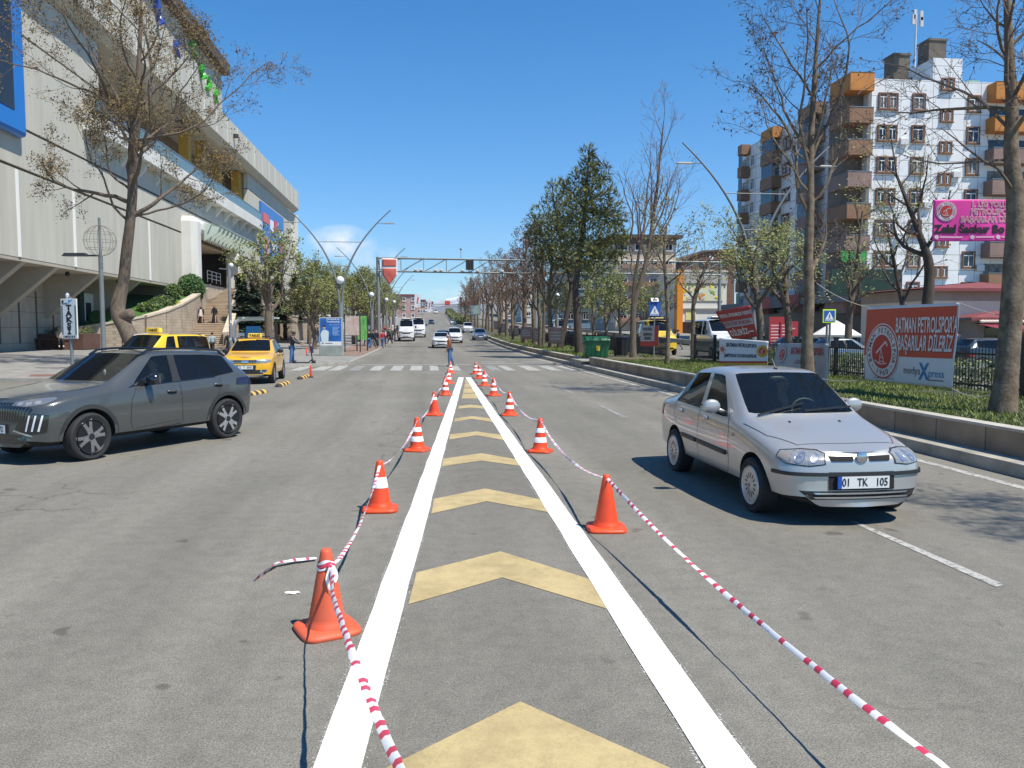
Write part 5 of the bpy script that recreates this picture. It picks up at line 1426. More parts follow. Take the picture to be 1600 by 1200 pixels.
# ---- taxis
taxi_yellow = car_paint('taxi_yellow_paint', (.80, .42, .012), 0, .3)
taxi_lemon = car_paint('taxi_lemon_paint', (.80, .52, .012), 0, .3)
def roof_sign(c, x, w=.48, words='TAKSİ'):
 q = c.bvh.ray_cast(V((c.L / 2 - x, 0, 4)), V((0, 0, -1)))[0]
 b = MB(); b.box(q + V((0, 0, .10)), (.16, w, .16), taper=.92); s_ = b.build('taxi_lamp', mat('taxi_lamp_yellow', (.85, .58, .05), .35), c.root, bevel=.02)
 text(words, .13, ink, frame(q + V((.088, 0, .095)), (0, 1, 0), (0, 0, 1)), s_, bold=.003, sx=1.05)
def orange_taxi():
 c = Car(T_CROSS, 4.09, .87, 1.56, (.82, 3.41), .325, taxi_yellow, black_plastic, arch=.055)
 f = gp(424, 599); hd = heading_from(gp(418, 599), gp(441, 588.5))
 ax = V((math.cos(hd), math.sin(hd), 0)); left = V((-ax.y, ax.x, 0))
 f = gp(425, 598.5)
 # we see its left-hand side: the centre line lies to its right
 ctr = f - left * (.87 - .1) - ax * (4.09 / 2 - .82)
 root = c.place('orange yellow hatchback taxi facing the camera, nearest the tall lamp', 'taxi', ctr, hd)
 c.wheels(rim_steel); c.cabin(); c.mirror(1.76, 1.06, black_plastic, (.1, .22, .15))
 for sg in (1, -1):
  c.patch('headlight', [(sg * u, v) for u, v in ((27, .74), (48, .735), (63, .78), (62, .84), (46, .87), (28, .85))], lens_mat, 'cyl', .007, cuts=4, x0=.8)
  q = c.patch('fog_lamp', [(sg * u, v) for u, v in ((34, .42), (46, .41), (50, .47), (46, .52), (36, .51))], chrome, 'cyl', .008, cuts=3, x0=.8)
  c.patch('fog_lens', [(sg * u, v) for u, v in ((37, .44), (45, .435), (46, .49), (38, .49))], under_mat, 'cyl', .013, cuts=2, parent=q, x0=.8)
  c.seam('panel_gap', [[(1.58, .98), (1.50, .6), (1.52, .36), (2.9, .36)], [(2.38, 1.0), (2.40, .36)], [(2.9, .36), (3.12, .8), (3.16, 1.02)]], .008, seam_mat, 'side', sg)
  c.patch('sill_cladding', [(1.18, .24), (2.95, .24), (2.95, .34), (1.18, .34)], black_plastic, 'side', .006, sg, cuts=4)
  for ax_ in c.axles:
   c.seam('arch_trim', [[(ax_ - math.cos(math.pi * (-.05 + 1.1 * k / 18)) * (c.wr + .08), max(.25, c.wr + math.sin(math.pi * (-.05 + 1.1 * k / 18)) * (c.wr + .08))) for k in range(19)]], .05, mat('arch_plastic', (.03, .031, .031)), 'side', sg, off=.008)
  b = MB(); b.tube([c.bvh.ray_cast(V((c.L / 2 - x, sg * .58, 4)), V((0, 0, -1)))[0] + V((0, 0, .05)) for x in (1.95, 2.2, 2.6, 3.0, 3.4)], .022, 6); b.build('roof_rail', black_plastic, root)
  for x in (2.2, 3.1):
   h = c.bvh.ray_cast(V((c.L / 2 - x, sg * 3, .93)), V((0, -sg, 0)))[0]; b = MB(); b.ball(h + V((0, sg * .012, 0)), (.09, .02, .022), 10, 6); b.build('door_handle', black_plastic, root)
 c.patch('grille', [(-.50, .73), (.50, .73), (.52, .84), (-.52, .84)], under_mat, 'front', .006, cuts=4)
 for z in (.755, .80): c.patch('grille_bar', [(-.48, z - .008), (.48, z - .008), (.48, z + .008), (-.48, z + .008)], chrome, 'front', .014, cuts=4)
 c.patch('number_plate_recess', [(-.34, .50), (.34, .50), (.36, .66), (-.36, .66)], black_plastic, 'front', .005, cuts=3)
 c.patch('badge', [(-.1, .74), (.1, .74), (.12, .83), (.03, .83), (0, .79), (-.03, .83), (-.12, .83)], chrome, 'front', .02, cuts=2)
 c.patch('bumper_grille', [(-.58, .36), (.58, .36), (.60, .50), (-.60, .50)], black_plastic, 'front', .006, cuts=4)
 c.patch('skid_plate', [(-.6, .27), (.6, .27), (.58, .33), (-.58, .33)], mat('skid_grey', (.2, .2, .21), .5), 'front', .008, cuts=4)
 c.plate([('72', -.6), ('T', -.1), ('0042', .55)], .585)
 roof_sign(c, 2.3, .5)
 b = MB(); b.box((c.L / 2 - 2.35, 0, 1.61), (.14, 1.05, .05)); b.build('roof_bar', black_plastic, root, bevel=.01)
 hit = lambda y: c.bvh.ray_cast(V((c.L / 2 - 1.93, y, 4)), V((0, 0, -1)))[0]
 c.patch('visor_strip', [(1.84, -.50), (1.97, -.52), (1.97, .1), (1.84, .1)], taxi_yellow, 'top', .006, cuts=3)
 return root, c
def van_taxi():
 c = Car(T_VAN, 4.1, .85, 1.76, (.82, 3.38), .315, taxi_lemon, taxi_lemon, arch=.055, quarter_glass=True)
 p = gp(247, 600); hd = R(-90) - .42
 root = c.place('lemon yellow van taxi with roof lamp reading TAKSİ, half hidden behind the grey car', 'taxi', V((p.x, p.y, 0)), hd)
 c.wheels(rim_steel); c.cabin(); c.mirror(1.62, 1.12, black_plastic, (.1, .22, .2))
 for sg in (1, -1):
  c.patch('headlight', [(sg * u, v) for u, v in ((28, .72), (50, .74), (58, .92), (45, .94), (30, .85))], lens_mat, 'cyl', .007, cuts=4, x0=.8)
  c.seam('panel_gap', [[(1.35, 1.05), (1.3, .4), (2.2, .4)], [(2.24, 1.6), (2.24, .4)], [(3.2, 1.6), (3.2, .4), (2.24, .4)]], .008, seam_mat, 'side', sg)
  b = MB(); b.tube([c.bvh.ray_cast(V((c.L / 2 - x, sg * .62, 4)), V((0, 0, -1)))[0] + V((0, 0, .05)) for x in (1.95, 2.4, 2.9, 3.4, 3.85)], .022, 6); b.build('roof_rail', steel_grey, root)
 c.patch('grille', [(-.45, .66), (.45, .66), (.5, .8), (-.5, .8)], under_mat, 'front', .006, cuts=4)
 c.patch('bumper', [(-66, .34), (66, .34), (66, .52), (-66, .52)], black_plastic, 'cyl', .008, cuts=6, x0=.8)
 c.plate([('72', -.6), ('T', -.1), ('0118', .55)], .44)
 roof_sign(c, 1.95, .58)
 c.seam('panel_gap', [[(1.7, 0), (3.9, 0)]], .012, seam_mat, 'top')
 c.patch('visor_strip', [(1.58, -.55), (1.68, -.58), (1.68, .05), (1.58, .05)], white_paint, 'top', .006, cuts=3)
 return root
orange_taxi(); van_taxi()
# ---- traffic farther up the road: each with body, glass, wheels, lamps, plate
def traffic(table, dims, paint_, label, cat, px, d, heading, kind='hatch', name='car', sign=False, x=None, grp=None):
 L, W, H, axles, wr = dims
 c = Car(table, L, W, H, axles, wr, paint_, black_plastic if table is not T_VAN else paint_, arch=.055, levels=1 if d > 60 else 2, glass_m=far_glass)
 p = at(px, 520, d); yy = p.y; xx = p.x if x is None else x
 slope = (zsm(yy + 2) - zsm(yy - 2)) / 4
 root = c.place(label, cat, V((xx, yy, zsm(yy))), heading, grp, name)
 root.rotation_euler = (0, -slope * math.sin(heading), heading)
 c.wheels(rim_steel)
 kx, ky, kz = c.k; z0 = .72 * kz if table is not T_VAN else .74 * kz
 for sg in (1, -1):
  c.patch('headlight', [(sg * 30, z0 - .05), (sg * 54, z0 - .03), (sg * 58, z0 + .08 * kz), (sg * 34, z0 + .07 * kz)], lens_mat, 'cyl', .01, cuts=2, x0=.8)
  if d < 130: c.patch('tail_lamp', [(sg * 40, z0), (sg * 62, z0), (sg * 62, z0 + .15), (sg * 40, z0 + .15)], tail_red, 'rcyl', .01, cuts=2, x0=.8)
 c.patch('grille', [(-.42 * ky, z0 - .10 * kz), (.42 * ky, z0 - .10 * kz), (.46 * ky, z0 + .02), (-.46 * ky, z0 + .02)], under_mat, 'front', .01, cuts=2)
 c.patch('lower_intake', [(-.55 * ky, .30 * kz), (.55 * ky, .30 * kz), (.5 * ky, .40 * kz), (-.5 * ky, .40 * kz)], under_mat, 'front', .01, cuts=2)
 if d < 170: c.plate(None, .50 * kz)
 return root, c
white_car = car_paint('white_car_paint', (.72, .73, .74), 0, .3)
dark_car = car_paint('dark_blue_car_paint', (.03, .045, .06), .3, .3)
blue_car = car_paint('steel_blue_car_paint', (.12, .17, .22), .5, .3)
grey_silver = car_paint('grey_silver_car_paint', (.28, .31, .34), .6, .3)
D0 = R(-90)      # towards the camera
SED = (4.35, .86, 1.46, (.82, 3.42), .30); HAT = (4.1, .86, 1.5, (.82, 3.38), .31); VAN = (4.1, .86, 1.76, (.82, 3.4), .31)
TG = None
traffic(T_CROSS, HAT, white_car, 'white hatchback behind the man in the brown jacket, coming towards the camera', 'car', 689, 77, D0)
traffic(T_CROSS, HAT, dark_car, 'dark blue car between the white hatchback and the white minibuses', 'car', 692, 89, D0)
traffic(T_VAN, VAN, white_car, 'white small van right behind the walking man, coming towards the camera', 'van', 710, 92, D0)
traffic(T_SEDAN, SED, grey_silver, 'grey saloon driving alone near the right kerb beyond the crossing', 'car', 749.5, 101, D0)
traffic(T_VAN, VAN, white_car, 'small white van beyond the grey saloon', 'van', 731, 134, D0)
traffic(T_SEDAN, SED, white_car, 'tiny white car low on the hill near the dark hedge', 'car', 708.5, 236, D0)
traffic(T_CROSS, HAT, dark_car, 'tiny dark car at the foot of the hill, left of the white one', 'car', 674, 232, D0)
traffic(T_SEDAN, SED, white_car, 'tiny white car just below the crest of the hill', 'car', 681, 338, D0)
traffic(T_SEDAN, SED, blue_car, 'tiny dark car at the very crest of the hill on the right', 'car', 700, 352, D0)
MINI = (5.6, .98, 2.62, (1.0, 4.3), .36)
def minibus(label, px, d, heading, paint_, x=None, grp=None):
 root, c = traffic(T_VAN, MINI, paint_, label, 'minibus', px, d, heading, name='minibus', x=x, grp=grp)
 kx, ky, kz = c.k
 b = MB(); b.box((c.L / 2 - 2.7, 0, 2.67), (.9, 1.1, .16), taper=.85); b.build('roof_unit', paint_, root, bevel=.03)
 for sg in (1, -1):
  b = MB(); b.box((c.L / 2 - 1.55, sg * 1.12, 1.72), (.1, .18, .34)); b.bar((c.L / 2 - 1.6, sg * .9, 1.65), (c.L / 2 - 1.55, sg * 1.08, 1.72), .03, .03); b.build('mirror', black_plastic, root, bevel=.02)
  for x_ in (3.6, 4.3): c.patch('side_window', [(x_, 1.58), (x_ + .6, 1.58), (x_ + .6, 2.3), (x_, 2.3)], far_glass, 'side', .01, sg, cuts=2)
 b = MB(); b.box((c.L / 2 - 2.02, 0, 2.62), (.14, 1.2, .16)); b.build('route_board', black_plastic, root)
 return root
minibus('front white minibus of the pair coming along the left kerb', 635.5, 98, D0, white_car)
minibus('rear white minibus of the pair, half hidden by the front one', 654, 112, D0, white_car)
# ================================================================== PEOPLE
skin_m = mat('skin', (.42, .24, .16), .5); hair_dark = mat('hair_dark', (.018, .014, .012), .6); hair_grey = mat('hair_grey', (.35, .33, .31), .6)
def cloth_m(name, col): return mat(name, col, .85, 0, .15, 14)
jk_brown = cloth_m('brown_leather', (.24, .075, .03)); jeans = cloth_m('blue_denim', (.07, .16, .33)); black_cloth = cloth_m('black_cloth', (.013, .013, .016))
navy = cloth_m('navy_cloth', (.02, .03, .07)); white_cloth = cloth_m('white_cloth', (.62, .60, .58)); plaid = cloth_m('pale_blue_plaid', (.32, .40, .44)); red_cloth = cloth_m('red_cloth', (.42, .03, .04))
grey_cloth = cloth_m('grey_cloth', (.14, .14, .15)); olive = cloth_m('olive_cloth', (.08, .085, .04)); beige_cloth = cloth_m('beige_cloth', (.42, .33, .24)); pink_cloth = cloth_m('pink_cloth', (.5, .2, .24))
shoe_dark = mat('shoe_dark', (.02, .018, .016), .5); shoe_white = mat('shoe_white', (.6, .6, .6), .5)
def skin_mesh(name, joints, edges, m, root=0, levels=1):
 """one continuous surface grown round a skeleton of joints: {i: (point, radius)}"""
 me = bpy.data.meshes.new(name); me.from_pydata([j[0] for j in joints], edges, [])
 bm = bmesh.new(); bm.from_mesh(me)
 sl = bm.verts.layers.skin.verify(); bm.verts.ensure_lookup_table()
 for i, v in enumerate(bm.verts):
  r = joints[i][1]; v[sl].radius = r if hasattr(r, '__len__') else (r, r); v[sl].use_root = (i == root)
 bm.to_mesh(me); bm.free()
 o = link_mesh(name, me)
 sk = o.modifiers.new('skin', 'SKIN'); sk.use_smooth_shade = True
 ss = o.modifiers.new('sub', 'SUBSURF'); ss.levels = levels; ss.render_levels = levels
 ev = evaluated(o); bpy.data.objects.remove(o)
 ev.materials.clear(); ev.materials.append(m); ev.name = name
 ev.polygons.foreach_set('use_smooth', [True] * len(ev.polygons))
 return ev
def rx(v, a):   # swing forward (+y) by a
 return V((v.x, v.y * math.cos(a) - v.z * math.sin(a), v.y * math.sin(a) + v.z * math.cos(a)))
def pose_joints(P):
 """joint places of a figure of height 1 facing +y"""
 J = {}
 ln = P.get('lean', 0)
 hip_z = P.get('hip', .53)
 def up(v): return V((0, 0, hip_z)) + rx(V(v) - V((0, 0, .53)), -ln)
 J['pelvis'] = V((0, 0, hip_z)); J['waist'] = up((0, 0, .60)); J['chest'] = up((0, .005, .70)); J['neckbase'] = up((0, 0, .815)); J['neck'] = up((0, .012, .855))
 hd = P.get('nod', 0)
 def hp(v): return J['neck'] + rx(V(v), -ln * .5 - hd)
 J['head'] = hp((0, .015, .05)); J['crown'] = hp((0, .005, .112)); J['chin'] = hp((0, .045, .018)); J['nose'] = hp((0, .066, .055))
 for sd, s in (('l', -1), ('r', 1)):
  J['ear' + sd] = hp((s * .046, .008, .058))
  a = P.get('arm' + sd, (.0, .12, .08)); f, e, o = a          # swing, elbow bend, outward
  sh = up((s * .105, 0, .80)); J['sh' + sd] = sh
  u = rx(V((s * math.sin(o), 0, -math.cos(o))) * .175, f); J['el' + sd] = sh + u
  w = rx(V((s * math.sin(o) * .6, 0, -math.cos(o))) * .155, f + e); J['wr' + sd] = J['el' + sd] + w
  hdn = w.normalized(); J['pa' + sd] = J['wr' + sd] + hdn * .035
  side = hdn.cross(V((s, 0, 0))).normalized() if abs(hdn.x) < .9 else V((0, 1, 0))
  for k in range(4):
   off = side * (.0165 - .011 * k); L = (.043, .050, .047, .036)[k]
   J['f%d%s' % (k, sd)] = J['pa' + sd] + off + hdn * L * .55 ; J['g%d%s' % (k, sd)] = J['pa' + sd] + off + hdn * L + V((-s * .012, 0, 0))
  J['th' + sd] = J['wr' + sd] + hdn * .022 + side * .026 + V((-s * .006, 0, 0)); J['tt' + sd] = J['th' + sd] + hdn * .022 + side * .010
  t, kn, oo = P.get('leg' + sd, (0, 0.03, .02))                # swing, knee bend
  h = V((s * .052, 0, hip_z - .02)); J['hi' + sd] = h
  u = rx(V((s * math.sin(oo), 0, -math.cos(oo))) * .245, t); J['kn' + sd] = h + u
  w = rx(V((0, 0, -.235)), t - kn); J['an' + sd] = J['kn' + sd] + w
  ft = P.get('foot' + sd, max(-.5, t - kn)); J['he' + sd] = J['an' + sd] + rx(V((0, -.022, -.028)), ft * .6); J['to' + sd] = J['an' + sd] + rx(V((s * .008, .098, -.030)), ft * .6)
 lo = min(J[k].z for k in ('hel', 'her', 'tol', 'tor')) - .012
 if not P.get('sit'):
  for k in J: J[k] = J[k] - V((0, 0, lo))
 return J
BODY = [('pelvis', (.075, .055)), ('waist', (.068, .05)), ('chest', (.082, .055)), ('neckbase', .045), ('neck', .030), ('head', (.046, .052)), ('crown', (.036, .042)), ('chin', .024), ('nose', .010)]
def make_person(P, top, bottom, shoes, hair, headwear=None, skirt=None, h=1.72, long_coat=0., hairless=False):
 """returns the mesh parts of one figure: (name, mesh) with one continuous body and the clothing over it"""
 J = pose_joints(P)
 def grow(name, spec, links, m, fat=1., levels=1):
  names = [n for n, _ in spec]; idx = {n: i for i, n in enumerate(names)}
  js = [(J[n] * h, tuple(q * h * fat for q in r) if hasattr(r, '__len__') else r * h * fat) for n, r in spec]
  return skin_mesh(name, js, [(idx[a], idx[b]) for a, b in links], m, 0, levels)
 spec = list(BODY); lk = [('pelvis', 'waist'), ('waist', 'chest'), ('chest', 'neckbase'), ('neckbase', 'neck'), ('neck', 'head'), ('head', 'crown'), ('head', 'chin'), ('head', 'nose')]
 for s in 'lr':
  spec += [('ear' + s, .010), ('sh' + s, .036), ('el' + s, .026), ('wr' + s, .017), ('pa' + s, (.019, .012)), ('th' + s, .008), ('tt' + s, .006)]
  lk += [('head', 'ear' + s), ('chest', 'sh' + s), ('sh' + s, 'el' + s), ('el' + s, 'wr' + s), ('wr' + s, 'pa' + s), ('wr' + s, 'th' + s), ('th' + s, 'tt' + s)]
  for k in range(4): spec += [('f%d%s' % (k, s), .0058), ('g%d%s' % (k, s), .0048)]; lk += [('pa' + s, 'f%d%s' % (k, s)), ('f%d%s' % (k, s), 'g%d%s' % (k, s))]
  spec += [('hi' + s, .052), ('kn' + s, .035), ('an' + s, .022), ('he' + s, .018), ('to' + s, .017)]
  lk += [('pelvis', 'hi' + s), ('hi' + s, 'kn' + s), ('kn' + s, 'an' + s), ('an' + s, 'he' + s), ('an' + s, 'to' + s)]
 out = [('body', grow('body', spec, lk, skin_m))]
 # trousers or skirt
 sp = [('pelvis', (.085, .066))]; lk = []
 for s in 'lr': sp += [('hi' + s, .062), ('kn' + s, .046), ('an' + s, .034)]; lk += [('pelvis', 'hi' + s), ('hi' + s, 'kn' + s), ('kn' + s, 'an' + s)]
 if not skirt: out.append(('trousers', grow('trousers', sp, lk, bottom)))
 else:
  b = MB(); zt, zb = J['waist'].z * h, max(.02, skirt * h); n = 20; vs = []
  for j in range(7):
   u = j / 6; z = zt + (zb - zt) * u; r = (.078 + .085 * u) * h
   c = J['waist'].lerp((J['anl'] + J['anr']) / 2, u) * h
   for k in range(n):
    a = 2 * math.pi * k / n; q = r * (1 + .06 * u * math.sin(5 * a + 1))
    vs.append((c.x + q * math.cos(a), c.y + q * math.sin(a) * .85, z))
  b.add(vs, [(j * n + k, j * n + (k + 1) % n, (j + 1) * n + (k + 1) % n, (j + 1) * n + k) for j in range(6) for k in range(n)]); out.append(('skirt', b.mesh('skirt', bottom, 60)))
 # jacket or top
 sp = [('waist', (.084, .066)), ('pelvis', (.086, .070)), ('chest', (.094, .070)), ('neckbase', .052)]; lk = [('waist', 'pelvis'), ('waist', 'chest'), ('chest', 'neckbase')]
 for s in 'lr': sp += [('sh' + s, .050), ('el' + s, .040), ('wr' + s, .029)]; lk += [('chest', 'sh' + s), ('sh' + s, 'el' + s), ('el' + s, 'wr' + s)]
 out.append(('jacket', grow('jacket', sp, lk, top)))
 if long_coat:
  b = MB(); n = 18; vs = []
  for j in range(5):
   u = j / 4; z = (J['waist'].z * (1 - u) + long_coat * u) * h; r = (.083 + .05 * u) * h; c = J['waist'].lerp((J['knl'] + J['knr']) / 2, u * .8) * h
   for k in range(n): a = 2 * math.pi * k / n; vs.append((c.x + r * math.cos(a), c.y + r * .85 * math.sin(a), z))
  b.add(vs, [(j * n + k, j * n + (k + 1) % n, (j + 1) * n + (k + 1) % n, (j + 1) * n + k) for j in range(4) for k in range(n)]); out.append(('coat_skirt', b.mesh('coat_skirt', top, 60)))
 for s in 'lr':
  me = skin_mesh('shoe', [(J['an' + s] * h, .026 * h), (J['he' + s] * h, .023 * h), (J['to' + s] * h, (.024 * h, .018 * h))], [(0, 1), (0, 2)], shoes); out.append(('shoe', me))
 up = (J['crown'] - J['neck']).normalized(); fwd = (J['nose'] - J['head']).normalized()
 if headwear:
  me = skin_mesh('headscarf', [(J['head'] * h - fwd * .012 * h, .060 * h), (J['crown'] * h - fwd * .012 * h, .046 * h), (J['neck'] * h, .050 * h), (J['neckbase'] * h - up * .02 * h, (.085 * h, .06 * h))], [(0, 1), (0, 2), (2, 3)], headwear); out.append(('headscarf', me))
 elif not hairless:
  c = (J['head'] + (J['crown'] - J['head']) * .55 - fwd * .014) * h
  b = MB(); b.ball((0, 0, 0), (.056 * h, .060 * h, .052 * h), 14, 8); me = b.mesh('hair', hair, 60)
  me.transform(Matrix.Translation(c)); out.append(('hair', me))
 else:
  c = (J['head'] + (J['crown'] - J['head']) * .15 - fwd * .022) * h
  b = MB(); b.ball((0, 0, 0), (.053 * h, .044 * h, .034 * h), 14, 8); me = b.mesh('hair', hair, 60); me.transform(Matrix.Translation(c)); out.append(('hair', me))
 # eyes, brows and mouth
 b = MB()
 for s in (-1, 1): b.ball((J['head'] + fwd * .047 + V((s * .017, 0, 0)) + up * .014) * h, .006 * h, 6, 4)
 out.append(('eyes', b.mesh('eyes', ink)))
 b = MB(); b.ball((J['chin'] + fwd * .022 + up * .012) * h, (.014 * h, .004 * h, .004 * h), 6, 4); out.append(('mouth', b.mesh('mouth', mat('lips', (.3, .1, .08), .5))))
 return out
def put_person(parts, label, loc, heading, group=None, scale=1.):
 t = thing('person', label, 'person', loc, heading - math.pi / 2, group); t.scale = (scale,) * 3
 for nm, me in parts: link_mesh(nm, me, t)
 return t
WALK = dict(legl=(.36, .10, .02), legr=(-.28, .28, .02), arml=(-.35, .25, .1), armr=(.32, .35, .1), lean=.05)
STAND = dict(legl=(.03, .05, .06), legr=(-.03, .05, .06), arml=(.05, .2, .12), armr=(.0, .15, .12))
DRIVE = dict(legl=(1.45, .5, .05), legr=(1.45, .45, .05), arml=(.75, .5, .1), armr=(.8, .5, .1), lean=-.15, hip=.30, sit=True, footl=0, footr=0)
for car_, lx_, ly_, l in ((CAR_S, -.30, .33, 'person in dark clothes at the wheel of the silver saloon'), (CAR_G, -.25, .35, 'person in dark clothes at the wheel of the grey crossover')):
 put_person(make_person(DRIVE, black_cloth, navy, shoe_dark, hair_dark, h=1.7), l, car_.matrix_basis @ V((lx_, ly_, .05 if car_ is CAR_S else .17)), car_.rotation_euler[2])
# man in a brown jacket crossing to the left
p = gp(703, 572.5)
t = put_person(make_person(dict(legl=(.12, .16, .02), legr=(-.16, .22, .02), arml=(.1, .35, .06), armr=(-.12, .3, .06), lean=.08, nod=.15), jk_brown, jeans, shoe_dark, hair_grey, hairless=True, h=1.66),
 'bald man in brown jacket and blue jeans crossing the road on the crossing', p, R(180) + .1)
# man with electric scooter on the edge of the pavement
p = gp(457, 571); hd = R(-4)
man = put_person(make_person(dict(legl=(.0, .03, .04), legr=(-.08, .06, .04), arml=(.75, .55, .05), armr=(.7, .6, .05), lean=.06, nod=.35), mat('black_leather', (.018, .018, .024), .45), jeans, shoe_white, hair_dark, h=1.78),
 'man in black leather jacket and jeans standing with an electric scooter', p, hd)
ax = V((math.cos(hd), math.sin(hd), 0))
t = thing('electric_scooter', 'black electric kick scooter held by the man in the leather jacket', 'scooter', p + ax * .62 + V((-.05, -.12, 0)), hd)
b = MB(); b.box((-.05, 0, .16), (.75, .15, .05)); b.bar((.28, 0, .16), (.47, 0, .32), .07, .05); b.build('deck', black_plastic, t, bevel=.01)
b = MB(); b.tube([(.50, 0, .22), (.36, 0, 1.08)], .03, 10); b.build('stem', dark_metal, t)
b = MB(); b.tube([(.34, -.26, 1.12), (.36, -.1, 1.10), (.36, .1, 1.10), (.34, .26, 1.12)], .017, 8); b.build('handlebar', black_plastic, t)
b = MB(); b.box((.47, 0, .82), (.14, .2, .34), taper=.8); b.build('hanging_bag', navy, t, bevel=.03)
for x in (-.46, .54):
 b = MB(); b.lathe([(.07, -.022), (.11, -.03), (.125, -.015), (.125, .015), (.11, .03), (.07, .022)], 20, c=(x, 0, .125), axis='y'); w = b.build('wheel', rubber, t, smooth=40)
 b = MB(); b.lathe([(.07, -.02), (.07, .02)], 14, c=(x, 0, .125), axis='y'); b.build('rim', steel_grey, w)
 b = MB(); b.tube([(x + .16 * math.cos(a), 0, .125 + .16 * math.sin(a)) for a in [R(40 + 10 * k) for k in range(11)]], .02, 6); b.build('mudguard', black_plastic, t)
# the two women coming down the stairs are placed after the stairs; boy and others on the plaza
p = on_plaza(332, 552, 52)
put_person(make_person(WALK, plaid, black_cloth, shoe_dark, hair_dark, h=1.5), 'dark haired boy in a pale plaid shirt walking towards the stairs', p, R(95))
p = on_plaza(358, 552, 47.5)
put_person(make_person(dict(WALK, armr=(.2, .3, .2)), black_cloth, black_cloth, shoe_dark, hair_dark, headwear=beige_cloth, skirt=.06, h=1.68), 'person in long black coat and pale headscarf beside the slim grey pole', p, R(80))
p = on_plaza(96, 549, PD - .55)
sit = make_person(dict(legl=(1.45, 1.35, .05), legr=(1.45, 1.5, .08), arml=(.6, .8, .1), armr=(.5, .9, .1), lean=-.12, hip=.40, sit=True, footl=0, footr=0), beige_cloth, black_cloth, shoe_white, hair_dark, headwear=beige_cloth, h=1.68)
put_person(sit, 'person with pale headscarf and dark trousers sitting on the planter bench', p + V((0, -.1, .06)), R(-60))
# crowd on the left pavement and elsewhere: a few figures, copied in different places
crowd_kinds = [
 make_person(WALK, navy, grey_cloth, shoe_dark, hair_dark),
 make_person(STAND, black_cloth, jeans, shoe_white, hair_dark),
 make_person(WALK, red_cloth, jeans, shoe_dark, hair_dark, h=1.65),
 make_person(STAND, black_cloth, black_cloth, shoe_dark, hair_dark, headwear=pink_cloth, skirt=.08, h=1.6),
 make_person(WALK, grey_cloth, navy, shoe_dark, hair_grey),
 make_person(STAND, white_cloth, grey_cloth, shoe_dark, hair_dark, h=1.7),
 make_person(WALK, olive, black_cloth, shoe_dark, hair_dark, headwear=white_cloth, skirt=.1, h=1.6)]
ck_txt = ['person in navy jacket and grey trousers', 'person in black jacket and blue jeans', 'person in red jacket and jeans', 'woman in black dress and pink headscarf', 'grey haired person in grey jacket', 'person in white top and grey trousers', 'woman in olive coat and white headscarf']
GC = 'people on the left pavement'
def crowd(k, x, y, hd, where, z=None, group=GC):
 put_person(crowd_kinds[k], ck_txt[k] + ' ' + where, (x, y, (plaza_z(x, y) if z is None else z)), hd, group)
rg = random.Random(12)
spots = [(1, 577, 68, 'standing nearest of the crowd'), (0, 583, 71, 'behind the green poster stand, front of the crowd'), (3, 588, 75, 'near the left leg of the gantry'),
   (2, 598, 72, 'just right of the gantry leg'), (5, 602, 79, 'between gantry leg and lamp post'), (4, 609, 84, 'right of the lamp post behind the gantry'), (6, 613, 92, 'by the kerb before the minibuses'),
   (1, 617, 98, 'by the kerb, left of the front minibus'), (0, 622, 104, 'close to the left side of the front minibus'), (4, 607, 98, 'deeper in the crowd under the trees'), (2, 601, 108, 'far back in the crowd under the trees'), (5, 613, 118, 'farthest back of the crowd'),
   (3, 592, 88, 'in the middle of the crowd under the trees'), (6, 580, 84, 'left in the crowd under the trees'), (0, 486, 96, 'walking on the side path before the white building'), (4, 493, 92, 'standing on the side path near the canopy'), (1, 497, 84, 'walking out of the side path'), (5, 489, 102, 'deep in the side path under the canopy'), (2, 572, 77, 'standing behind the poster stands')]
for i, (k, px, d, where) in enumerate(spots):
 p = at(px, 530, d); crowd(k, p.x, p.y, R(rg.choice([-100, -80, 85, 95, 0, 180])) + rg.uniform(-.4, .4), where)
# ================================================================== BUILDINGS
# ---- the long shopping centre on the left
XF = -22.0
def zf(px, py, x=XF):
 """height of the point seen there on the facade plane X = x"""
 d = FW + RT * ((px - 800) / F) - UP * ((py - 600) / F); return EYE + d.z * x / d.x
wall_cream = mat('facade_cream', (.50, .475, .40), .8, 0, .13, 1.6, .05, 8, stretch=(.7, .7, .07))
wall_white = mat('facade_white', (.66, .65, .60), .8, 0, .08, .4)
soffit_m = mat('soffit_beige', (.40, .355, .285), .85, 0, .12, .3)
groove_m = mat('groove_brown', (.09, .075, .06), .8)
beige_tile = tiled('beige_wall_tiles', (.40, .345, .275), (.37, .32, .25), 3.2, 1.0, (.2, .17, .13), .02, .7, 'yz', .15, 0.)
teal_glass = glass('teal_balustrade_glass', (.45, .66, .68), .35, .12, .55)
dark_window = glass('dark_window_glass', (.05, .06, .07), .2, .04)
ochre = mat('column_ochre', (.50, .27, .03), .7, 0, .1, 1)
brown_cap = mat('cap_brown', (.09, .065, .045), .8, 0, .2, 1)
stone_beige = tiled('beige_stone_wall', (.47, .39, .30), (.40, .325, .245), .5, .22, (.3, .25, .19), .018, .9, 'yz', .25)
Y0, Y1 = 24.0, on(466, XF)
YP0, YP1 = on(290, XF), on(368, XF)
YL0, YL1 = on(170, XF), on(394, XF)
mall = thing('shopping_centre', 'long cream shopping centre with a teal glass balcony and wide stairs on the left', 'building', (XF, 40, 0))
def boxes_of(root, name, m, boxes, bevel=0):
 for q in boxes: b = MB(); b.bx(*q); o = b.build(name, m, root, world=True, bevel=bevel)
 return o
def mp_(name, m, boxes, bevel=0): return boxes_of(mall, name, m, boxes, bevel)
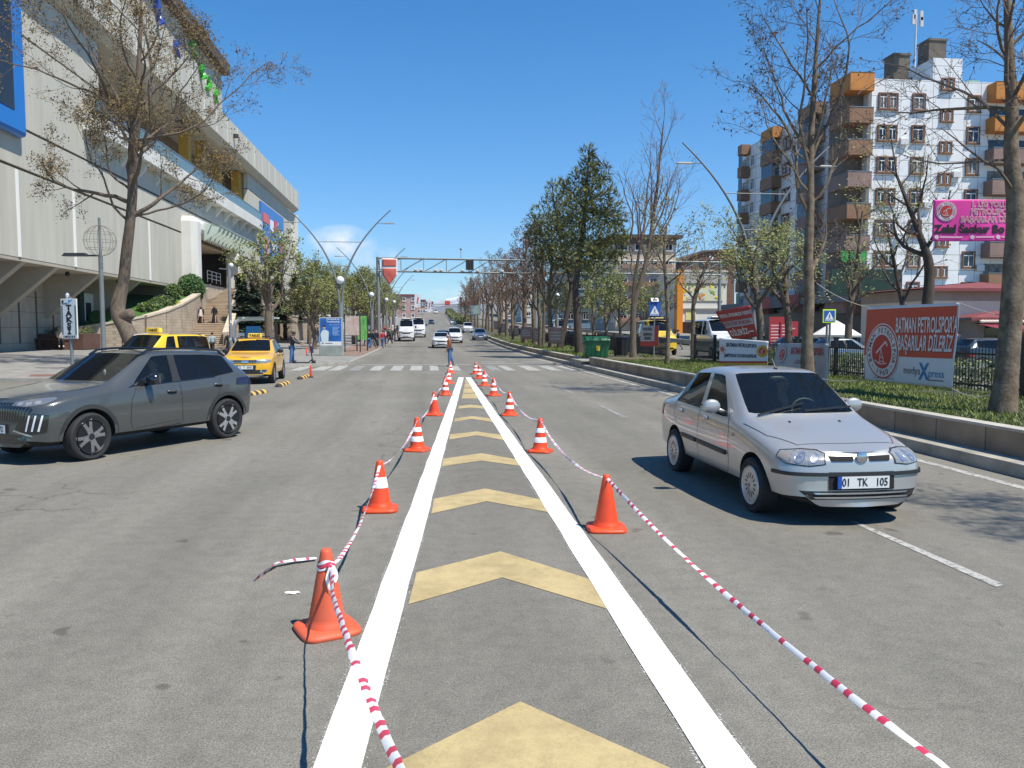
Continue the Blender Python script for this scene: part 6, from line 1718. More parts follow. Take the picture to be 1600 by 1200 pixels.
mp_('wall', wall_cream, [(XF - .5, XF, Y0, YP0, 5.8, 10.55), (XF - .5, XF, YP1, Y1, 3.6, 10.55), (XF - .5, XF, YP0, YP1, 11.0, 10.55 + .001 + .46)])
mp_('wall', wall_cream, [(XF - .5, XF, Y0, Y1, 10.72, 12.82)])
mp_('wall', wall_cream, [(XF - .5, XF, Y0, YL0, 12.98, 17.95), (XF - .5, XF, YL1, Y1, 12.98, 19.3), (XF - .5, XF, YL0, YL1, 12.98, 14.7)])
mp_('wall', wall_cream, [(XF - .5, XF, Y0, YL0, 18.08, 21.25), (XF - .5, XF, YL1, Y1, 19.42, 21.25)])
mp_('shadow_groove', groove_m, [(XF - .5, XF - .12, Y0, Y1, 10.55, 10.72), (XF - .5, XF - .12, Y0, Y1, 12.82, 12.98), (XF - .5, XF - .12, Y0, YL0, 17.95, 18.08), (XF - .5, XF - .12, YL1, Y1, 19.3, 19.42)])
mp_('joint_strip', mat('joint_white', (.8, .79, .75), .6), [(XF, XF + .05, y - .13, y + .13, 5.82, 10.5) for y in (on(39, XF), on(125, XF), on(240, XF))])
mp_('inner_block', mat('block_dark', (.16, .13, .10), .9), [(XF - 24, XF - 4.0, Y0, Y1 - .6, 0, 24.0)])
mp_('soffit', soffit_m, [(XF - 4, XF - .02, Y0, YP0, 5.6, 5.79)])
# recessed ground floor
gz = .5
mp_('ground_floor_wall', beige_tile, [(XF - 3.96, XF - 3.6, Y0, YP0 + 6, gz - .6, 5.6)])
mp_('wall_slot', groove_m, [(XF - 3.6, XF - 3.57, y - .09, y + .09, gz + .5, 4.35) for y in (on(34, XF - 3.6), on(61, XF - 3.6), on(87, XF - 3.6), on(3, XF - 3.6))])
for px in (-60, 18, 72, 140, 205, 262):
 y = on(px, XF - 1.0); b = MB()
 b.prism([(XF - .06, y - .28, 5.6), (XF - 3.6, y - .28, 5.6), (XF - 3.6, y - .28, 2.6)], (0, .56, 0)); b.build('bracket', soffit_m, mall, world=True, fix=True)
for px in (25, 112, 190):
 y = on(px, XF - 1); b = MB(); b.ball((XF - 1, y, 5.45), (.16, .16, .16), 10, 6); b.build('downlight', dark_metal, mall, world=True)
ya, yb = on(132, XF - 3.5), on(152, XF - 3.5)
door = mp_('service_door', white_paint, [(XF - 3.58, XF - 3.5, ya, yb, gz + .1, 4.6)])
mp_('door_jamb', mat('jamb_green', (.02, .045, .035), .5), [(XF - 3.58, XF - 3.3, ya - .7, ya, gz + .1, 4.7)])
b = MB(); b.bx(XF - 3.498, XF - 3.47, ya + (yb - ya) * .3, ya + (yb - ya) * .7, gz + 1.9, gz + 3.4); b.build('door_poster', black_plastic, mall, world=True)
# balcony with teal glass, loggia with ochre columns
mp_('balcony', wall_white, [(XF, XF + .9, YL0 - 3, YL1 + 4, 14.7, 15.85), (XF - 3.95, XF, YL0, YL1, 14.7, 14.9)], bevel=.04)
for k in range(14):
 y = YL0 + (YL1 + 3 - YL0) * k / 13; b = MB(); b.prism([(XF, y - .2, 14.7), (XF + .8, y - .2, 14.7), (XF, y - .2, 13.7)], (0, .4, 0)); b.build('balcony_bracket', wall_white, mall, world=True, fix=True)
n = 16
for k in range(n):
 y0 = YL0 - 2.8 + (YL1 - YL0 + 6.6) * k / n; y1 = YL0 - 2.8 + (YL1 - YL0 + 6.6) * (k + 1) / n - .06
 mp_('glass_panel', teal_glass, [(XF + .78, XF + .81, y0, y1, 15.86, 16.85)])
mp_('handrail', steel_grey, [(XF + .75, XF + .84, YL0 - 2.8, YL1 + 3.8, 16.86, 16.94)])
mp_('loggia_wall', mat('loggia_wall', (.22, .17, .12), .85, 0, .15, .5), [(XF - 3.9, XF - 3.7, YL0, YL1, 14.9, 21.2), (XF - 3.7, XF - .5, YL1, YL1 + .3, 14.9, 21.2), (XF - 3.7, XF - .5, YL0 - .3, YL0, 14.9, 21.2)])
for px, w in ((298, 1.0), (322, 1.1), (346, 1.1), (380, 4.5)):
 y = on(px, XF - 1.2); mp_('column', ochre, [(XF - 1.6, XF - .7, y - w / 2, y + w / 2, 14.9, 21.2)])
# parapet band, rounded at the far end; taller block with brown cap over the near part
b = MB(); xo = XF + 1.05; prof = [(XF - 5, 21.26), (XF + .3, 21.26), (xo, 21.75), (xo, 24.45), (XF - 5, 24.45)]
vs, fs, path = [], [], [(0, Y0), (0, YL0), (0, Y1 - 3)]
for k in range(1, 7):
 a = math.pi / 2 * k / 6; path.append((3.2 * (1 - math.cos(a)), Y1 - 3 + 3.2 * math.sin(a)))
for dx, y in path:
 for x, z in prof: vs.append((min(x, x - dx) if x > XF - 4 else x, y, z))
m5 = len(prof)
for i in range(len(path) - 1):
 for k in range(m5): fs.append((i * m5 + k, i * m5 + (k + 1) % m5, (i + 1) * m5 + (k + 1) % m5, (i + 1) * m5 + k))
fs += [tuple(range(m5)), tuple((len(path) - 1) * m5 + k for k in range(m5 - 1, -1, -1))]
b.add(vs, fs); b.build('parapet', wall_cream, mall, world=True, fix=True)
mp_('panel_joint', mat('joint_light', (.74, .73, .69), .6), [(xo + .001, xo + .03, y - .05, y + .05, 21.8, 24.42) for y in [YL0 + 4.5 * k for k in range(0, 18)] if y < Y1 - 4])
YB = on(362, xo)
mp_('upper_block', wall_cream, [(XF - 20, xo - .3, Y0, YB, 24.46, 28.6)])
mp_('upper_joint', mat('joint_light', (.74, .73, .69)), [(xo - .299, xo - .27, y - .05, y + .05, 24.5, 28.5) for y in [Y0 + 4.5 * k for k in range(0, 14)] if y < YB - 2])
mp_('brown_cap', brown_cap, [(XF - 20, xo + .5, Y0, YB + .4, 28.6, 29.7)])
# blue and green pieces of the roof sign, seen edge-on through the branches
sb, sg_ = mat('roof_sign_blue', (.03, .09, .42), .35), mat('roof_sign_green', (.05, .45, .04), .35)
for px, m_, z0, z1 in ((270, sb, 26.0, 28.2), (297, sb, 25.2, 26.8), (321, sg_, 26.6, 28.5), (333, sg_, 25.6, 27.2), (343, sg_, 25.0, 26.6), (354, sg_, 24.8, 26.6)):
 y = on(px, xo + .2); b = MB(); b.tube([(xo - .1 + .12 * math.sin(q * 2.1 + px), y + .45 * math.sin(q * 1.3 + px), z0 + (z1 - z0) * q / 5) for q in range(6)], [.06, .3, .22, .34, .2, .05], 6); b.build('sign_emblem', m_, mall, world=True)
mp_('security_camera', dark_metal, [(xo, xo + .5, on(374, xo) - .2, on(374, xo) + .2, 22.9, 23.3)])
# end wall with white piers
mp_('end_pier', wall_white, [(XF - .5 - 1.6 * k, XF + .35 - 1.6 * k, Y1 - 1.0 + .02 * k, Y1 + .4, 2.5, 21.2) for k in range(3)])
mp_('end_pier', wall_white, [(XF - .02, XF + .35, Y1 - 4.2, Y1 - 3.0, 2.5, 19.0)])
# blue board with shop signs
yb0, yb1 = on(414, XF + .3), on(448, XF + .3); zt_ = 18.9; zb_ = 12.9
bd = mp_('sign_board', mat('sign_board_blue', (.04, .17, .48), .4), [(XF + .01, XF + .3, yb0, yb1, zb_ - 1.5, zt_)])
cols = [(.7, .1, .03), (.75, .75, .75), (.6, .03, .06), (.55, .65, .6), (.65, .3, .25), (.7, .68, .66), (.55, .03, .05), (.2, .35, .5)]
for i, (fy, fz, w, h_) in enumerate(((.16, .74, .22, .16), (.42, .66, .14, .24), (.6, .72, .12, .2), (.82, .62, .2, .16), (.18, .24, .18, .3), (.5, .3, .24, .16), (.86, .2, .1, .5), (.66, .12, .18, .14))):
 y = yb0 + (yb1 - yb0) * fy; z = zb_ - 1.5 + (zt_ - zb_ + 1.5) * fz; hw, hh = (yb1 - yb0) * w / 2, (zt_ - zb_ + 1.5) * h_ / 2
 mp_('shop_sign', mat('shop_sign_' + 'abcdefgh'[i], cols[i], .4), [(XF + .3, XF + .4, y - hw, y + hw, z - hh, z + hh)])
# blue framed screen at the near end
yf = on(60, XF + .5); zb2 = zf(20, 206, XF + .5)
b = MB(); b.bx(XF - .1, XF + .5, Y0 + 1, yf, zb2, 25.5); fr = b.build('screen_frame', mat('screen_frame_blue', (.02, .17, .52), .35), mall, world=True, bevel=.25)
mp_('screen', mat('dark_screen', (.02, .017, .016), .25), [(XF + .5, XF + .53, Y0 + 2, on(40, XF + .5), zf(12, 166, XF + .5), 24.8)])
# entrance portal, doors, fins of the glass canopy
zp = 6.35; sB_Y = at(349, 450, 87).y
xp = XF + 1.3
b = MB(); b.bx(XF - .5, xp, YP0, YP0 + 2.0, zp - 2.2, 12.2); b.bx(XF - .5, xp - .1, YP0 + 2.0, YP1, 10.73, 12.2); b.bx(XF - .5, xp - .3, YP1 - 1.6, YP1, zp - 2.2, 10.725)
b.build('portal', wall_white, mall, world=True, bevel=.5)
mp_('entrance_recess', mat('entrance_wall', (.60, .51, .39), .8), [(XF - 3.9, XF - 3.5, YP0, YP1, zp, 10.7), (XF - 3.5, XF - .5, YP0, YP1, 10.45, 10.7)])
mp_('entrance_glass', dark_window, [(XF - 3.49, XF - 3.44, YP0 + 3, YP0 + 8.5, zp, 9.6), (XF - 3.49, XF - 3.44, YP0 + 9.2, YP1 - 7, zp, 9.6)])
mp_('entrance_poster', mat('poster_brown', (.10, .035, .025), .5, 0, .4, 1), [(XF - 3.4, XF - 3.3, YP1 - 6.8, YP1 - 2.6, zp + .4, 9.8)])
mp_('landing', mat('landing_stone', (.42, .35, .27), .8, 0, .2, 1), [(XF - 3.9, XF + .45, YP0 - .5, YP1 + 1, zp - 6, zp), (XF + .451, XF + 4, sB_Y, YP1 + 1, zp - 6, zp)])
rl = [(XF + .2, YP0 + 2.2, zp), (XF + .2, YP0 + 6, zp)]
b = MB()
for z in (.35, .7, 1.05): b.tube([(XF + 1.6, YP0 + 2.2, zp + z), (XF + 1.6, YP0 + 7, zp + z)], .03, 6)
for k in range(4): b.tube([(XF + 1.6, YP0 + 2.2 + 1.6 * k, zp), (XF + 1.6, YP0 + 2.2 + 1.6 * k, zp + 1.05)], .03, 6)
b.build('railing', steel_grey, mall, world=True)
for k in range(11):
 y = YP0 + 3 + (YP1 - YP0 - 4) * k / 10; b = MB(); b.prism([(xp - .1, y - .05, 11.9), (xp + 1.5, y - .05, 11.45), (xp + 1.5, y - .05, 11.2), (xp - .1, y - .05, 10.2)], (0, .1, 0)); b.build('canopy_fin', mat('canopy_pale_green', (.5, .58, .5), .5), mall, world=True, fix=True)
mp_('canopy_beam', mat('canopy_beam', (.25, .3, .27), .5), [(xp + 1.4, xp + 1.55, YP0 + 2.6, YP1 - .6, 11.5, 11.65), (xp + .6, xp + .7, YP0 + 2.6, YP1 - .6, 11.78, 11.88)])
# ---- outdoor stairs from the plaza up to the entrance
sA = at(318, 535, 62); sA = V((sA.x, sA.y, 0)); zA = plaza_z(sA.x, sA.y)
sB = at(349, 450, 87); sB = V((sB.x, sB.y, 0))
dS = (sB - sA); LS = dS.length; dS.normalize(); nS = V((dS.y, -dS.x, 0))
stairs = thing('stairs', 'wide beige stone stairs rising from the plaza to the shopping centre entrance', 'stairs', sA, 0)
n = 38; st = MB(); nose = MB()
for k in range(n):
 u0, u1 = k / n, (k + 1) / n; wl_, wr_ = 2.1 + 1.9 * (1 - u0) ** 2.2, 1.9 + .5 * (1 - u0)
 a = sA + dS * LS * u0; c = sA + dS * (LS * u1 + .04); z = zA + (zp - zA) * u1
 st.add([a - nS * wl_ + V((0, 0, 0)), a + nS * wr_, c + nS * wr_, c - nS * wl_] + [p + V((0, 0, z)) for p in (a - nS * wl_, a + nS * wr_, c + nS * wr_, c - nS * wl_)],
   [(3, 2, 1, 0), (4, 5, 6, 7), (0, 1, 5, 4), (1, 2, 6, 5), (2, 3, 7, 6), (3, 0, 4, 7)])
 e = a - dS * .03
 nose.add([p + V((0, 0, z + dz)) for dz in (-.05, .006) for p in (e - nS * wl_, e + nS * wr_, e + nS * wr_ + dS * .16, e - nS * wl_ + dS * .16)], [(3, 2, 1, 0), (4, 5, 6, 7), (0, 1, 5, 4), (1, 2, 6, 5), (2, 3, 7, 6), (3, 0, 4, 7)])
st.build('steps', mat('stair_stone', (.40, .31, .22), .85, 0, .25, .8), stairs, world=True)
nose.build('step_nosing', mat('stair_nosing', (.52, .43, .32), .8, 0, .2, 1), stairs, world=True)
def wall_run(name, label, pts, w, m, cap=None):
 """a wall following a path of (x, y, z bottom, z top)"""
 t = thing(name, label, 'wall', (pts[0][0], pts[0][1], 0))
 b, c = MB(), MB()
 for (a, q) in zip(pts, pts[1:]):
  d = V((q[0] - a[0], q[1] - a[1], 0)).normalized(); nn = V((d.y, -d.x, 0)) * w / 2
  def ring(e, z, f): P_ = V((e[0], e[1], 0)); return [P_ - nn * f + V((0, 0, z)), P_ + nn * f + V((0, 0, z))]
  for mb, zz, f in ((b, (2, 3), 1), (c, None, 1.25)):
   if zz: lo = ring(a, a[2], f) + ring(q, q[2], f)[::-1]; hi = ring(a, a[3], f) + ring(q, q[3], f)[::-1]
   else: lo = ring(a, a[3] + .002, f) + ring(q, q[3] + .002, f)[::-1]; hi = ring(a, a[3] + .16, f) + ring(q, q[3] + .16, f)[::-1]
   mb.add(lo + hi, [(3, 2, 1, 0), (4, 5, 6, 7), (0, 1, 5, 4), (1, 2, 6, 5), (2, 3, 7, 6), (3, 0, 4, 7)])
 b.build('wall_body', m, t, world=True); c.build('coping', cap or mat('coping_stone', (.52, .45, .35), .8, 0, .2, 1), t, world=True)
 return t
def WP(px, pyt, d):
 p = at(px, pyt, d); return (p.x, p.y, plaza_z(p.x, p.y) - .5, p.z)
curve = [WP(118, 515, 58), WP(150, 510, 58.2), WP(190, 503, 58.6), WP(225, 496, 59.4), WP(255, 487.5, 61), WP(278, 478, 63.5), WP(296, 468, 67.5), WP(309, 460, 72), WP(318, 453, 78), WP(325, 447, 84)]
wall_run('curved_wall', 'curved beige stone wall with pale coping along the planted bank beside the stairs', curve, .5, stone_beige)
wall_run('stair_wall', 'low beige wall on the right side of the stairs', [WP(354, 522, 63), WP(361, 500, 68), WP(367, 478, 76), WP(372, 455, 85)], .5, stone_beige)
wall_run('terrace_wall', 'high beige stone wall of the terrace behind the dark conifers', [WP(380, 478, 74), WP(418, 477, 80), WP(440, 480, 92), WP(465, 482, 104)], .6, stone_beige)
wall_run('ramp_wall', 'beige stone wall sloping down to the side path with the white building', [WP(452, 494, 86), WP(475, 497, 97), WP(500, 508, 108), WP(528, 518, 120)], .5, stone_beige)
# planted bank behind the curved wall
b = MB(); vs, fs = [], []
for i, (x, y, z0, z1) in enumerate(curve):
 vs += [(x - .1, y + .1, z1 - .08), (-25.5, y + 2.5, min(z1 + .5, 5.3))]
fs = [(2 * i, 2 * i + 2, 2 * i + 3, 2 * i + 1) for i in range(len(curve) - 1)]
lawn_m = mat('bank_lawn', (.05, .13, .018), .9, 0, .35, 3, .4, 40)
b.add(vs, fs); setp(b.build('bank_lawn', lawn_m), kind='structure')
def shrub(name, label, c, size, n, mats, seed, leaf=.11, group=None, top=.75):
 rg = random.Random(seed); t = thing(name, label, 'shrub', c, 0, group); b = MB()
 for _ in range(n):
  v = V((rg.gauss(0, 1), rg.gauss(0, 1), rg.gauss(0, 1))).normalized() * (rg.random() ** .33)
  k = 1 + .16 * noise.noise(v * 2.3 + V((seed, 0, 0)))
  p = V((v.x * size[0] * k, v.y * size[1] * k, size[2] * (1 + v.z * k))); ax_ = V((rg.gauss(0, 1), rg.gauss(0, 1), rg.gauss(0, 1))).normalized(); q = ax_.orthogonal().normalized() * leaf * rg.uniform(.3, .7); ax_ = ax_ * leaf * rg.uniform(.6, 1.3)
  b.quad(p - ax_, p - q, p + ax_, p + q, rg.randrange(len(mats)))
 b.build('foliage', mats, t)
 b = MB(); b.tube([(0, 0, -.2), (.05, 0, size[2])], [.08, .03], 6); b.build('stem', mat('shrub_stem', (.09, .065, .045), .9), t)
 return t
lf_lime = mat('leaf_lime', (.11, .17, .02), .6); lf_cyp = mat('leaf_cypress', (.03, .085, .016), .65); lf_cyp2 = mat('leaf_cypress_light', (.06, .13, .022), .65); lf_bl = mat('leaf_spruce', (.028, .062, .05), .7); lf_bl2 = mat('leaf_spruce_light', (.06, .10, .08), .7)
def bank(px, py, d): p = at(px, py, d); return p
shrub('round_bush', 'big dense round green bush at the top of the bank by the portal', bank(298, 474, 72) , (1.25, 1.2, 1.3), 5200, [lf_cyp, lf_cyp2, lf_cyp], 3, .12)
for i, (px, py, d, s, lab_) in enumerate(((236, 492, 62, (1.0, .9, .6), 'low olive green shrub at the left end of the bank'), (256, 487, 63, (1.0, .8, .7), 'low olive green shrub in the middle of the bank'), (272, 470, 68, (.7, .7, .8), 'dark shrub left of the big round bush'))):
 shrub('shrub', lab_, bank(px, py + 2, d), s, 1500, [leaf_a, leaf_b, lf_lime], 20 + i, .11, 'shrubs on the planted bank')
shrub('yellow_shrub', 'bright yellow flowering shrub on the bank beside the stairs wall', bank(274, 486, 64), (.55, .5, .42), 900, [leaf_y, mat('leaf_yellow_bright', (.6, .5, .03), .6), lf_lime], 9, .09)
# kiosk with white arch and blue box
p = on_plaza(386, 545, 60)
t = thing('kiosk', 'small white arched kiosk with blue and white boxes behind the orange taxi', 'kiosk', p)
b = MB(); b.tube([(-.9, 0, 0), (-.9, 0, 1.9), (-.75, 0, 2.25), (-.4, 0, 2.42), (2.0, 0, 2.5)], .14, 8); b.build('arch', white_paint, t, smooth=50)
b = MB(); b.bx(-.5, 2.2, -.6, 1.2, 2.45, 2.58); b.build('roof', mat('kiosk_roof', (.5, .55, .5), .5), t)
b = MB(); b.bx(.0, .9, -.2, .6, 0, 1.9); b.build('blue_box', mat('kiosk_blue', (.03, .25, .55), .4), t, bevel=.03)
b = MB(); b.bx(-.6, -.15, -.1, .4, 0, 1.4); b.build('white_box', white_paint, t, bevel=.03)
# people on the stairs and at the entrance
def on_stairs(u, side):
 k = int(u * n); p = sA + dS * LS * (k + .5) / n + nS * side; return V((p.x, p.y, zA + (zp - zA) * (k + 1) / n))
hs = math.atan2(-dS.y, -dS.x)
put_person(make_person(WALK, black_cloth, black_cloth, shoe_dark, hair_dark, headwear=black_cloth, skirt=.06, h=1.6), 'woman in long black dress with pale collar walking down the stairs on the right', on_stairs(.34, .25), hs)
w = put_person(make_person(WALK, black_cloth, black_cloth, shoe_dark, hair_dark, headwear=black_cloth, skirt=.08, h=1.58), 'woman in black headscarf with white apron front walking down the stairs on the left', on_stairs(.33, -.85), hs)
b = MB(); b.prism([(-.13, .20, .62), (.13, .20, .62), (.10, .16, 1.22), (-.10, .16, 1.22)], (0, .02, 0)); b.build('white_front', white_cloth, w, fix=True)
e = at(370, 447, 86); put_person(make_person(STAND, black_cloth, black_cloth, shoe_dark, hair_dark), 'person in dark clothes standing at the top of the stairs by the entrance', V((e.x, e.y, zp)), hs)
# ---- general block with rows of windows, each window a part with a pane
def make_window(w, h, frame_m, pane_m, double=False, d=.16):
 f = MB(); t = .12
 for (x0, x1, z0, z1) in ((-w / 2, w / 2, 0, t), (-w / 2, w / 2, h - t, h), (-w / 2, -w / 2 + t, t, h - t), (w / 2 - t, w / 2, t, h - t)): f.bx(x0, x1, -d, .0, z0, z1, 0)
 f.bx(-w / 2 - .06, w / 2 + .06, -d - .08, 0, -.06, -.001, 0)
 if double: f.bx(-.13, .13, -d, 0, t, h - t, 0)
 cells = [(-w / 2 + t, -.13), (.13, w / 2 - t)] if double else [(-w / 2 + t, w / 2 - t)]
 for x0, x1 in cells:
  c = (x0 + x1) / 2
  f.bx(c - .035, c + .035, -.09, -.03, t, h * .72, 1); f.bx(x0, x1, -.09, -.03, h * .72, h * .72 + .07, 1)
  f.bx(x0, x0 + .05, -.09, -.03, t, h - t, 1); f.bx(x1 - .05, x1, -.09, -.03, t, h - t, 1); f.bx(x0 + .05, x1 - .05, -.09, -.03, t, t + .05, 1)
 fm_ = f.mesh('window', [frame_m, white_paint]); p = MB(); p.bx(-w / 2 + t * .5, w / 2 - t * .5, -.028, -.012, t * .5, h - t * .5)
 # curtain strips behind some panes keep the rows from looking alike
 return fm_, p.mesh('pane', pane_m)
def put_window(root, meshes, loc, rz):
 f = link_mesh('window', meshes[0], root); f.location = loc; f.rotation_euler = (0, 0, rz)
 p = link_mesh('pane', meshes[1], f); return f
win_dark = mat('window_dark', (.02, .022, .026), .12, 0, .5, .9, spec=.6); win_curtain = mat('window_curtain', (.30, .28, .25), .5, 0, .5, 1.5, col2=(.03, .03, .035))
brown_frame = mat('window_frame_brown', (.20, .085, .035), .6, 0, .12, 3); orange_wall = mat('balcony_orange', (.52, .20, .035), .7, 0, .1, 1); brown_wall = mat('balcony_brown', (.26, .14, .075), .7, 0, .15, 1); mauve_wall = mat('balcony_mauve', (.26, .17, .14), .7, 0, .15, 1)
# ---- white apartment block on the right
panels_f = tiled('white_cladding_front', (.79, .79, .78), (.75, .755, .75), 1.62, 1.48, (.18, .17, .16), .022, .5, 'xz', .07, 0.)
panels_s = tiled('white_cladding_side', (.84, .84, .82), (.79, .79, .78), 1.62, 1.48, (.2, .19, .18), .024, .5, 'yz', .12, 0.)
DA = 76.0
XA = at(1353, 300, DA).x; YA = at(1353, 300, DA).y; ZT = at(1450, 126, DA).z; YE = on(1150, XA)
apt = thing('apartment_block', 'tall white panelled apartment block with orange and brown corner balconies', 'building', (XA, YA, .2))
def ap(name, m, boxes, bevel=0): return boxes_of(apt, name, m, boxes, bevel)
XR = XA + 27
ap('front_wall', panels_f, [(XA + .3, XR, YA, YA + .5, 5.2, ZT)])
ap('side_wall', panels_s, [(XA, XA + .299, YA + .02, YE, 5.2, ZT - .02)])
ap('core', mat('core_dark', (.1, .1, .1), .9), [(XA + .3, XR, YA + .501, YE, 0, ZT - .6)])
x_st0, x_st1 = XA + 6.35, XA + 9.3
ap('stair_tower', panels_f, [(x_st0, x_st1, YA - .03, YA + 4, ZT + .001, ZT + 2.1)])
conc = mat('chimney_concrete', (.15, .125, .10), .9, 0, .25, 1)
def chim(px0, px1, pyt, d):
 a, b2 = at(px0, pyt, d), at(px1, pyt, d); b = MB(); b.bx(a.x, b2.x, a.y, a.y + (b2.x - a.x), ZT - .55, a.z); b.bx(a.x - .1, b2.x + .1, a.y - .1, a.y + (b2.x - a.x) + .1, a.z, a.z + .2); b.build('chimney', conc, apt, world=True)
chim(1452, 1481, 63, 80); chim(1397, 1424, 86, 80)
a = at(1424, 100, 79); ap('roof_wall', conc, [(a.x, at(1455, 100, 79).x, a.y, a.y + .6, ZT - .5, ZT + 1.3)])
b = MB(); m0 = at(1429, 110, 79); mz = at(1429, 24, 79).z; b.tube([(m0.x, m0.y, ZT - .5), (m0.x, m0.y, mz)], .09, 8)
for dx, dz in ((-.35, -.6), (.5, -.8), (-.2, -.1), (.45, -.2)): b.box((m0.x + dx, m0.y - .1, mz + dz), (.3, .2, .9)); b.bar((m0.x, m0.y, mz + dz), (m0.x + dx, m0.y, mz + dz), .06, .06)
b.build('antenna_mast', mat('antenna_white', (.55, .56, .57), .5), apt, world=True)
a = at(1512, 122, 80); ap('water_tank', mat('tank_green', (.30, .50, .33), .5), [(a.x, a.x + 1.3, a.y, a.y + 1.3, ZT - .4, ZT + 1.3)])
FH = 2.955; zs_c = [at(1380, 160, DA).z - k * FH for k in range(7)]
wD = make_window(1.95, 1.55, brown_frame, win_dark, True); wS = make_window(1.32, 1.6, brown_frame, win_dark); wS2 = make_window(1.32, 1.6, brown_frame, win_curtain); wT = make_window(1.30, 1.15, brown_frame, win_dark, True); wD2 = make_window(1.95, 1.55, brown_frame, win_curtain, True)
def lx(px): return at(px, 300, DA).x
rg = random.Random(5)
for k, zc in enumerate(zs_c):
 put_window(apt, rg.choice((wD, wD, wD2)), (lx(1385) - XA, -.0, zc - .78 - .2), 0)
 put_window(apt, rg.choice((wS, wS2)), (lx(1436) - XA, -.0, zc - .8 - .2), 0)
 put_window(apt, rg.choice((wS, wS2)), (lx(1529) - XA, -.0, zc - .8 - .2), 0)
 put_window(apt, rg.choice((wS, wS2)), (lx(1680) - XA, -.0, zc - .8 - .2), 0)
 put_window(apt, wT, (lx(1483) - XA, -.031 if k == 0 else -.0, zc + 1.75 - .58 - .2), 0)
def balcony(root, x0, x1, y0, y1, zb, h, m, rail=True, glazed=None):
 b = MB(); t = .12
 b.bx(x0, x1, y0, y1, zb - .14, zb); b.bx(x0, x1, y0, y0 + t, zb + .001, zb + h); b.bx(x0, x0 + t, y0 + t, y1, zb + .001, zb + h); b.bx(x1 - t, x1, y0 + t, y1, zb + .001, zb + h)
 o = b.build('balcony', m, root, world=True, bevel=.03)
 if rail: b = MB(); b.bx(x0 - .03, x1 + .03, y0 - .03, y0 + .06, zb + h + .001, zb + h + .06); c = b.build('handrail', steel_grey, root, world=True)
 if glazed: b = MB(); b.bx(x0 + .05, x0 + .09, y0 + .1, y1, zb + h + .06, zb + h + 1.5); b.bx(x0 + .1, x1 - .1, y0 + .05, y0 + .09, zb + h + .06, zb + h + 1.5); b.build('glazing', glazed, root, world=True)
blue_glz = mat('balcony_blue_glass', (.025, .045, .08), .2, 0, .4, .6, spec=.5)
ap('corner_recess_shade', mat('recess_shade_brown', (.17, .13, .10), .8, 0, .2, .6), [(lx(1319), XA - .01, YA + .9, YA + 3.4, 5.2, ZT - .1)])  # added dark block, its colour stands in for shade inside the balcony recess
# corner balconies (left end of the front) and right hand balconies
for k in range(8):
 zb = at(1335, 195, DA).z - (k - 1) * FH; m_ = orange_wall if k in (0,) else (brown_wall if k < 3 else (mauve_wall if k % 2 else brown_wall))
 h_ = 1.5 if k == 0 else 1.28
 balcony(apt, lx(1315) , XA + .1, YA - .8, YA + 3.0, zb, h_, m_, glazed=None)
 zb = at(1580, 204, DA).z - (k - 1) * FH; m_ = orange_wall if k in (0, 1) else (brown_wall if k in (4, 6) else mauve_wall)
 balcony(apt, lx(1550), lx(1640), YA - 1.3, YA - .01, zb, h_, m_)
 if k: b = MB(); b.bx(lx(1556), lx(1634), YA - .035, YA - .006, zb + .1, zb + 2.3); b.build('balcony_door', win_dark if k % 3 else win_curtain, apt, world=True)
ac_m = mat('air_conditioner', (.62, .62, .6), .5)
for px, k in ((1412, 1), (1412, 4), (1502, 2), (1455, 3), (1548, 5), (1412, 5)):
 x, z = lx(px), zs_c[k] - 1.1; ap('air_conditioner', ac_m, [(x - .4, x + .4, YA - .32, YA - .01, z, z + .6)], .03)
# side face: windows and balcony columns in the shade
wB = make_window(1.9, 1.55, brown_frame, win_dark, True); wW = make_window(1.5, 1.5, white_paint, win_curtain)
for k, zc in enumerate(zs_c):
 for px, wm in ((1298, wB), (1222, wB), (1208, wW), (1188, wW), (1170, wW), (1158, wW)):
  put_window(apt, wm, (-.0, on(px, XA) - YA, zc - 1.0), -math.pi / 2)
 for px0, px1, mm in ((1264, 1238, mauve_wall), (1200, 1182, brown_wall), (1153, 1147, brown_wall)):
  y0, y1 = on(px0, XA - 1.1), on(px1, XA - 1.1); zb = zc - 1.75
  b = MB(); b.bx(XA - 1.2, XA, y0, y1, zb - .15, zb); b.bx(XA - 1.2, XA - 1.08, y0, y1, zb + .001, zb + 1.2); b.bx(XA - 1.08, XA, y0, y0 + .12, zb + .001, zb + 1.2); b.bx(XA - 1.08, XA, y1 - .12, y1, zb + .001, zb + 1.2)
  b.build('balcony', mm, apt, world=True)
  b = MB(); b.bx(XA - 1.1, XA - 1.05, y0 + .1, y1 - .1, zb + 1.21, zb + 2.7); b.build('glazing', blue_glz, apt, world=True)
 if k == 0:
  for px0, px1, mm in ((1264, 1238, brown_wall), (1200, 1182, orange_wall), (1153, 1147, brown_wall)):
   y0, y1 = on(px0, XA - 1.1), on(px1, XA - 1.1); ap('balcony', mm, [(XA - 1.2, XA, y0, y1, zc + .95, zc + 2.2)])
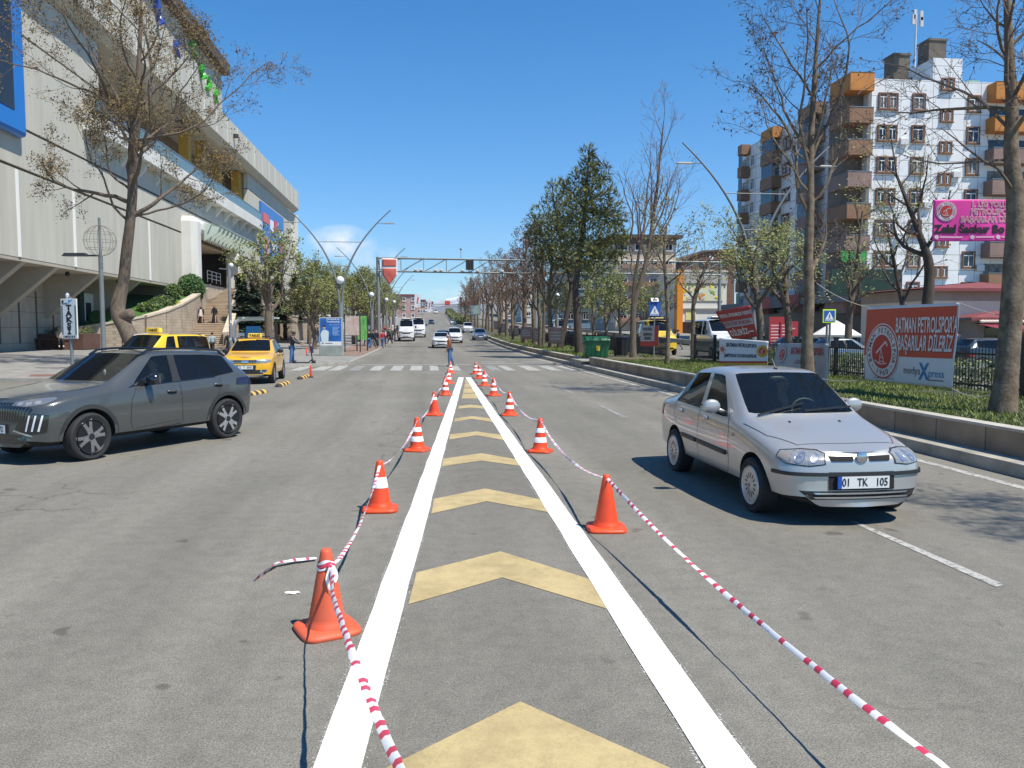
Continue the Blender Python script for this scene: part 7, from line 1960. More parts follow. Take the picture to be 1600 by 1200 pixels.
# shops in its ground floor: dark fronts, boards, canopy roof
ap('shop_front', mat('shop_dark', (.02, .02, .024), .3, 0, .5, .8), [(XA - .6, XA + .2, YA - 2, YE, .0, 4.3), (XA + .2, XR, YA - 2, YA, .0, 4.3)])
ap('shop_canopy', mat('canopy_grey', (.16, .17, .17), .6), [(XA - 2.6, XR, YA - 4.0, YE, 4.5, 5.15)])
ap('green_board', mat('board_dark_green', (.012, .035, .02), .5, 0, .3, 2), [(lx(1262), lx(1374), YA - 4.3, YA - 4.02, 4.9, 7.3)])
gtx = mat('board_bright_green', (.05, .33, .07), .4)
ap('green_sign', gtx, [(lx(1305) + k * .9, lx(1305) + k * .9 + .6, YA - 1.3, YA - 1.13, 8.2 + .2 * (k % 2), 9.2) for k in range(3)])
for i, (px, w, col) in enumerate(((1172, 5, (.3, .31, .33)), (1190, 4, (.5, .05, .04)), (1215, 4.5, (.12, .12, .13)), (1235, 3, (.4, .04, .04)))):
 y = on(px, XA - 2.7); ap('shop_board', mat('shop_board_' + 'abcd'[i], col, .5, 0, .2, 2), [(XA - 2.75, XA - 2.61, y - w / 2, y + w / 2, 4.3, 5.6)])
for i, (px, col) in enumerate(((1215, (.5, .03, .04)), (1232, (.45, .02, .03)))):
 p = at(px, 540, 52); t = thing('menu_board', 'red menu board standing under the shop canopy, ' + ('left one' if i == 0 else 'right one'), 'board', (p.x, p.y, .2)); b = MB(); b.bx(-.6, .6, -.05, .05, .3, 2.5 if i == 0 else 2.2); b.build('panel', mat('menu_red', (.36, .025, .03), .5, 0, .3, 4), t)
 b = MB(); [b.bx(-.5, .4 - .2 * (k % 3), -.056, -.051, .5 + k * .2, .58 + k * .2) for k in range(8)]; b.build('print', mat('menu_print', (.7, .4, .4), .5), t); b = MB(); b.bx(-.7, -.6, -.2, .2, 0, .3); b.bx(.6, .7, -.2, .2, 0, .3); b.build('leg', dark_metal, t)
# ---- low beige house with red roofs in front of the block
DH = 58.0
hx0, hx1 = at(1443, 480, DH).x, at(1640, 480, DH).x; hy = at(1500, 480, DH).y; cream = mat('house_cream', (.66, .58, .47), .8, 0, .08, .8); taupe = mat('house_taupe', (.34, .27, .23), .8, 0, .1, .8); red_roof = mat('red_roof_sheet', (.21, .05, .05), .6, 0, .15, 1.5)
hs_ = thing('house', 'low beige shop house with two dark red hipped roofs behind the big red banner', 'house', (hx0, hy, .2))
def hz(py): return at(1500, py, DH).z
def hp_(name, m, boxes):
 return boxes_of(hs_, name, m, boxes)
hp_('wall', cream, [(hx0 + .2, hx1, hy, hy + 9, .0, hz(470))]); hp_('upper_band', taupe, [(hx0 + .15, hx1, hy - .05, hy + 9, hz(470) + .001, hz(452))])
def roof(z0, z1, x0, x1, y0, y1, inset):
 b = MB(); b.add([(x0, y0, z0), (x1, y0, z0), (x1, y1, z0), (x0, y1, z0), (x0 + inset * 2, y0 + inset, z1), (x1 - inset, y0 + inset, z1), (x1 - inset, y1 - inset, z1), (x0 + inset * 2, y1 - inset, z1)], [(3, 2, 1, 0), (4, 5, 6, 7), (0, 1, 5, 4), (1, 2, 6, 5), (2, 3, 7, 6), (3, 0, 4, 7)])
 b.bx(x0 - .02, x1, y0 - .02, y0 + .1, z0 - .22, z0 - .001); b.build('roof', red_roof, hs_, world=True)
roof(hz(451), hz(437), hx0 - .7, hx1, hy - .8, hy + 10, 3.4)
roof(hz(497), hz(487), hx0 + 1.4, hx1, hy - 3, hy - .1, 1.3)
hp_('lower_wall', mat('house_grey', (.24, .22, .2), .8), [(hx0 + 2.4, hx1, hy - 2.2, hy - .06, .0, hz(499))])
hp_('shop_window', dark_window, [(hx0 + 3, hx0 + 6, hy - 2.25, hy - 2.21, .5, 2.6), (hx0 + 7.5, hx0 + 8.8, hy - 2.25, hy - 2.21, .2, 2.5)])
hp_('cream_panel', cream, [(at(1535, 520, DH).x, at(1560, 520, DH).x, hy - 2.3, hy - 2.21, .2, hz(520))])
b = MB(); ya = hy - 5.2; xa0, xa1 = at(1485, 510, DH).x, at(1552, 510, DH).x
for k in range(8):
 xx0, xx1 = xa0 + (xa1 - xa0) * k / 8, xa0 + (xa1 - xa0) * (k + 1) / 8; b.add([(xx0, hy - 2.3, hz(505)), (xx1, hy - 2.3, hz(505)), (xx1, ya, hz(514)), (xx0, ya, hz(514)), (xx0, ya, hz(518)), (xx1, ya, hz(518))], [(0, 1, 2, 3), (3, 2, 5, 4)], k % 2)
b.build('awning', [mat('awning_maroon', (.20, .02, .04), .7), mat('awning_red', (.27, .03, .05), .7)], hs_, world=True)
b = MB(); [b.ball((xa0 + (xa1 - xa0) * k / 12, ya + 1.8, hz(503)), (.24, .1, .12), 8, 5) for k in range(13)]; b.build('scalloped_edge', cream, hs_, world=True)
# ---- buildings farther up on the right
def block(name, label, x0, x1, y0, y1, z0, z1, m, faces, roofm=None, overhang=.4):
 """a plain block: faces is a list of (side, rows, cols, w, h, sill, frame material)"""
 t = thing(name, label, 'building', (x0, y0, 0)); b = MB(); b.bx(x0, x1, y0, y1, z0, z1); b.build('wall', m, t, world=True)
 b = MB(); b.bx(x0 - overhang, x1 + overhang, y0 - overhang, y1 + overhang, z1 + .001, z1 + .5); b.build('roof', roofm or mat('roof_grey', (.2, .19, .18), .8), t, world=True)
 for side, rows, cols, w, h, fl, fm_ in faces:
  wm = make_window(w, h, fm_, win_dark)
  for r_ in range(rows):
   for c_ in range(cols):
    u = (c_ + .5) / cols; z = z1 - (r_ + 1) * fl + .9
    if side == 'front': put_window(t, wm, ((x1 - x0) * u, -.0, z), 0)
    elif side == 'left': put_window(t, wm, (-.0, (y1 - y0) * u, z), -math.pi / 2)
    else: put_window(t, wm, (x1 - x0, (y1 - y0) * u, z), math.pi / 2)
 return t
# shop with an orange pillar and coloured fruit boards
DS = 128; sx0, sx1 = at(1062, 450, DS).x, at(1137, 450, DS).x; sy = at(1100, 450, DS).y
shop = thing('corner_shop', 'white shop with orange pillar and colourful produce boards beyond the fence', 'shop', (sx0, sy, 0))
def sz(py): return at(1100, py, DS).z
def spb(name, m, boxes):
 return boxes_of(shop, name, m, boxes)
spb('wall', mat('shop_white', (.70, .69, .64), .7), [(sx0, sx1, sy, sy + 14, .5, sz(425))])
spb('orange_pillar', mat('pillar_orange', (.72, .26, .02), .6), [(sx0 - .7, sx0 + .25, sy - .6, sy + 1, .5, sz(423))])
brd = [(.66, .62, .48), (.7, .5, .04), (.25, .42, .1), (.6, .12, .05), (.45, .55, .62), (.72, .62, .1), (.62, .3, .05), (.5, .52, .48), (.3, .25, .2)]
rg = random.Random(8)
spb('board', mat('produce_board', (.72, .68, .3), .5, 0, .4, .6, col2=(.62, .7, .66)), [(sx0 + .3, sx1 - .6, sy - .15, sy - .01, sz(470), sz(444))])
for i in range(34):
 x = sx0 + .6 + rg.random() * (sx1 - sx0 - 1.6); z = sz(468) + rg.random() * (sz(446) - sz(468)) ; c = rg.randrange(9); b = MB(); b.ball((x, sy - .16, z), (rg.uniform(.15, .5), .05, rg.uniform(.15, .42)), 10, 6); b.build('produce_picture', mat('produce_' + 'abcdefghi'[c], brd[c], .5), shop, world=True)
spb('fascia', mat('fascia_grey', (.45, .45, .42), .6), [(sx0 + .3, sx1, sy - .3, sy - .01, sz(443), sz(431)), (sx0 + .3, sx1, sy - .3, sy - .01, sz(483), sz(481))])
spb('lemon_poster', mat('lemon_poster', (.72, .62, .04), .5, 0, .4, .8, col2=(.7, .7, .62)), [(sx0 + .9, sx0 + 2.6, sy - .1, sy - .01, sz(500), sz(484))])
spb('shop_window', mat('shop_window', (.05, .03, .03), .3, 0, .5, .7), [(sx0 + .3, sx0 + 3, sy - .1, sy - .01, .6, sz(503)), (sx0 + 3.2, sx1, sy - .1, sy - .01, .6, sz(500))])
spb('roof_edge', mat('roof_edge_pale', (.6, .58, .5), .7), [(sx0 + .3, sx1 + .1, sy - .2, sy + 14, sz(425) + .001, sz(422))])
# brick coloured gabled building behind it
DG = 168; gx0, gx1 = at(1064, 430, DG).x, at(1150, 430, DG).x; gy = at(1100, 430, DG).y
t = thing('gabled_building', 'brown brick building with sloping roof behind the orange pillared shop', 'building', (gx0, gy, 0))
def gz_(py): return at(1100, py, DG).z
b = MB(); b.prism([(gx0, gy, .5), (gx1, gy, .5), (gx1, gy, gz_(392)), (gx0 + 4.5, gy, gz_(395)), (gx0, gy, gz_(410))], (0, 14, 0)); b.build('wall', tiled('brown_brick', (.22, .11, .08), (.18, .09, .065), .5, .2, (.12, .08, .06), .02, .9, 'xz', .2), t, world=True, fix=True)
b = MB(); b.prism([(gx0 - .5, gy - .4, gz_(411)), (gx0 + 4.5, gy - .4, gz_(395) + .05), (gx1, gy - .4, gz_(392) + .05), (gx1, gy - .4, gz_(388)), (gx0 + 4.3, gy - .4, gz_(392)), (gx0 - .5, gy - .4, gz_(408))], (0, 15, 0)); b.build('roof', mat('roof_brown', (.12, .075, .06), .8), t, world=True, fix=True)
boxes_of(t, 'window', win_dark, [(gx0 + 1.2 + k * 2.5, gx0 + 2.3 + k * 2.5, gy - .05, gy - .01, gz_(418), gz_(406)) for k in range(4)])
b = MB(); b.ball((gx0 + 6, gy - .8, gz_(404)), (.5, .15, .5), 12, 8); b.build('satellite_dish', white_paint, t, world=True)
# pale apartment building with brown top behind the trees
DM = 140; bx0, bx1 = at(962, 400, DM).x, at(1058, 400, DM).x; by = at(1000, 400, DM).y; bz = at(1000, 372, DM).z
mid = block('apartment_building', 'pale apartment building with dark flat roof behind the forked bare tree', bx0, bx1, by, by + 22, 0, bz, mat('apartment_beige', (.50, .42, .33), .8, 0, .15, .3), [('front', 5, 4, 1.5, 1.5, 3.1, white_paint), ('left', 5, 5, 1.5, 1.5, 3.1, white_paint)], mat('roof_dark_brown', (.07, .055, .05), .8), 1.0)
b = MB(); [b.bx(bx0 + .8, bx1 - .8, by - .9, by - .01, bz - k * 3.1 - 2.2, bz - k * 3.1 - 1.5) for k in range(1, 6)]; b.build('balcony_band', mat('band_brown', (.28, .16, .12), .8), mid, world=True)
b = MB(); b.bx(bx0, bx1, by - .25, by - .005, bz - 1.1, bz); b.build('top_band', mat('band_dark', (.16, .1, .08), .8), mid, world=True)
block('glass_office', 'grey blue office building half hidden behind the pines', at(885, 450, 170).x, at(958, 450, 170).x, at(920, 450, 170).y, at(920, 450, 170).y + 20, 0, at(920, 412, 170).z, mat('office_blue', (.16, .24, .32), .5, 0, .2, .3), [('front', 4, 6, 1.4, 1.8, 3.2, steel_grey)])
for i, (px, d, w, py, col, lab_) in enumerate(((860, 215, 16, 440, (.42, .38, .33), 'greyish low building farther up behind the bare trees'), (815, 260, 18, 452, (.5, .47, .42), 'pale low building far up behind the bare trees'), (786, 310, 16, 458, (.48, .36, .3), 'farthest low building on the right under the bare trees'))):
 p = at(px, 500, d); block('far_building', lab_, p.x, p.x + w, p.y, p.y + 25, zsm(p.y) - 2, at(px, py, d).z, mat('far_wall_' + 'abc'[i], col, .8, 0, .15, .3), [('left', 3, 5, 1.6, 1.6, 3.2, white_paint), ('front', 3, 4, 1.6, 1.6, 3.2, white_paint)])
# ---- left side, farther up
p = at(508, 500, 150); wb_ = block('white_building', 'bright white low building behind the trees on the left pavement', p.x - 8, p.x + 9, p.y, p.y + 20, 0, at(540, 455, 150).z, mat('white_render', (.78, .78, .77), .8, 0, .05, .5), [('front', 2, 6, 1.5, 1.7, 3.6, dark_metal), ('right', 2, 5, 1.5, 1.6, 3.6, dark_metal)])
p = at(493, 505, 110); t = thing('path_canopy', 'flat grey canopy over the side path in front of the white building', 'canopy', (p.x, p.y, plaza_z(p.x, p.y)))
b = MB(); b.bx(-2.6, 2.6, -1, 1, at(493, 497, 110).z - .6, at(493, 492, 110).z - .3); b.build('roof', steel_grey, t)
for x in (-2.4, 2.4): b = MB(); b.tube([(x, 0, 0), (x, 0, at(493, 497, 110).z - .6)], .08, 8); b.build('post', steel_grey, t)
for i, (px0, px1, d, pyt, col, lab_) in enumerate(((642, 652, 300, 462, (.44, .28, .24), 'reddish far building with banner at the top of the left row'), (653, 664, 330, 470, (.5, .33, .24), 'ochre far building right of the reddish one'), (664, 676, 355, 473, (.62, .6, .57), 'pale far building right of the ochre one near the crest'))):
 a, c = at(px0, 490, d), at(px1, 490, d); block('far_house', lab_, a.x - (14 if i == 0 else 0), c.x, a.y, a.y + 16, zsm(a.y) - 3, at(px0, pyt, d).z, mat('far_house_' + 'abc'[i], col, .8, 0, .15, .4), [('front', 3, 3 if i else 5, 1.3, 1.5, 3., white_paint)], red_roof)
# ================================================================== TREES AND PLANTS
bark_grey = mat('bark_grey_brown', (.15, .115, .085), .95, 0, .4, 3.5, .6, 22, stretch=(3, 3, .6))
bark_pale = mat('bark_pale', (.24, .185, .125), .95, 0, .4, 5, .6, 24, col2=(.085, .06, .04), stretch=(1, 1, .8))
bark_dark = mat('bark_dark', (.075, .055, .042), .95, 0, .4, 4, .6, 25, stretch=(3, 3, .6))
twig_m = mat('twig_brown', (.13, .095, .075), .9); twig_red = mat('twig_reddish', (.17, .105, .085), .9)
bud_a = mat('bud_brown', (.17, .105, .035), .8); bud_b = mat('bud_ochre', (.20, .15, .045), .8); seed_m = mat('seed_dark', (.06, .038, .022), .9)
lf1 = mat('spring_leaf', (.15, .17, .034), .6); lf2 = mat('spring_leaf_olive', (.10, .115, .027), .6); lf3 = mat('spring_leaf_pale', (.21, .22, .055), .6)
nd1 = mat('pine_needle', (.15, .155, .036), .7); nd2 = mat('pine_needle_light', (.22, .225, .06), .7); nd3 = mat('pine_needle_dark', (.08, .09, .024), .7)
class Tree:
 def __init__(s, seed, nch=(9, 6, 5), ratio=(.55, .5, .45), angle=(50, 48, 45), wander=.16, trop=.10, rk=.62, leaf_n=3, leaf=.07, leaf_mats=3, hang=0., t0=.3, seg=.45, twig_r=.006, minr=.004, spread=.06):
  s.rg = random.Random(seed); s.wood = MB(); s.crown = MB(); s.__dict__.update(rk=rk, nch=nch, ratio=ratio, angle=angle, wander=wander, trop=trop, leaf_n=leaf_n, leaf=leaf, leaf_mats=leaf_mats, hang=hang, t0=t0, seg=seg, minr=minr, spread=spread)
 def rv(s): return V((s.rg.gauss(0, 1), s.rg.gauss(0, 1), s.rg.gauss(0, 1)))
 def leaves(s, p, n):
  for _ in range(n):
   q = p + s.rv() * s.spread
   if s.hang: q.z -= s.rg.random() * s.hang
   a = s.rv().normalized(); b = a.orthogonal().normalized(); L = s.leaf * s.rg.uniform(.5, 1.3); a = a * L; b = b * L * .55
   s.crown.quad(q - a, q - b, q + a, q + b, 1 + s.rg.randrange(s.leaf_mats))
 def grow(s, p, d, L, r, lvl, r_end=None):
  rg = s.rg; n = max(2, int(L / s.seg)); pts = [p.copy()]; d = d.normalized()
  for i in range(n):
   d = (d + s.rv() * s.wander + V((0, 0, s.trop))).normalized(); p = p + d * (L / n); pts.append(p.copy())
  re = r_end if r_end is not None else max(s.minr, r * .22); rad = [max(s.minr, r + (re - r) * i / n) for i in range(n + 1)]
  last = lvl >= len(s.nch)
  mb = s.wood if lvl <= 1 else s.crown
  mb.tube(pts, rad, 8 if r > .1 else (5 if r > .03 else 3), 0, caps=r > .03)
  s.kidsof(pts, rad, L, lvl)
 def kidsof(s, pts, rad, L, lvl, t0=None):
  rg = s.rg
  if lvl >= len(s.nch):
   for q in pts[1:]: s.leaves(q, s.leaf_n)
   return
  k = s.nch[lvl]; t0 = s.t0 if t0 is None else t0; n = len(pts) - 1; az = rg.uniform(0, 6.28)
  for c in range(k):
   t = min(.99, t0 + (1 - t0) * (c + rg.uniform(.1, .9)) / k); f = t * n; i = min(n - 1, int(f)); q = pts[i].lerp(pts[i + 1], f - i); ax = (pts[i + 1] - pts[i]).normalized()
   az += 2.4 + rg.uniform(-.5, .5); o = ax.orthogonal().normalized(); o = Matrix.Rotation(az, 3, ax) @ o
   an = R(s.angle[lvl] * rg.uniform(.65, 1.25)); d = ax * math.cos(an) + o * math.sin(an)
   ln = L * s.ratio[lvl] * rg.uniform(.65, 1.2) * (1.15 - .55 * t); r = (rad[i] + (rad[i + 1] - rad[i]) * (f - i)) * s.rk
   s.grow(q, d, max(.25, ln), max(s.minr, r), lvl + 1)
 def trunk(s, pts, rad, t0=.3, L=None, smooth=4):
  """a trunk along given points (local), then its limbs"""
  P_ = []; Rr = []
  for i in range(len(pts) - 1):
   p0, p1, p2, p3 = pts[max(0, i - 1)], pts[i], pts[i + 1], pts[min(len(pts) - 1, i + 2)]
   for k in range(smooth):
    t = k / smooth; q = (p1 * 2 + (p2 - p0) * t + (p0 * 2 - p1 * 5 + p2 * 4 - p3) * t * t + (p1 * 3 - p0 - p2 * 3 + p3) * t ** 3) * .5
    P_.append(q); Rr.append((rad[i] + (rad[i + 1] - rad[i]) * t) * (1 + .07 * noise.noise(q * 1.7)))
  P_.append(pts[-1]); Rr.append(rad[-1])
  s.wood.tube(P_, Rr, 14, 0); s.kidsof(P_, Rr, L or (pts[-1] - pts[0]).length, 0, t0)
 def build(s, name, label, loc, bark, leafm, twig=None, group=None, cat='tree', rz=0):
  t = thing(name, label, cat, loc, rz, group)
  s.wood.build('trunk', bark, t, smooth=60)
  s.crown.build('crown', [twig or twig_m] + list(leafm), t)
  return t
def path_tree(tr, pxs, d, rads, dd=None):
 ps = [at(x, y, d + (dd[i] if dd else 0)) for i, (x, y) in enumerate(pxs)]; base = ps[0].copy(); return base, [p - base for p in ps], rads
# ---- big plane tree on the left with a kinked trunk
tr = Tree(11, nch=(14, 7, 6, 5), ratio=(.42, .46, .46, .5), angle=(52, 46, 46, 45), wander=.17, trop=.07, rk=.5, leaf_n=3, leaf=.047, leaf_mats=3, hang=.06, t0=.3, seg=.4, minr=.0055, spread=.09)
base, P_, _ = path_tree(tr, [(214, 580), (212, 548), (196, 512), (184, 484), (193, 440), (197, 400), (203, 350), (207, 300), (207, 250), (213, 195), (216, 130), (219, 50), (222, -60)], 36, None, [0, 0, 0, .2, .3, .2, 0, 0, 0, 0, 0, 0, 0])
q0, q1 = at(188, 500, 36.1) - base, at(206, 489, 35.9) - base; tr.wood.tube([q0, q0.lerp(q1, .35), q0.lerp(q1, .7), q1, q1 + (q1 - q0) * .08], [.27, .29, .27, .22, .13], 14)
tr.trunk(P_, [.42, .37, .34, .33, .25, .235, .22, .21, .20, .18, .12, .08, .04], t0=.5, L=14.5)
for (x, y, dirpx, L, r) in ((214, 195, (330, 30), 7.5, .09), (212, 200, (90, 90), 7, .085), (207, 250, (330, 175), 6.0, .07), (200, 345, (90, 290), 5.0, .06), (203, 340, (330, 300), 5.0, .06), (206, 300, (60, 200), 5.5, .06), (212, 205, (150, -20), 7.5, .08), (210, 220, (420, 160), 7.5, .07), (209, 230, (30, 40), 7.5, .07)):
 a = at(x, y, 36) - base; b_ = at(dirpx[0], dirpx[1], 36 + tr.rg.uniform(-3, 3)) - base; tr.grow(a, b_ - a, L, r, 1)
big = tr.build('plane_tree', 'big old plane tree with kinked trunk and budding twigs before the shopping centre', base, bark_grey, [bud_a, bud_b, seed_m])
# ---- trees of the planted strip on the right, near to far
def verge_base(px, x): y = on(px, x); return V((x, y, .36 if y < 50 else .33 + zsm(y)))
def vertical_tree(tr, px_list, x, rads, t0, L=None):
 y = on(px_list[0][0], x); d = (V((x, y, 0)) - EYE_P).dot(V((FW.x, FW.y, 0)).normalized()) ; ps = [at(px, py, d) for px, py in px_list]; base = ps[0].copy(); base.z = .36
 ps = [p - base for p in ps]; ps[0] = V((0, 0, -.05)); tr.trunk(ps, rads, t0=t0, L=L); return base, d
tr = Tree(21, nch=(11, 6, 5, 3), ratio=(.36, .5, .5, .5), angle=(58, 46, 45, 45), wander=.15, trop=.06, rk=.42, leaf_n=1, leaf=.035, leaf_mats=2, t0=.25, seg=.35, minr=.004, hang=.08, spread=.05)
base, d = vertical_tree(tr, [(1566, 641), (1572, 590), (1578, 520), (1583, 430), (1588, 330), (1580, 240), (1581, 170), (1576, 60), (1572, -60)], 10.2, [.25, .195, .18, .165, .165, .125, .105, .075, .04], .66, 6.5)
for (x, y, e, L, r) in ((1584, 300, (1480, 190), 2.2, .035), (1582, 250, (1470, 270), 2.0, .03), (1581, 205, (1440, 60), 2.6, .035), (1580, 160, (1500, 20), 2.4, .05)):
 a = at(x, y, d) - base; b_ = at(e[0], e[1], d + tr.rg.uniform(-1, 1)) - base; tr.grow(a, b_ - a, L, r, 2)
rt_ = tr.build('plane_tree', 'thick bare trunk of a plane tree at the right edge, beside the big red banner', base, bark_pale, [bud_a, seed_m])
dup(rt_, (10.3, 4.6, .36), 2.2, 'bare plane tree standing just beyond the right edge of the picture, shading the near lane')
tr = Tree(34, nch=(9, 6, 5, 3), ratio=(.46, .5, .5, .5), angle=(42, 42, 44, 45), wander=.15, trop=.09, rk=.5, leaf_n=1, leaf=.055, leaf_mats=2, t0=.25, seg=.35, minr=.0045, hang=.12, spread=.05)
base, d = vertical_tree(tr, [(1263, 598), (1261, 540), (1264, 470), (1263, 400), (1266, 330), (1266, 270), (1268, 200), (1273, 120), (1279, 30), (1285, -40)], 10.3, [.22, .155, .14, .132, .11, .10, .085, .065, .04, .018], .5, 9.0)
for (x, y, e, L, r) in ((1266, 425, (1345, 370), 1.7, .08), (1262, 330, (1190, 150), 4.2, .06), (1268, 250, (1360, 60), 4.6, .055), (1266, 280, (1200, 60), 4.4, .055), (1266, 320, (1370, 215), 3.0, .045), (1264, 300, (1165, 220), 3.0, .04)):
 a = at(x, y, d) - base; b_ = at(e[0], e[1], d + tr.rg.uniform(-1, 1)) - base; tr.grow(a, b_ - a, L, r, 1)
t = tr.build('plane_tree', 'tall bare plane tree with dangling seed balls, its trunk splitting the grey banner', base, bark_pale, [seed_m, seed_m])
tr = Tree(35, nch=(10, 6, 4), ratio=(.5, .5, .5), angle=(30, 38, 42), wander=.10, trop=.12, leaf_n=1, leaf=.045, leaf_mats=2, t0=.3, seg=.4, minr=.005, hang=.03, spread=.04)
base, d = vertical_tree(tr, [(989, 559), (989, 520), (990, 480), (996, 455), (1008, 415), (1018, 360), (1026, 300), (1032, 240), (1037, 190)], 10.1, [.2, .15, .14, .13, .11, .09, .07, .05, .02], .45, 6.4)
for (x, y, e, L, r) in ((990, 478, (984, 340), 7.0, .1), (1012, 400, (1080, 290), 4.2, .05), (1019, 350, (1000, 230), 3.6, .05), (986, 400, (966, 270), 4.6, .06), (1010, 410, (1085, 270), 5, .05), (988, 430, (960, 330), 4.2, .05), (1014, 380, (1060, 260), 4.4, .05)):
 a = at(x, y, d) - base; b_ = at(e[0], e[1], d + tr.rg.uniform(-1, 1)) - base; tr.grow(a, b_ - a, L, r, 1)
tr.build('forked_tree', 'bare forked tree with reddish twigs to the right of the dark pines', base, bark_grey, [bud_a, bud_b], twig_red)
def small_tree(seed, name, label, pxs, x, rads, L, leafm, n=6, group=None, leaf=.066, t0=.42, bark=bark_grey, d=None, z=None, nch=(9, 5, 4), ratio=(.62, .55, .5), ang=(48, 45, 45), trop=.1, spread=.12):
 tr = Tree(seed, nch=nch, ratio=ratio, angle=ang, wander=.15, trop=trop, leaf_n=n, leaf=leaf, leaf_mats=len(leafm), t0=.25, seg=.4, minr=.006, spread=spread)
 if d is None: y = on(pxs[0][0], x); d = (V((x, y, 0)) - EYE_P).dot(V((FW.x, FW.y, 0)).normalized())
 ps = [at(px, py, d) for px, py in pxs]; base = ps[0].copy()
 if z is not None: base.z = z
 ps = [p - base for p in ps]; ps[0] = V((0, 0, -.05)); tr.trunk(ps, rads, t0=t0, L=L)
 return tr.build(name, label, base, bark, leafm, group=group)
GL = [lf1, lf2, lf3]
small_tree(41, 'young_tree', 'thin pale birch-like trunk on the grass between the crossing sign and the fence', [(1042, 566), (1044, 510), (1041, 450), (1038, 400), (1042, 350)], 10.3, [.11, .09, .08, .06, .03], 4.2, [bud_b, lf2], 2, t0=.5, bark=bark_pale, z=.36)
small_tree(42, 'young_tree', 'thin tree forking low in front of the orange pillar shop', [(1082, 566), (1083, 510), (1084, 470), (1096, 430), (1112, 400)], 13.2, [.12, .10, .09, .06, .03], 4.0, [lf2, bud_b], 2, t0=.4, z=.36)
small_tree(43, 'street_tree', 'olive leafed tree with forked trunk beside the tilted red banner', [(1190, 575), (1188, 510), (1184, 470), (1178, 430), (1172, 385)], 14.4, [.20, .16, .15, .10, .05], 4.6, GL, 8, z=.3, t0=.35)
small_tree(44, 'street_tree', 'bushy olive green tree between the forked tree and the split trunk', [(1232, 560), (1232, 510), (1228, 470), (1226, 430), (1224, 390)], 17.5, [.2, .17, .16, .10, .05], 5.0, GL, 9, z=.2, t0=.3)
small_tree(45, 'street_tree', 'olive green tree right of the split trunk, before the dark green board', [(1325, 560), (1326, 510), (1330, 470), (1338, 420), (1348, 330)], 21, [.2, .17, .15, .10, .05], 5.6, GL, 3, z=.2, t0=.3)
small_tree(46, 'street_tree', 'tree with dark trunk forking under the pink banner, sparse young leaves', [(1446, 560), (1447, 500), (1452, 440), (1450, 405), (1438, 370), (1415, 310), (1400, 270)], 19.5, [.24, .21, .2, .18, .12, .07, .03], 5.6, GL, 2, z=.2, t0=.5, bark=bark_dark)
small_tree(47, 'street_tree', 'sparse leafed branching tree behind the big red banner', [(1415, 560), (1412, 490), (1405, 450), (1395, 400), (1385, 350)], 21, [.14, .12, .10, .07, .03], 5.0, GL, 2, z=.2, t0=.3, bark=bark_dark)
# second stem rising from the dark trunk
# ---- pines
def pine(seed, pxs, x, rads, label, clumps, n, size):
 rg = random.Random(seed); y = on(pxs[0][0], x); d = (V((x, y, 0)) - EYE_P).dot(V((FW.x, FW.y, 0)).normalized())
 ps = [at(px, py, d) for px, py in pxs]; base = ps[0].copy(); ps = [p - base for p in ps]
 t = thing('pine_tree', label, 'tree', base, 0, 'dark pines on the planted strip'); w = MB(); w.tube(ps, rads, 10)
 c = MB()
 for (px, py, r, dd) in clumps:
  q = at(px, py, d + dd) - base; rr = r / F * d
  # limb from the trunk to the clump
  near = min(ps[1:], key=lambda p_: (p_ - q).length + max(0, p_.z - q.z) * 2); w.tube([near, near.lerp(q, .5) + V((0, 0, .2)), q], [.09, .06, .02], 5)
  for k in range(int(n * (r / 30) ** 2)):
   v = V((rg.gauss(0, 1), rg.gauss(0, 1), rg.gauss(0, .75))).normalized() * rg.random() ** .4
   p = q + v * rr * (1 + .25 * noise.noise(v * 2 + q)); out = (v + V((rg.gauss(0, .5), rg.gauss(0, .5), .5 + rg.gauss(0, .4)))).normalized()
   sd = out.cross(V((rg.gauss(0, 1), rg.gauss(0, 1), rg.gauss(0, 1)))).normalized(); L = size * rg.uniform(.6, 1.3)
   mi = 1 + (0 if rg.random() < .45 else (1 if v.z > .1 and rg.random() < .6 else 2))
   for s_ in (-.5, 0, .5):
    dr = (out + sd * s_).normalized() * L; wv = sd.cross(dr).normalized() * L * .10
    c.add([p - wv, p + wv, p + dr], [(0, 1, 2)], mi)
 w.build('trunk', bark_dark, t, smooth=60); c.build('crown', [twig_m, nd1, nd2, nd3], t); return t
pine(3, [(905, 553), (902, 500), (899, 450), (905, 400), (914, 330), (920, 240)], 9.6, [.3, .24, .2, .17, .12, .04], 'tall dark pine with a narrow pointed top, right of the two',
  [(920, 240, 13, 0), (922, 258, 16, .3), (915, 275, 22, 0), (938, 280, 16, -.3), (900, 300, 26, .4), (935, 305, 30, -.4), (880, 290, 12, .5), (950, 335, 30, .2), (905, 335, 36, -.3), (955, 375, 28, -.5), (912, 375, 40, .3), (930, 405, 34, -.3), (960, 345, 16, .6), (945, 262, 10, .2), (968, 400, 14, .3), (975, 372, 12, .2)], 430, .32)
pine(5, [(874, 545), (886, 490), (893, 450), (885, 410), (872, 360)], 10.4, [.28, .2, .17, .12, .05], 'broad dark pine with forked trunk, left of the two',
  [(862, 290, 10, 0), (870, 312, 24, .4), (852, 340, 28, -.4), (885, 345, 32, .3), (842, 368, 22, .3), (868, 378, 38, -.3), (890, 395, 34, .4), (848, 398, 24, 0), (880, 412, 26, -.4), (905, 418, 24, .3), (835, 345, 12, 0)], 430, .34)
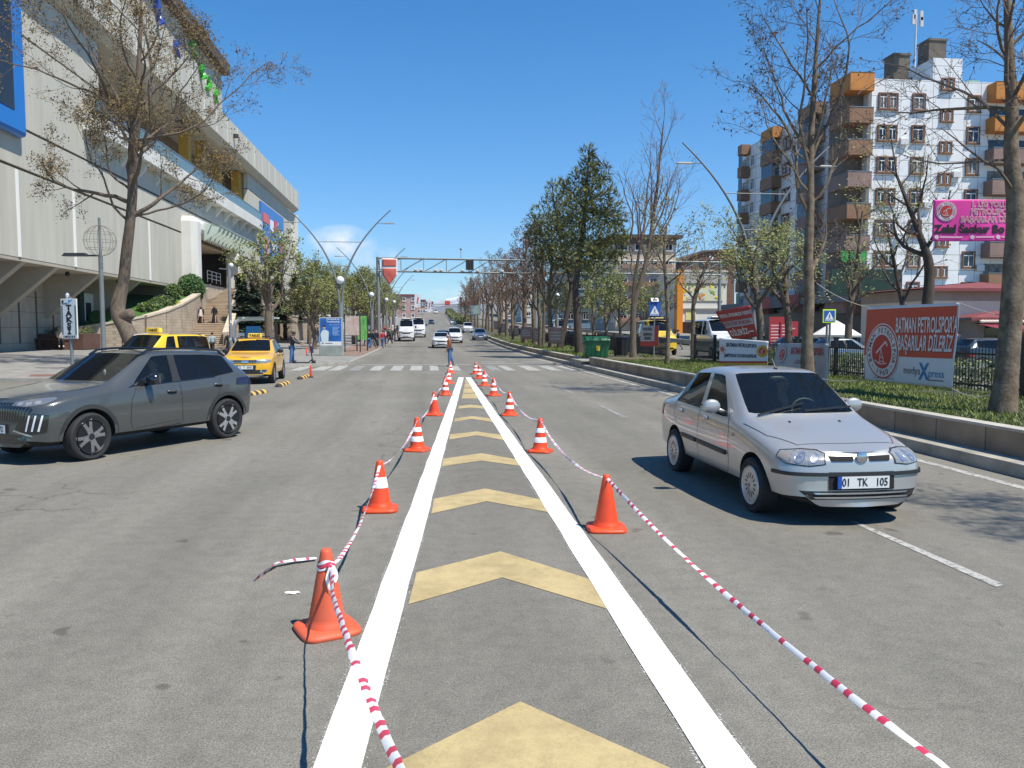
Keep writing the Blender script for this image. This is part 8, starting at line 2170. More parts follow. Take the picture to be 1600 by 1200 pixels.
tr = Tree(50, nch=(14, 4), ratio=(.5, .5), angle=(22, 30), wander=.06, trop=.12, leaf_n=1, leaf=.04, leaf_mats=2, t0=.3, seg=.5, minr=.008)
base = V((9.9, on(848, 9.9), .4)); tr.trunk([V((0, 0, 0)), V((.1, 0, 3)), V((.0, 0, 6)), V((.1, 0, 9))], [.14, .11, .08, .03], .4, 7); tr.build('bare_tree', 'bare upright tree with reddish twigs just left of the pines', base, bark_grey, [bud_a, bud_b], twig_red)
# ---- row of bare plane trees farther along the strip: three kinds, copied
GR = 'row of bare plane trees along the planted strip'
protos = []
for k in range(3):
 tr = Tree(60 + k, nch=(11, 6, 4), ratio=(.42, .5, .5), angle=(38, 40, 42), wander=.12, trop=.14, leaf_n=2, leaf=.085, leaf_mats=2, t0=.3, seg=.5, minr=.012, spread=.12)
 w = tr.rg.uniform; tr.trunk([V((0, 0, -.1)), V((w(-.1, .1), w(-.1, .1), 2)), V((w(-.25, .25), w(-.2, .2), 4)), V((w(-.3, .3), w(-.3, .3), 6.5)), V((w(-.3, .3), w(-.3, .3), 9.6))], [.24, .19, .16, .11, .03], .36, 8.2)
 protos.append(tr.build('plane_tree', 'x', (0, 0, 0), bark_pale, [bud_a, twig_red], twig_red, GR))
rg = random.Random(77); ys = []; y = 64.0
while y < 215: ys.append(y); y += 5.6 + rg.uniform(-.8, .8) + (2.0 if y > 130 else 0)
where = ['nearest bare tree of the row, just left of the broad pine by the gantry leg', 'second bare tree of the row counted from the pines', 'third bare tree of the row, beside the right leg of the gantry', 'fourth bare tree of the row counted from the pines', 'fifth bare tree of the row counted from the pines', 'sixth bare tree of the row counted from the pines', 'seventh bare tree of the row counted from the pines', 'eighth bare tree of the row counted from the pines', 'ninth bare tree of the row counted from the pines', 'tenth bare tree of the row counted from the pines']
for i, y in enumerate(ys):
 lab_ = where[i] if i < len(where) else ('bare tree deep in the row, among the small far trunks' if i < len(ys) - 1 else 'last and smallest bare tree of the row')
 if i < 3: t = protos[i]; t.location = (10.2 + rg.uniform(-.4, .4), y, zsm(y) + .33); t['label'] = lab_
 else: t = dup(protos[i % 3], (10.3 + rg.uniform(-.5, .5), y, zsm(y) + .33), rg.uniform(0, 6.28), lab_, GR, rg.uniform(.85, 1.12))
 if i < 3: t.rotation_euler[2] = rg.uniform(0, 6.28)
# green trees along the opposite pavement, seen between the trunks
GP = 'young green trees along the far pavement'
tr = Tree(71, nch=(9, 5, 4), ratio=(.6, .55, .5), angle=(46, 45, 45), wander=.15, trop=.1, leaf_n=6, leaf=.10, leaf_mats=3, t0=.3, seg=.5, minr=.01, spread=.16)
tr.trunk([V((0, 0, -.1)), V((.1, 0, 1.6)), V((0, .1, 3.2)), V((.1, 0, 5.6))], [.16, .13, .11, .03], .38, 5.2)
gp0 = tr.build('street_tree', 'x', (0, 0, 0), bark_grey, GL, group=GP)
spots = [(945, 14.4, 'green tree straight above the dark bin'), (968, 14.6, 'green tree behind the forked bare tree'), (925, 14.5, 'green tree behind the pines, above the green container'), (905, 29, 'green tree far across, behind the right pine'), (1005, 29, 'green tree across the far carriageway, behind the yellow bus'), (885, 14.5, 'green tree behind the fork of the broad pine'), (862, 14.5, 'green tree left of the broad pine, behind the gantry beam'), (1030, 30.5, 'green tree left of the orange pillar')]
for i, (px, x, l) in enumerate(spots):
 y = on(px, x); s_ = rg.uniform(.85, 1.1)
 if i == 0: gp0.location = (x, y, zsm(y) + .16); gp0['label'] = l
 else: dup(gp0, (x, y, zsm(y) + .16), rg.uniform(0, 6.28), l, GP, s_)
# ---- trees along the left pavement
small_tree(81, 'street_tree', 'olive green budding tree with twisted trunk before the shopping centre end', [(421, 548), (419, 500), (420, 470), (412, 440), (418, 400)], None, [.3, .26, .24, .16, .06], 6.6, GL, 5, d=58, t0=.3, bark=bark_grey, nch=(12, 6, 4), leaf=.10)
GT = 'olive green trees in a row along the left pavement'
protoL = []
for k in range(2):
 tr = Tree(84 + k, nch=(12, 6, 5), ratio=(.55, .52, .5), angle=(48, 45, 45), wander=.15, trop=.09, leaf_n=6, leaf=.10, leaf_mats=3, t0=.25, seg=.5, minr=.012, spread=.2)
 w = tr.rg.uniform; tr.trunk([V((0, 0, -.1)), V((w(-.2, .2), w(-.2, .2), 1.5)), V((w(-.2, .2), w(-.2, .2), 3)), V((w(-.3, .3), w(-.3, .3), 5)), V((w(-.3, .3), w(-.3, .3), 7.4))], [.26, .22, .19, .12, .03], .33, 7.0)
 protoL.append(tr.build('street_tree', 'x', (0, 0, 0), bark_grey, GL, group=GT))
tl = [(-9.6, 70, .86, 'taller olive tree just left of the tall twin lamp, above the blue panel'), (-8.6, 76, .82, 'olive tree directly behind the tall twin lamp'), (-12, 84, .92, 'olive tree left of the lamp, in front of the white building'), (-7.6, 85, .9, 'olive tree right of the tall twin lamp, above the poster stands'), (-7.6, 93, .9, 'olive tree left of the gantry leg, above the crowd'), (-11.5, 102, 1.0, 'olive tree behind the path canopy'), (-7.6, 103, .95, 'olive tree right of the gantry leg under the red pennant'), (-7.6, 113, .95, 'olive tree above the minibuses, fourth from the gantry'), (-7.8, 124, 1.0, 'olive tree far up the row, before the last lamp'), (-7.8, 137, 1.0, 'olive tree second last in the row on the left'), (-8, 152, 1.05, 'last olive tree of the left row before the reddish houses'), (-15, 112, 1.1, 'olive tree deep behind the side path'), (-8, 172, 1.0, 'small far olive tree past the end of the left row'), (-8.2, 195, 1.0, 'smallest far olive tree on the left side')]
for i, (x, y, s_, l) in enumerate(tl):
 z = plaza_z(x, y)
 if i < 2: t = protoL[i]; t.location = (x, y, z); t['label'] = l; t.scale = (s_,) * 3
 else: dup(protoL[i % 2], (x, y, z), rg.uniform(0, 6.28), l, GT, s_)
# dark conifers before the terrace wall
def conifer(seed, x, y, z, H, R_, label, group, m3, skirt=1.6, n=2600):
 rg = random.Random(seed); t = thing('conifer', label, 'tree', (x, y, z), 0, group); w, c = MB(), MB(); w.tube([(0, 0, -.2), (0, 0, H)], [.14, .03], 8)
 for _ in range(n):
  h = skirt + (H - skirt) * rg.random() ** 1.25; k = (h - skirt) / (H - skirt); tier = .75 + .25 * math.sin(h * 6.0); r = R_ * (1 - k) ** .8 * tier * rg.uniform(.25, 1.05); a = rg.uniform(0, 6.28)
  p = V((r * math.cos(a), r * math.sin(a), h - .18 * r)); out = V((math.cos(a), math.sin(a), -.15)); sd = V((-math.sin(a), math.cos(a), 0)); L = rg.uniform(.22, .52); wv = sd * L * .42
  c.add([p - wv, p + wv, p + out * L + V((0, 0, rg.uniform(-.1, .12)))], [(0, 1, 2)], rg.randrange(3))
 w.build('trunk', bark_dark, t); c.build('crown', m3, t); return t
GCo = 'dark blue green conifers by the terrace wall'
bl = [lf_bl, lf_bl2, nd3]
for i, (px, d, H, R_, l) in enumerate(((379, 72, 6.3, 1.9, 'blue green conifer just right of the slim grey pole'), (399, 75, 6.0, 1.8, 'blue green conifer with bare lower trunk, second from the pole'), (436, 84, 6.2, 1.9, 'blue green conifer behind the twisted olive tree'), (462, 92, 6.6, 2.0, 'blue green conifer at the end of the shopping centre'), (476, 101, 6.2, 1.9, 'blue green conifer above the sloping ramp wall'))):
 p = at(px, 520, d); conifer(90 + i, p.x, p.y, plaza_z(p.x, p.y) + (1.0 if i > 1 else .2), H, R_, l, GCo, bl, 1.3, 5200)
# far conifer and hedge by the hill on the right
p = at(736, 500, 225); conifer(97, p.x, p.y, zsm(p.y) - .1, 13.5, 3.6, 'tall dark conifer far up the road on the right, above the hedge', None, [nd1, nd3, nd3], 1.0, 4200)
p = at(720, 500, 300); conifer(98, p.x, p.y, zsm(p.y), 8, 4, 'small dark conifer behind the hedge near the crest', None, [nd1, nd3, nd3], .4, 2600)
rg = random.Random(15); hb = MB()
for k in range(9000):
 u = rg.random(); y = 205 + 150 * u; x = 9.4 + rg.uniform(-1.0, 1.6); z = zsm(y) + rg.random() ** .8 * (2.6 - .9 * u)
 a = V((rg.gauss(0, 1), rg.gauss(0, 1), rg.gauss(0, 1))).normalized() * .42; b_ = a.orthogonal().normalized() * .25; hb.quad(V((x, y, z)) - a, V((x, y, z)) - b_, V((x, y, z)) + a, V((x, y, z)) + b_, rg.randrange(3))
o = hb.build('hedge', [nd1, nd3, leaf_b]); setp(o, 'long dark green hedge climbing the hill on the right of the road', 'hedge')
# hedge behind the fence
hb = MB()
for k in range(15000):
 y = rg.uniform(8, 36); x = 14.1 + rg.uniform(-.35, .45); h_ = .8 + .18 * noise.noise(V((y * .7, 0, 0)))
 z = .3 + rg.random() * h_
 a = V((rg.gauss(0, 1), rg.gauss(0, 1), rg.gauss(0, 1))).normalized() * .05; b_ = a.orthogonal().normalized() * .03; p = V((x, y, z)); hb.quad(p - a, p - b_, p + a, p + b_, rg.randrange(3))
o = hb.build('hedge', [leaf_b, lf2, leaf_a]); setp(o, 'low trimmed green hedge right behind the dark iron fence', 'hedge')
# ---- grass of the planted strip: blades, one uncountable mass
gb = MB(); rg = random.Random(6)
def blade(x, y, z, h, w, mi):
 a = rg.uniform(0, 6.28); dx, dy = math.cos(a) * w, math.sin(a) * w; lx_, ly_ = rg.gauss(0, .5) * h, rg.gauss(0, .5) * h
 gb.add([(x - dx, y - dy, z), (x + dx, y + dy, z), (x + lx_, y + ly_, z + h)], [(0, 1, 2)], mi)
for k in range(58000):
 y = 2 + 36 * rg.random() ** 1.2; x = rg.uniform(KR + .62, 13.2)
 dn = noise.noise(V((x * .9, y * .6, 3)))
 if dn < -.22 and rg.random() < .8: continue
 s_ = 1 + .5 * (y - 2) / 36; blade(x, y, .40, rg.uniform(.035, .085) * (1 + .4 * dn), .009 * s_, rg.choice((0, 0, 1, 2)))
for k in range(16000):
 y = 41.6 + 70 * rg.random() ** 1.5; x = rg.uniform(KR + .62, 12.6)
 if noise.noise(V((x * .5, y * .25, 9))) < .0: continue
 blade(x, y, .34 + zsm(y), rg.uniform(.08, .2), .03, rg.choice((0, 1, 2)))
o = gb.build('grass', [mat('grass_blade', (.135, .18, .022), .6), mat('grass_blade_dark', (.08, .12, .016), .6), mat('grass_blade_pale', (.21, .24, .045), .6)]); setp(o, 'short green grass growing on the raised strip beside the road', 'grass', kind='stuff')
# ================================================================== FENCE, BANNERS, RIGHT-HAND TRAFFIC
fence_m = mat('fence_black', (.018, .02, .022), .5, .2)
def fence(label, y0, y1, x, z, h=1.12, step=2.6):
 t = thing('iron_fence', label, 'fence', (x, y0, z)); n = int((y1 - y0) / step); L = (y1 - y0) / n
 for k in range(n + 1):
  b = MB(); b.box((0, L * k, h * .54), (.11, .11, h * 1.08)); b.box((0, L * k, h * 1.1), (.14, .14, .05)); b.build('post', fence_m, t)
 for k in range(n):
  b = MB(); ya, yb = L * k + .056, L * (k + 1) - .056
  for zz in (.16, h * .80): b.bx(-.02, .02, ya, yb, zz, zz + .045)
  m_ = int((yb - ya) / .11)
  for j in range(m_):
   y = ya + (j + .5) * (yb - ya) / m_; b.tube([(0, y, .06), (0, y, h * .93), (0, y, h)], [.015, .015, .003], 4, caps=False)
  b.build('panel', fence_m, t)
fence('near stretch of black iron fence along the grass, behind the big red banner', 8.0, 37.6, 12.9, .38)
fence('farther stretch of black iron fence beyond the green container', 42.0, 92, 12.9, .36, 1.12, 3.0)
fence('far stretch of black iron fence beside the row of bare trees', 92.5, 150, 12.9, .9, 1.12, 6.0)
def vinyl(name, label, o, ax, w, h, shear=(0, 0), dent=.05, seed=0):
 """a hung banner: an Empty at its lower left, plane x along ax, y up; shear lifts the right end"""
 ax = V(ax).normalized(); t = thing(name, label, 'banner', o); m = frame((0, 0, 0), ax, (0, 0, 1)); nz = V((m[0][2], m[1][2], m[2][2]))
 def wp(co, lift=.0):
  u, v = co.x / w, co.y / h; z = dent * (noise.noise(V((u * 1.6 + seed, v * 1.3, seed))) * 1.2 + math.sin(u * 3.1) * .5)
  q = V((co.x, co.y + shear[0] * u + shear[1] * u * (1 - v), z + lift)); return m @ q
 return t, wp
def on_vinyl(t, wp, name, poly, m, lift, sub=4):
 bm = bmesh.new(); bm.faces.new([bm.verts.new((x, y, 0)) for x, y in poly]); bmesh.ops.triangulate(bm, faces=bm.faces)
 for _ in range(sub): bmesh.ops.subdivide_edges(bm, edges=bm.edges[:], cuts=1, use_grid_fill=True)
 me = bpy.data.meshes.new(name)
 for v in bm.verts: v.co = wp(v.co, lift)
 bm.to_mesh(me); bm.free(); me.materials.append(m); me.polygons.foreach_set('use_smooth', [True] * len(me.polygons)); return link_mesh(name, me, t)
def rect(x0, y0, x1, y1): return [(x0, y0), (x1, y0), (x1, y1), (x0, y1)]
def disc(cx, cy, r, n=40): return [(cx + r * math.cos(2 * math.pi * k / n), cy + r * math.sin(2 * math.pi * k / n)) for k in range(n)]
def vtext(t, wp, body, size, m, x, y, lift, sx=1., bold=0., align='CENTER', rot=0., shear=0.):
 mm = Matrix.Rotation(rot, 4, 'Z')
 def w_(co): q = mm @ V((co.x + shear * co.y, co.y, 0)); return wp(V((q.x + x, q.y + y, 0)), lift)
 return text(body, size, m, None, t, 'lettering', align, sx, bold, 0.0, 1., w_)
def ring(cx, cy, r0, r1, n=44): return [(cx + r1 * math.cos(2 * math.pi * k / n), cy + r1 * math.sin(2 * math.pi * k / n)) for k in range(n + 1)] + [(cx + r0 * math.cos(2 * math.pi * k / n), cy + r0 * math.sin(2 * math.pi * k / n)) for k in range(n, -1, -1)]
def emblem(t, wp, cx, cy, r, red, white, names=True):
 """the round club emblem: rings, lettering round the rim, derrick and pump jack"""
 on_vinyl(t, wp, 'emblem_disc', disc(cx, cy, r), white, .010, 3); on_vinyl(t, wp, 'emblem_disc', disc(cx, cy, r * .955), red, .013, 3); on_vinyl(t, wp, 'emblem_disc', disc(cx, cy, r * .90), white, .016, 3); on_vinyl(t, wp, 'emblem_disc', disc(cx, cy, r * .60), red, .019, 3); on_vinyl(t, wp, 'emblem_disc', disc(cx, cy, r * .56), mat('emblem_inner_red', (.55, .05, .035), .6), .022, 3)
 if names:
  s = 'BATMAN PETROLSPOR'
  for k, ch in enumerate(s):
   a = R(212 - 244 * (k + .5) / len(s))
   if ch != ' ': vtext(t, wp, ch, r * .25, mat('emblem_dark', (.12, .03, .03), .6), cx + r * .745 * math.cos(a), cy + r * .745 * math.sin(a), .019, 1., .004 * r, rot=a - math.pi / 2)
  for k, ch in enumerate('1960'):
   a = R(270 + (k - 1.5) * 15); vtext(t, wp, ch, r * .25, mat('emblem_dark', (.12, .03, .03)), cx + r * .75 * math.cos(a), cy + r * .75 * math.sin(a), .019, 1.15, .004 * r, rot=a + math.pi / 2)
  for a in (R(222), R(318)): on_vinyl(t, wp, 'emblem_star', disc(cx + r * .75 * math.cos(a), cy + r * .75 * math.sin(a), r * .03, 8), mat('emblem_dark', (.12, .03, .03)), .019, 0)
 pw = mat('emblem_pale', (.72, .55, .5), .6)
 def ln(x0, y0, x1, y1, w): d = V((x1 - x0, y1 - y0, 0)).normalized(); n = V((-d.y, d.x, 0)) * w * r / 2; on_vinyl(t, wp, 'emblem_figure', [(cx + r * x0 + n.x, cy + r * y0 + n.y), (cx + r * x1 + n.x, cy + r * y1 + n.y), (cx + r * x1 - n.x, cy + r * y1 - n.y), (cx + r * x0 - n.x, cy + r * y0 - n.y)], pw, .026, 1)
 ln(-.32, -.06, .26, .36, .07); ln(.26, .36, .36, .20, .08); ln(-.02, .12, -.14, -.42, .035); ln(-.02, .12, .16, -.42, .035); ln(-.10, -.2, .10, -.2, .03); ln(-.12, -.34, .14, -.34, .03); ln(-.42, -.3, -.1, -.44, .05); ln(-.1, -.44, .3, -.4, .04)
bw = mat('vinyl_white', (.70, .68, .67), .55, 0, .04, 1.5); br = mat('vinyl_red', (.60, .075, .035), .55, 0, .06, 1.5); vt = mat('vinyl_text', (.74, .66, .62), .55); vshadow = mat('vinyl_text_shadow', (.22, .03, .02), .6)
# big red banner tied between two trunks
XBn = 10.45
a0, a1 = V((XBn, on(1351, XBn), 0)), V((XBn + .05, on(1487, XBn), 0))
def zat(py, p): d = (p - EYE_P).dot(V((FW.x, FW.y, 0)).normalized()); return at(1400, py, d).z
zl0, zl1, zr0, zr1 = zat(594, a0), zat(480, a0), zat(607, a1), zat(473, a1)
W_ = (a1 - a0).length; H_ = zl1 - zl0; shR = zr0 - zl0
t, wp = vinyl('banner', 'big red and white club banner with round emblem tied between two trunks', V((a0.x, a0.y, zl0)), a1 - a0, W_, H_, ((zr0 - zl0), (zr1 - zr0) - H_ if False else 0), .06, 2)
hk = (zr1 - zr0) / H_
wp0 = wp
def wp(co, lift=.0): return wp0(V((co.x, co.y * (1 + (hk - 1) * co.x / W_), 0)), lift)
on_vinyl(t, wp, 'cloth', rect(0, 0, W_, H_), bw, 0, 5).modifiers.new('thickness', 'SOLIDIFY').thickness = .004
on_vinyl(t, wp, 'red_field', rect(.0, H_ * .345, W_ * .985, H_ * .965), br, .006, 5)
emblem(t, wp, W_ * .235, H_ * .40, W_ * .205, mat('emblem_red', (.52, .06, .045), .6), mat('emblem_white', (.72, .64, .6), .6))
for (s_, y_) in (('BATMAN PETROLSPOR\'A', .735), ('BAŞARILAR DİLERİZ', .51)):
 vtext(t, wp, s_, H_ * .265, vshadow, W_ * .70 + .010, H_ * y_ - .012, .010, .375 if 'PET' in s_ else .405, .012); vtext(t, wp, s_, H_ * .265, vt, W_ * .70, H_ * y_, .014, .375 if 'PET' in s_ else .405, .010)
gx = mat('print_grey', (.14, .13, .13), .6); bxm = mat('print_blue', (.04, .20, .42), .6)
vtext(t, wp, 'medya', H_ * .135, gx, W_ * .585, H_ * .175, .010, 1.0); vtext(t, wp, 'X', H_ * .29, bxm, W_ * .718, H_ * .165, .012, .9, .01); vtext(t, wp, 'press', H_ * .135, bxm, W_ * .845, H_ * .155, .010, 1.0)
on_vinyl(t, wp, 'print_line', rect(W_ * .76, H_ * .07, W_ * .92, H_ * .082), gx, .01, 1); on_vinyl(t, wp, 'print_line', rect(W_ * .12, H_ * .045, W_ * .38, H_ * .053), gx, .01, 1)
b = MB(); M0 = t.location
def cord(t, p, q, sag=.1): p, q = V(p), V(q); b = MB(); b.tube([p.lerp(q, k / 8) - V((0, 0, sag * 4 * (k / 8) * (1 - k / 8))) for k in range(9)], .009, 4, caps=False); b.build('tie_cord', mat('cord_pale', (.45, .42, .38), .8), t)
cord(t, wp(V((W_, 0, 0))), V((10.2, on(1560, 10.2), .75)) - M0, .12); cord(t, wp(V((W_, H_, 0))), V((10.2, on(1570, 10.2), 2.1)) - M0, .03); cord(t, wp(V((0, H_, 0))), V((10.3, on(1272, 10.3), 3.1)) - M0, .08); cord(t, wp(V((0, 0, 0))), V((10.3, on(1276, 10.3), .6)) - M0, .06); cord(t, wp(V((W_, 0, 0))), wp(V((W_, 0, 0))) + V((.02, .05, -.38)), 0)
# pink banner between the right trunk and the dark trunk
pk = mat('vinyl_pink', (.80, .05, .34), .55, 0, .12, 1); p0, p1 = at(1456, 377, 18), at(1592, 377, 18); W_ = (p1 - p0).length; H_ = at(1456, 313, 18).z - p0.z
t, wp = vinyl('banner', 'bright pink banner with black and red lettering strung high between two trunks', p0, V((p1.x - p0.x, p1.y - p0.y, 0)), W_, H_, (0, 0), .04, 5)
on_vinyl(t, wp, 'cloth', rect(0, 0, W_, H_), pk, 0, 5).modifiers.new('thickness', 'SOLIDIFY').thickness = .004
emblem(t, wp, W_ * .145, H_ * .715, H_ * .245, mat('emblem_pink', (.6, .06, .1), .6), mat('emblem_rose', (.75, .6, .66), .6), True)
tr_ = mat('print_bright_red', (.62, .03, .06), .6); tw_ = mat('print_pale_pink', (.72, .55, .60), .6)
for s_, x_, y_, sz_, sx_ in (('1. LİG YOLUN', .42, .88, .19, .84), ('PETROLSPOR', .42, .70, .20, .86), ('BAŞARILAR DİL', .31, .52, .20, .86)):
 vtext(t, wp, s_, H_ * sz_, tw_, W_ * x_, H_ * y_, .009, sx_, .009, 'LEFT'); vtext(t, wp, s_, H_ * sz_, tr_, W_ * x_, H_ * y_, .013, sx_, -.003, 'LEFT')
vtext(t, wp, 'Zelal Sankur Bo', H_ * .27, ink, W_ * .02, H_ * .285, .012, .98, .012, 'LEFT')
for x_, w__ in ((.05, .3), (.46, .24), (.75, .2)):
 on_vinyl(t, wp, 'icon', disc(W_ * x_, H_ * .10, H_ * .052, 14), tw_, .01, 0); on_vinyl(t, wp, 'small_print', rect(W_ * (x_ + .04), H_ * .085, W_ * (x_ + w__), H_ * .115), tw_, .01, 1)
b = MB(); cord(t, wp(V((0, H_, 0))), at(1449, 345, 24) - t.location, .02); cord(t, wp(V((0, 0, 0))), at(1451, 372, 24) - t.location, .02)
def hung(label, pxs, d0, d1, fill, seed, dent=.05):
 """a banner between two ends given as corner directions (lower left, lower right, upper right, upper left)"""
 ll, lr, ur, ul = at(*pxs[0], d0), at(*pxs[1], d1), at(*pxs[2], d1), at(*pxs[3], d0); t = thing('banner', label, 'banner', ll)
 W_, H_ = (V((lr.x, lr.y, 0)) - V((ll.x, ll.y, 0))).length, ul.z - ll.z; nz = (lr - ll).cross(ul - ll).normalized()
 def wp(co, lift=0):
  u, v = co.x / W_, co.y / H_; p = ll.lerp(lr, u).lerp(ul.lerp(ur, u), v); return p - ll + nz * (lift + dent * noise.noise(V((u * 2 + seed, v * 1.6, seed))))
 on_vinyl(t, wp, 'cloth', rect(0, 0, W_, H_), fill, 0, 4).modifiers.new('thickness', 'SOLIDIFY').thickness = .004; return t, wp, W_, H_
red2 = mat('vinyl_dark_red', (.42, .045, .04), .55, 0, .08, 1); grey_v = mat('vinyl_grey', (.40, .41, .43), .55, 0, .06, 1.5); yel_v = mat('vinyl_yellow', (.65, .38, .03), .55)
t, wp, W_, H_ = hung('tilted dark red banner with a pale stripe hanging crooked above the white one', [(1145, 532), (1184, 526), (1172, 477), (1117, 487)], 29, 28, red2, 3)
on_vinyl(t, wp, 'pale_stripe', rect(W_ * .03, H_ * .42, W_ * .98, H_ * .62), grey_v, .006, 4)
vtext(t, wp, 'PETROL SPORUMUZA YURDAŞ', H_ * .15, vt, W_ * .53, H_ * .80, .01, .5, .004); vtext(t, wp, 'ASTROTÜRF SPORUNA!', H_ * .17, red2, W_ * .46, H_ * .52, .01, .55, .006); vtext(t, wp, 'DİLERİZ', H_ * .25, vt, W_ * .40, H_ * .22, .01, .75, .006); on_vinyl(t, wp, 'print_line', rect(W_ * .72, H_ * .18, W_ * .92, H_ * .22), vt, .01, 1)
t, wp, W_, H_ = hung('white banner with yellow and red lower strip, under the tilted red one', [(1123, 580), (1199, 578), (1200, 533), (1125, 528)], 27, 25.2, bw, 6, .06)
on_vinyl(t, wp, 'yellow_strip', rect(0, 0, W_, H_ * .26), yel_v, .006, 3); on_vinyl(t, wp, 'red_strip', rect(0, H_ * .24, W_, H_ * .30), red2, .009, 3)
vtext(t, wp, 'BATMAN PETROLSPOR\'A', H_ * .17, navy, W_ * .47, H_ * .80, .01, .62, .006); vtext(t, wp, 'ŞAMPİYONLUK YOLUNDA BAŞARILAR', H_ * .15, navy, W_ * .45, H_ * .47, .01, .48, .005); vtext(t, wp, 'MARANGOZLAR ODASI', H_ * .16, red2, W_ * .45, H_ * .13, .012, .62, .005)
emblem(t, wp, W_ * .07, H_ * .66, H_ * .14, br, bw, False); emblem(t, wp, W_ * .90, H_ * .64, H_ * .2, br, yel_v, False)
t, wp, W_, H_ = hung('grey banner with red lettering on the fence behind the tall split trunk', [(1204, 594), (1292, 606), (1295, 537), (1214, 536)], 24.5, 21.5, grey_v, 9)
emblem(t, wp, W_ * .15, H_ * .70, H_ * .24, br, grey_v, False)
vtext(t, wp, 'BATMAN PETROLSPOR\'A', H_ * .24, red2, W_ * .62, H_ * .80, .01, .62, .007); vtext(t, wp, '1. LİG YOLUNDA BAŞARILAR', H_ * .12, red2, W_ * .60, H_ * .53, .01, .62, .003); vtext(t, wp, 'BEYPUR', H_ * .24, red2, W_ * .36, H_ * .26, .01, .8, .008); vtext(t, wp, 'MENKUL', H_ * .14, navy, W_ * .83, H_ * .17, .01, .8, .003)
t, wp, W_, H_ = hung('small grey and red banner on the fence below the solar crossing sign', [(1001, 541), (1029, 541), (1029, 509), (1001, 509)], 41, 39.5, grey_v, 12)
on_vinyl(t, wp, 'red_strip', rect(W_ * .78, 0, W_, H_), red2, .006, 2); on_vinyl(t, wp, 'red_strip', rect(0, 0, W_, H_ * .24), red2, .008, 2)
vtext(t, wp, 'PETROLSPOR\'A', H_ * .19, navy, W_ * .4, H_ * .82, .012, .62, .004); vtext(t, wp, 'BAŞARILAR', H_ * .19, ink, W_ * .4, H_ * .58, .012, .75, .006); vtext(t, wp, 'DİLERİZ', H_ * .19, ink, W_ * .4, H_ * .38, .012, .85, .006)
mv = mat('vinyl_faded', (.34, .24, .24), .6, 0, .3, 1.2, col2=(.22, .14, .15))
for i, (px, d, l) in enumerate(((868, 63, 'faded mauve banner on the fence left of the broad pine'), (843, 72, 'tilted faded banner by the right gantry leg'), (822, 80, 'faded banner on the fence behind the third bare tree'), (803, 92, 'faded banner on the fence behind the fifth bare tree'), (787, 108, 'small faded banner far along the fence'), (776, 126, 'smallest faded banner at the far end of the fence'))):
 z_ = zsm(d) ; s_ = 1250 / d; py = 515 + (1.87 - .75 - z_) * s_
 t, wp, W_, H_ = hung(l, [(px - 1.1 * s_ * .5, py), (px + 1.1 * s_ * .5, py + (3 if i == 1 else 0)), (px + 1.1 * s_ * .5, py - 1.25 * s_ + (4 if i == 1 else 0)), (px - 1.1 * s_ * .5, py - 1.25 * s_)], d + 1, d - 1, mv, 20 + i); t['group'] = 'faded banners along the fence'
 for k in range(3): on_vinyl(t, wp, 'print_line', rect(W_ * .12, H_ * (.25 + .2 * k), W_ * .88, H_ * (.34 + .2 * k)), grey_v, .01, 1)
# bunting across the road far off: red flags and two white sheets on cables
D_ = 215
t = thing('bunting', 'red flags and white sheets strung on cables across the far road', 'bunting', at(700, 480, D_))
b = MB(); o_ = t.location
for py in (473.5, 477): b.tube([at(652 + 95 * k / 12, py + 2.5 * math.sin(math.pi * k / 12), D_) - o_ for k in range(13)], .04, 4, caps=False)
b.build('cable', dark_metal, t)
for (x0, x1, y0, y1, m_, nm) in ((695, 703, 470, 477, br, 'red_flag'), (720, 727, 472, 480, br, 'red_flag'), (730, 737, 473, 480, br, 'red_flag'), (690, 695, 469, 474, bw, 'white_flag'), (734, 741, 464, 475, br, 'red_flag'), (742, 749, 456, 475, mat('flag_pink', (.6, .3, .28), .6), 'red_flag')):
 b = MB(); a = [at(x, y, D_) - o_ for x, y in ((x0, y0), (x1, y0), ((x0 + x1) / 2 + 1, y1) if nm == 'red_flag' and y1 > 479 else (x1, y1), (x0, y1))]; b.prism(a, (0, .05, 0)); b.build(nm, m_, t, fix=True)
for i, (x0, x1, y0, y1, l) in enumerate(((648, 657, 460, 480, 'white hanging banner with red mark on the far reddish building'), (668, 674, 468, 488, 'second white hanging banner farther right near the crest'))):
 a, c = at(x0, y1, 290), at(x1, y0, 290); t = thing('wall_banner', l, 'banner', a, 0); b = MB(); b.bx(0, c.x - a.x, 0, .08, 0, c.z - a.z); b.build('cloth', bw, t); b = MB(); b.prism([((c.x - a.x) * .3, -.03, (c.z - a.z) * .3), ((c.x - a.x) * .5, -.03, (c.z - a.z) * .25), ((c.x - a.x) * .75, -.03, (c.z - a.z) * .75), ((c.x - a.x) * .5, -.03, (c.z - a.z) * .8)], (0, .025, 0)); b.build('red_mark', br, t, fix=True)
# grey billboard on a mast beside the far hedge
p = at(743, 520, 150); p.z = zsm(p.y); t = thing('billboard', 'grey green billboard on a single mast beyond the grey saloon', 'billboard', p)
zb0, zb1 = at(743, 492, 150).z - p.z, at(743, 477, 150).z - p.z
b = MB(); b.tube([(0, 0, 0), (0, 0, zb0)], .14, 8); b.build('mast', steel_grey, t); b = MB(); b.bx(-.95, .95, -.12, .12, zb0, zb1); b.build('frame', steel_grey, t); b = MB(); b.bx(-.82, .82, -.15, -.121, zb0 + .12, zb1 - .12); b.build('poster', mat('poster_greygreen', (.28, .36, .33), .4, 0, .3, 1), t)
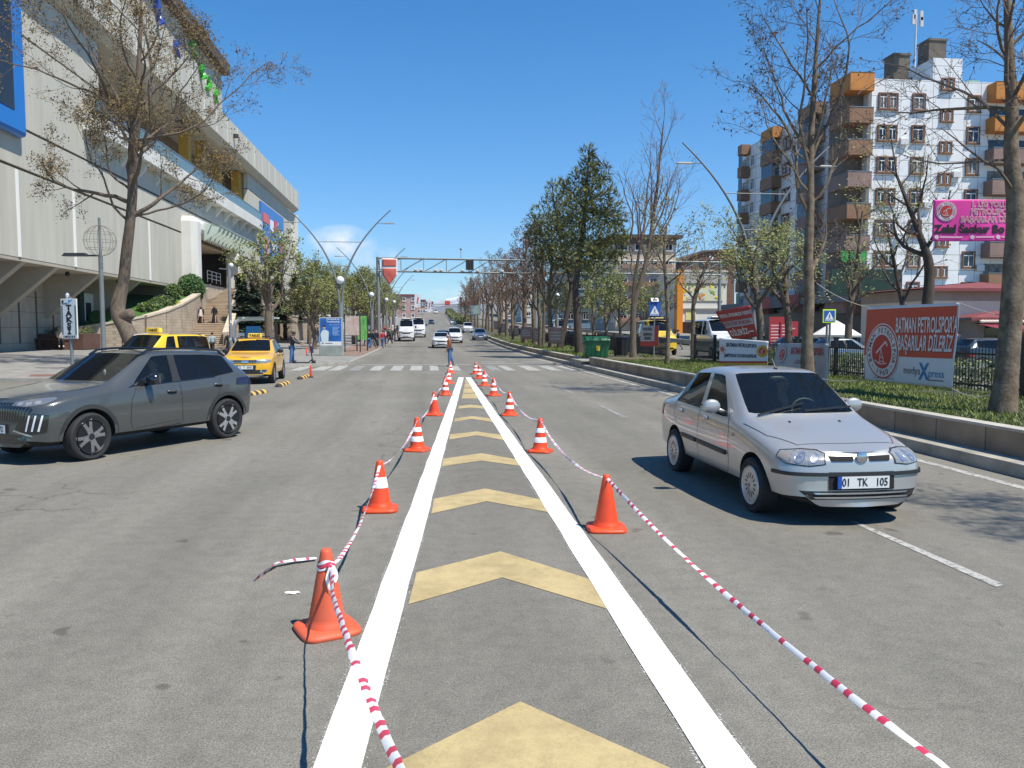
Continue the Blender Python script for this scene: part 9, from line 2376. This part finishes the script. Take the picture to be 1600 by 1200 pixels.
# white parasol and a police officer by the beige house
p = at(1306, 540, 50); t = thing('parasol', 'white open parasol on a pole before the dark shop fronts', 'parasol', (p.x, p.y, .2))
b = MB(); zt_ = at(1306, 503, 50).z - .2; b.lathe([(.02, zt_ + .08), (.9, zt_ - .42), (1.5, zt_ - .80), (1.5, zt_ - .95)], 8, caps=False); b.build('canopy', mat('parasol_cloth', (.72, .68, .62), .8), t, smooth=20).modifiers.new('thickness', 'SOLIDIFY').thickness = .01
b = MB(); b.tube([(0, 0, 0), (0, 0, zt_)], .03, 8); b.build('pole', steel_grey, t); b = MB(); b.lathe([(.35, 0), (.35, .1)], 16); b.build('base', dark_metal, t)
p = at(1493, 565, 38); put_person(make_person(STAND, navy, navy, shoe_dark, hair_dark, h=1.78), 'man in dark uniform jacket seen from behind, right of the big red banner', (p.x, p.y, .16), R(100))
for i, (px, d, k, l) in enumerate(((1100, 60, 1, 'standing beside the white panel van'), (1060, 66, 0, 'standing by the corner of the yellow bus'), (1335, 55, 3, 'walking past the parasol under the shop canopy'), (905, 75, 4, 'standing beyond the fence behind the right pine'))):
 p = at(px, 540, d); crowd(k, p.x, p.y, R(90 + 60 * i), l, zsm(p.y) + .16, 'people on the far side of the fence')
# far carriageway: bus, vans, taxis
def far_x(px, d): return at(px, 520, d).x
D90 = R(90)
bus_y = car_paint('bus_yellow_paint', (.75, .52, .03), 0, .35)
minibus('yellow minibus on the far carriageway behind the solar crossing sign', 1024, 60, D0, bus_y)
minibus('white panel van on the far carriageway, left of the tilted red banner', 1118, 54, D0, white_car)
minibus('white minibus far along the other carriageway, left of the broad pine', 874, 100, D0, white_car)
traffic(T_SEDAN, SED, taxi_yellow, 'orange taxi on the far carriageway above the green container', 'taxi', 940, 84, D0)
traffic(T_CROSS, HAT, white_car, 'white hatchback on the far carriageway between the two pine trunks', 'car', 888, 88, D0)
traffic(T_CROSS, HAT, dark_car, 'dark hatchback parked behind the grey and white banners', 'car', 1268, 44, R(0))
traffic(T_SEDAN, SED, grey_silver, 'silver saloon parked beyond the hedge, left of the big red banner', 'car', 1320, 40, R(0))
traffic(T_CROSS, HAT, dark_car, 'dark car parked beyond the fence at the right edge', 'car', 1560, 36, R(0))
# ================================================================== AIR: thin even haze over the whole place
hm = bpy.data.materials.new('haze'); hm.use_nodes = True
ns, ls = hm.node_tree.nodes, hm.node_tree.links; ns.clear()
ho = ns.new('ShaderNodeOutputMaterial'); hv = ns.new('ShaderNodeVolumePrincipled')
hv.inputs['Color'].default_value = (.72, .84, 1.0, 1); hv.inputs['Density'].default_value = .0001; hv.inputs['Anisotropy'].default_value = .2
ls.new(hv.outputs[0], ho.inputs['Volume'])
b = MB(); b.bx(-1560, 2660, -160, 5900, -75, 480); setp(b.build('haze', hm), 'thin pale blue haze in the air over the road and the far mountains', 'haze', kind='stuff')
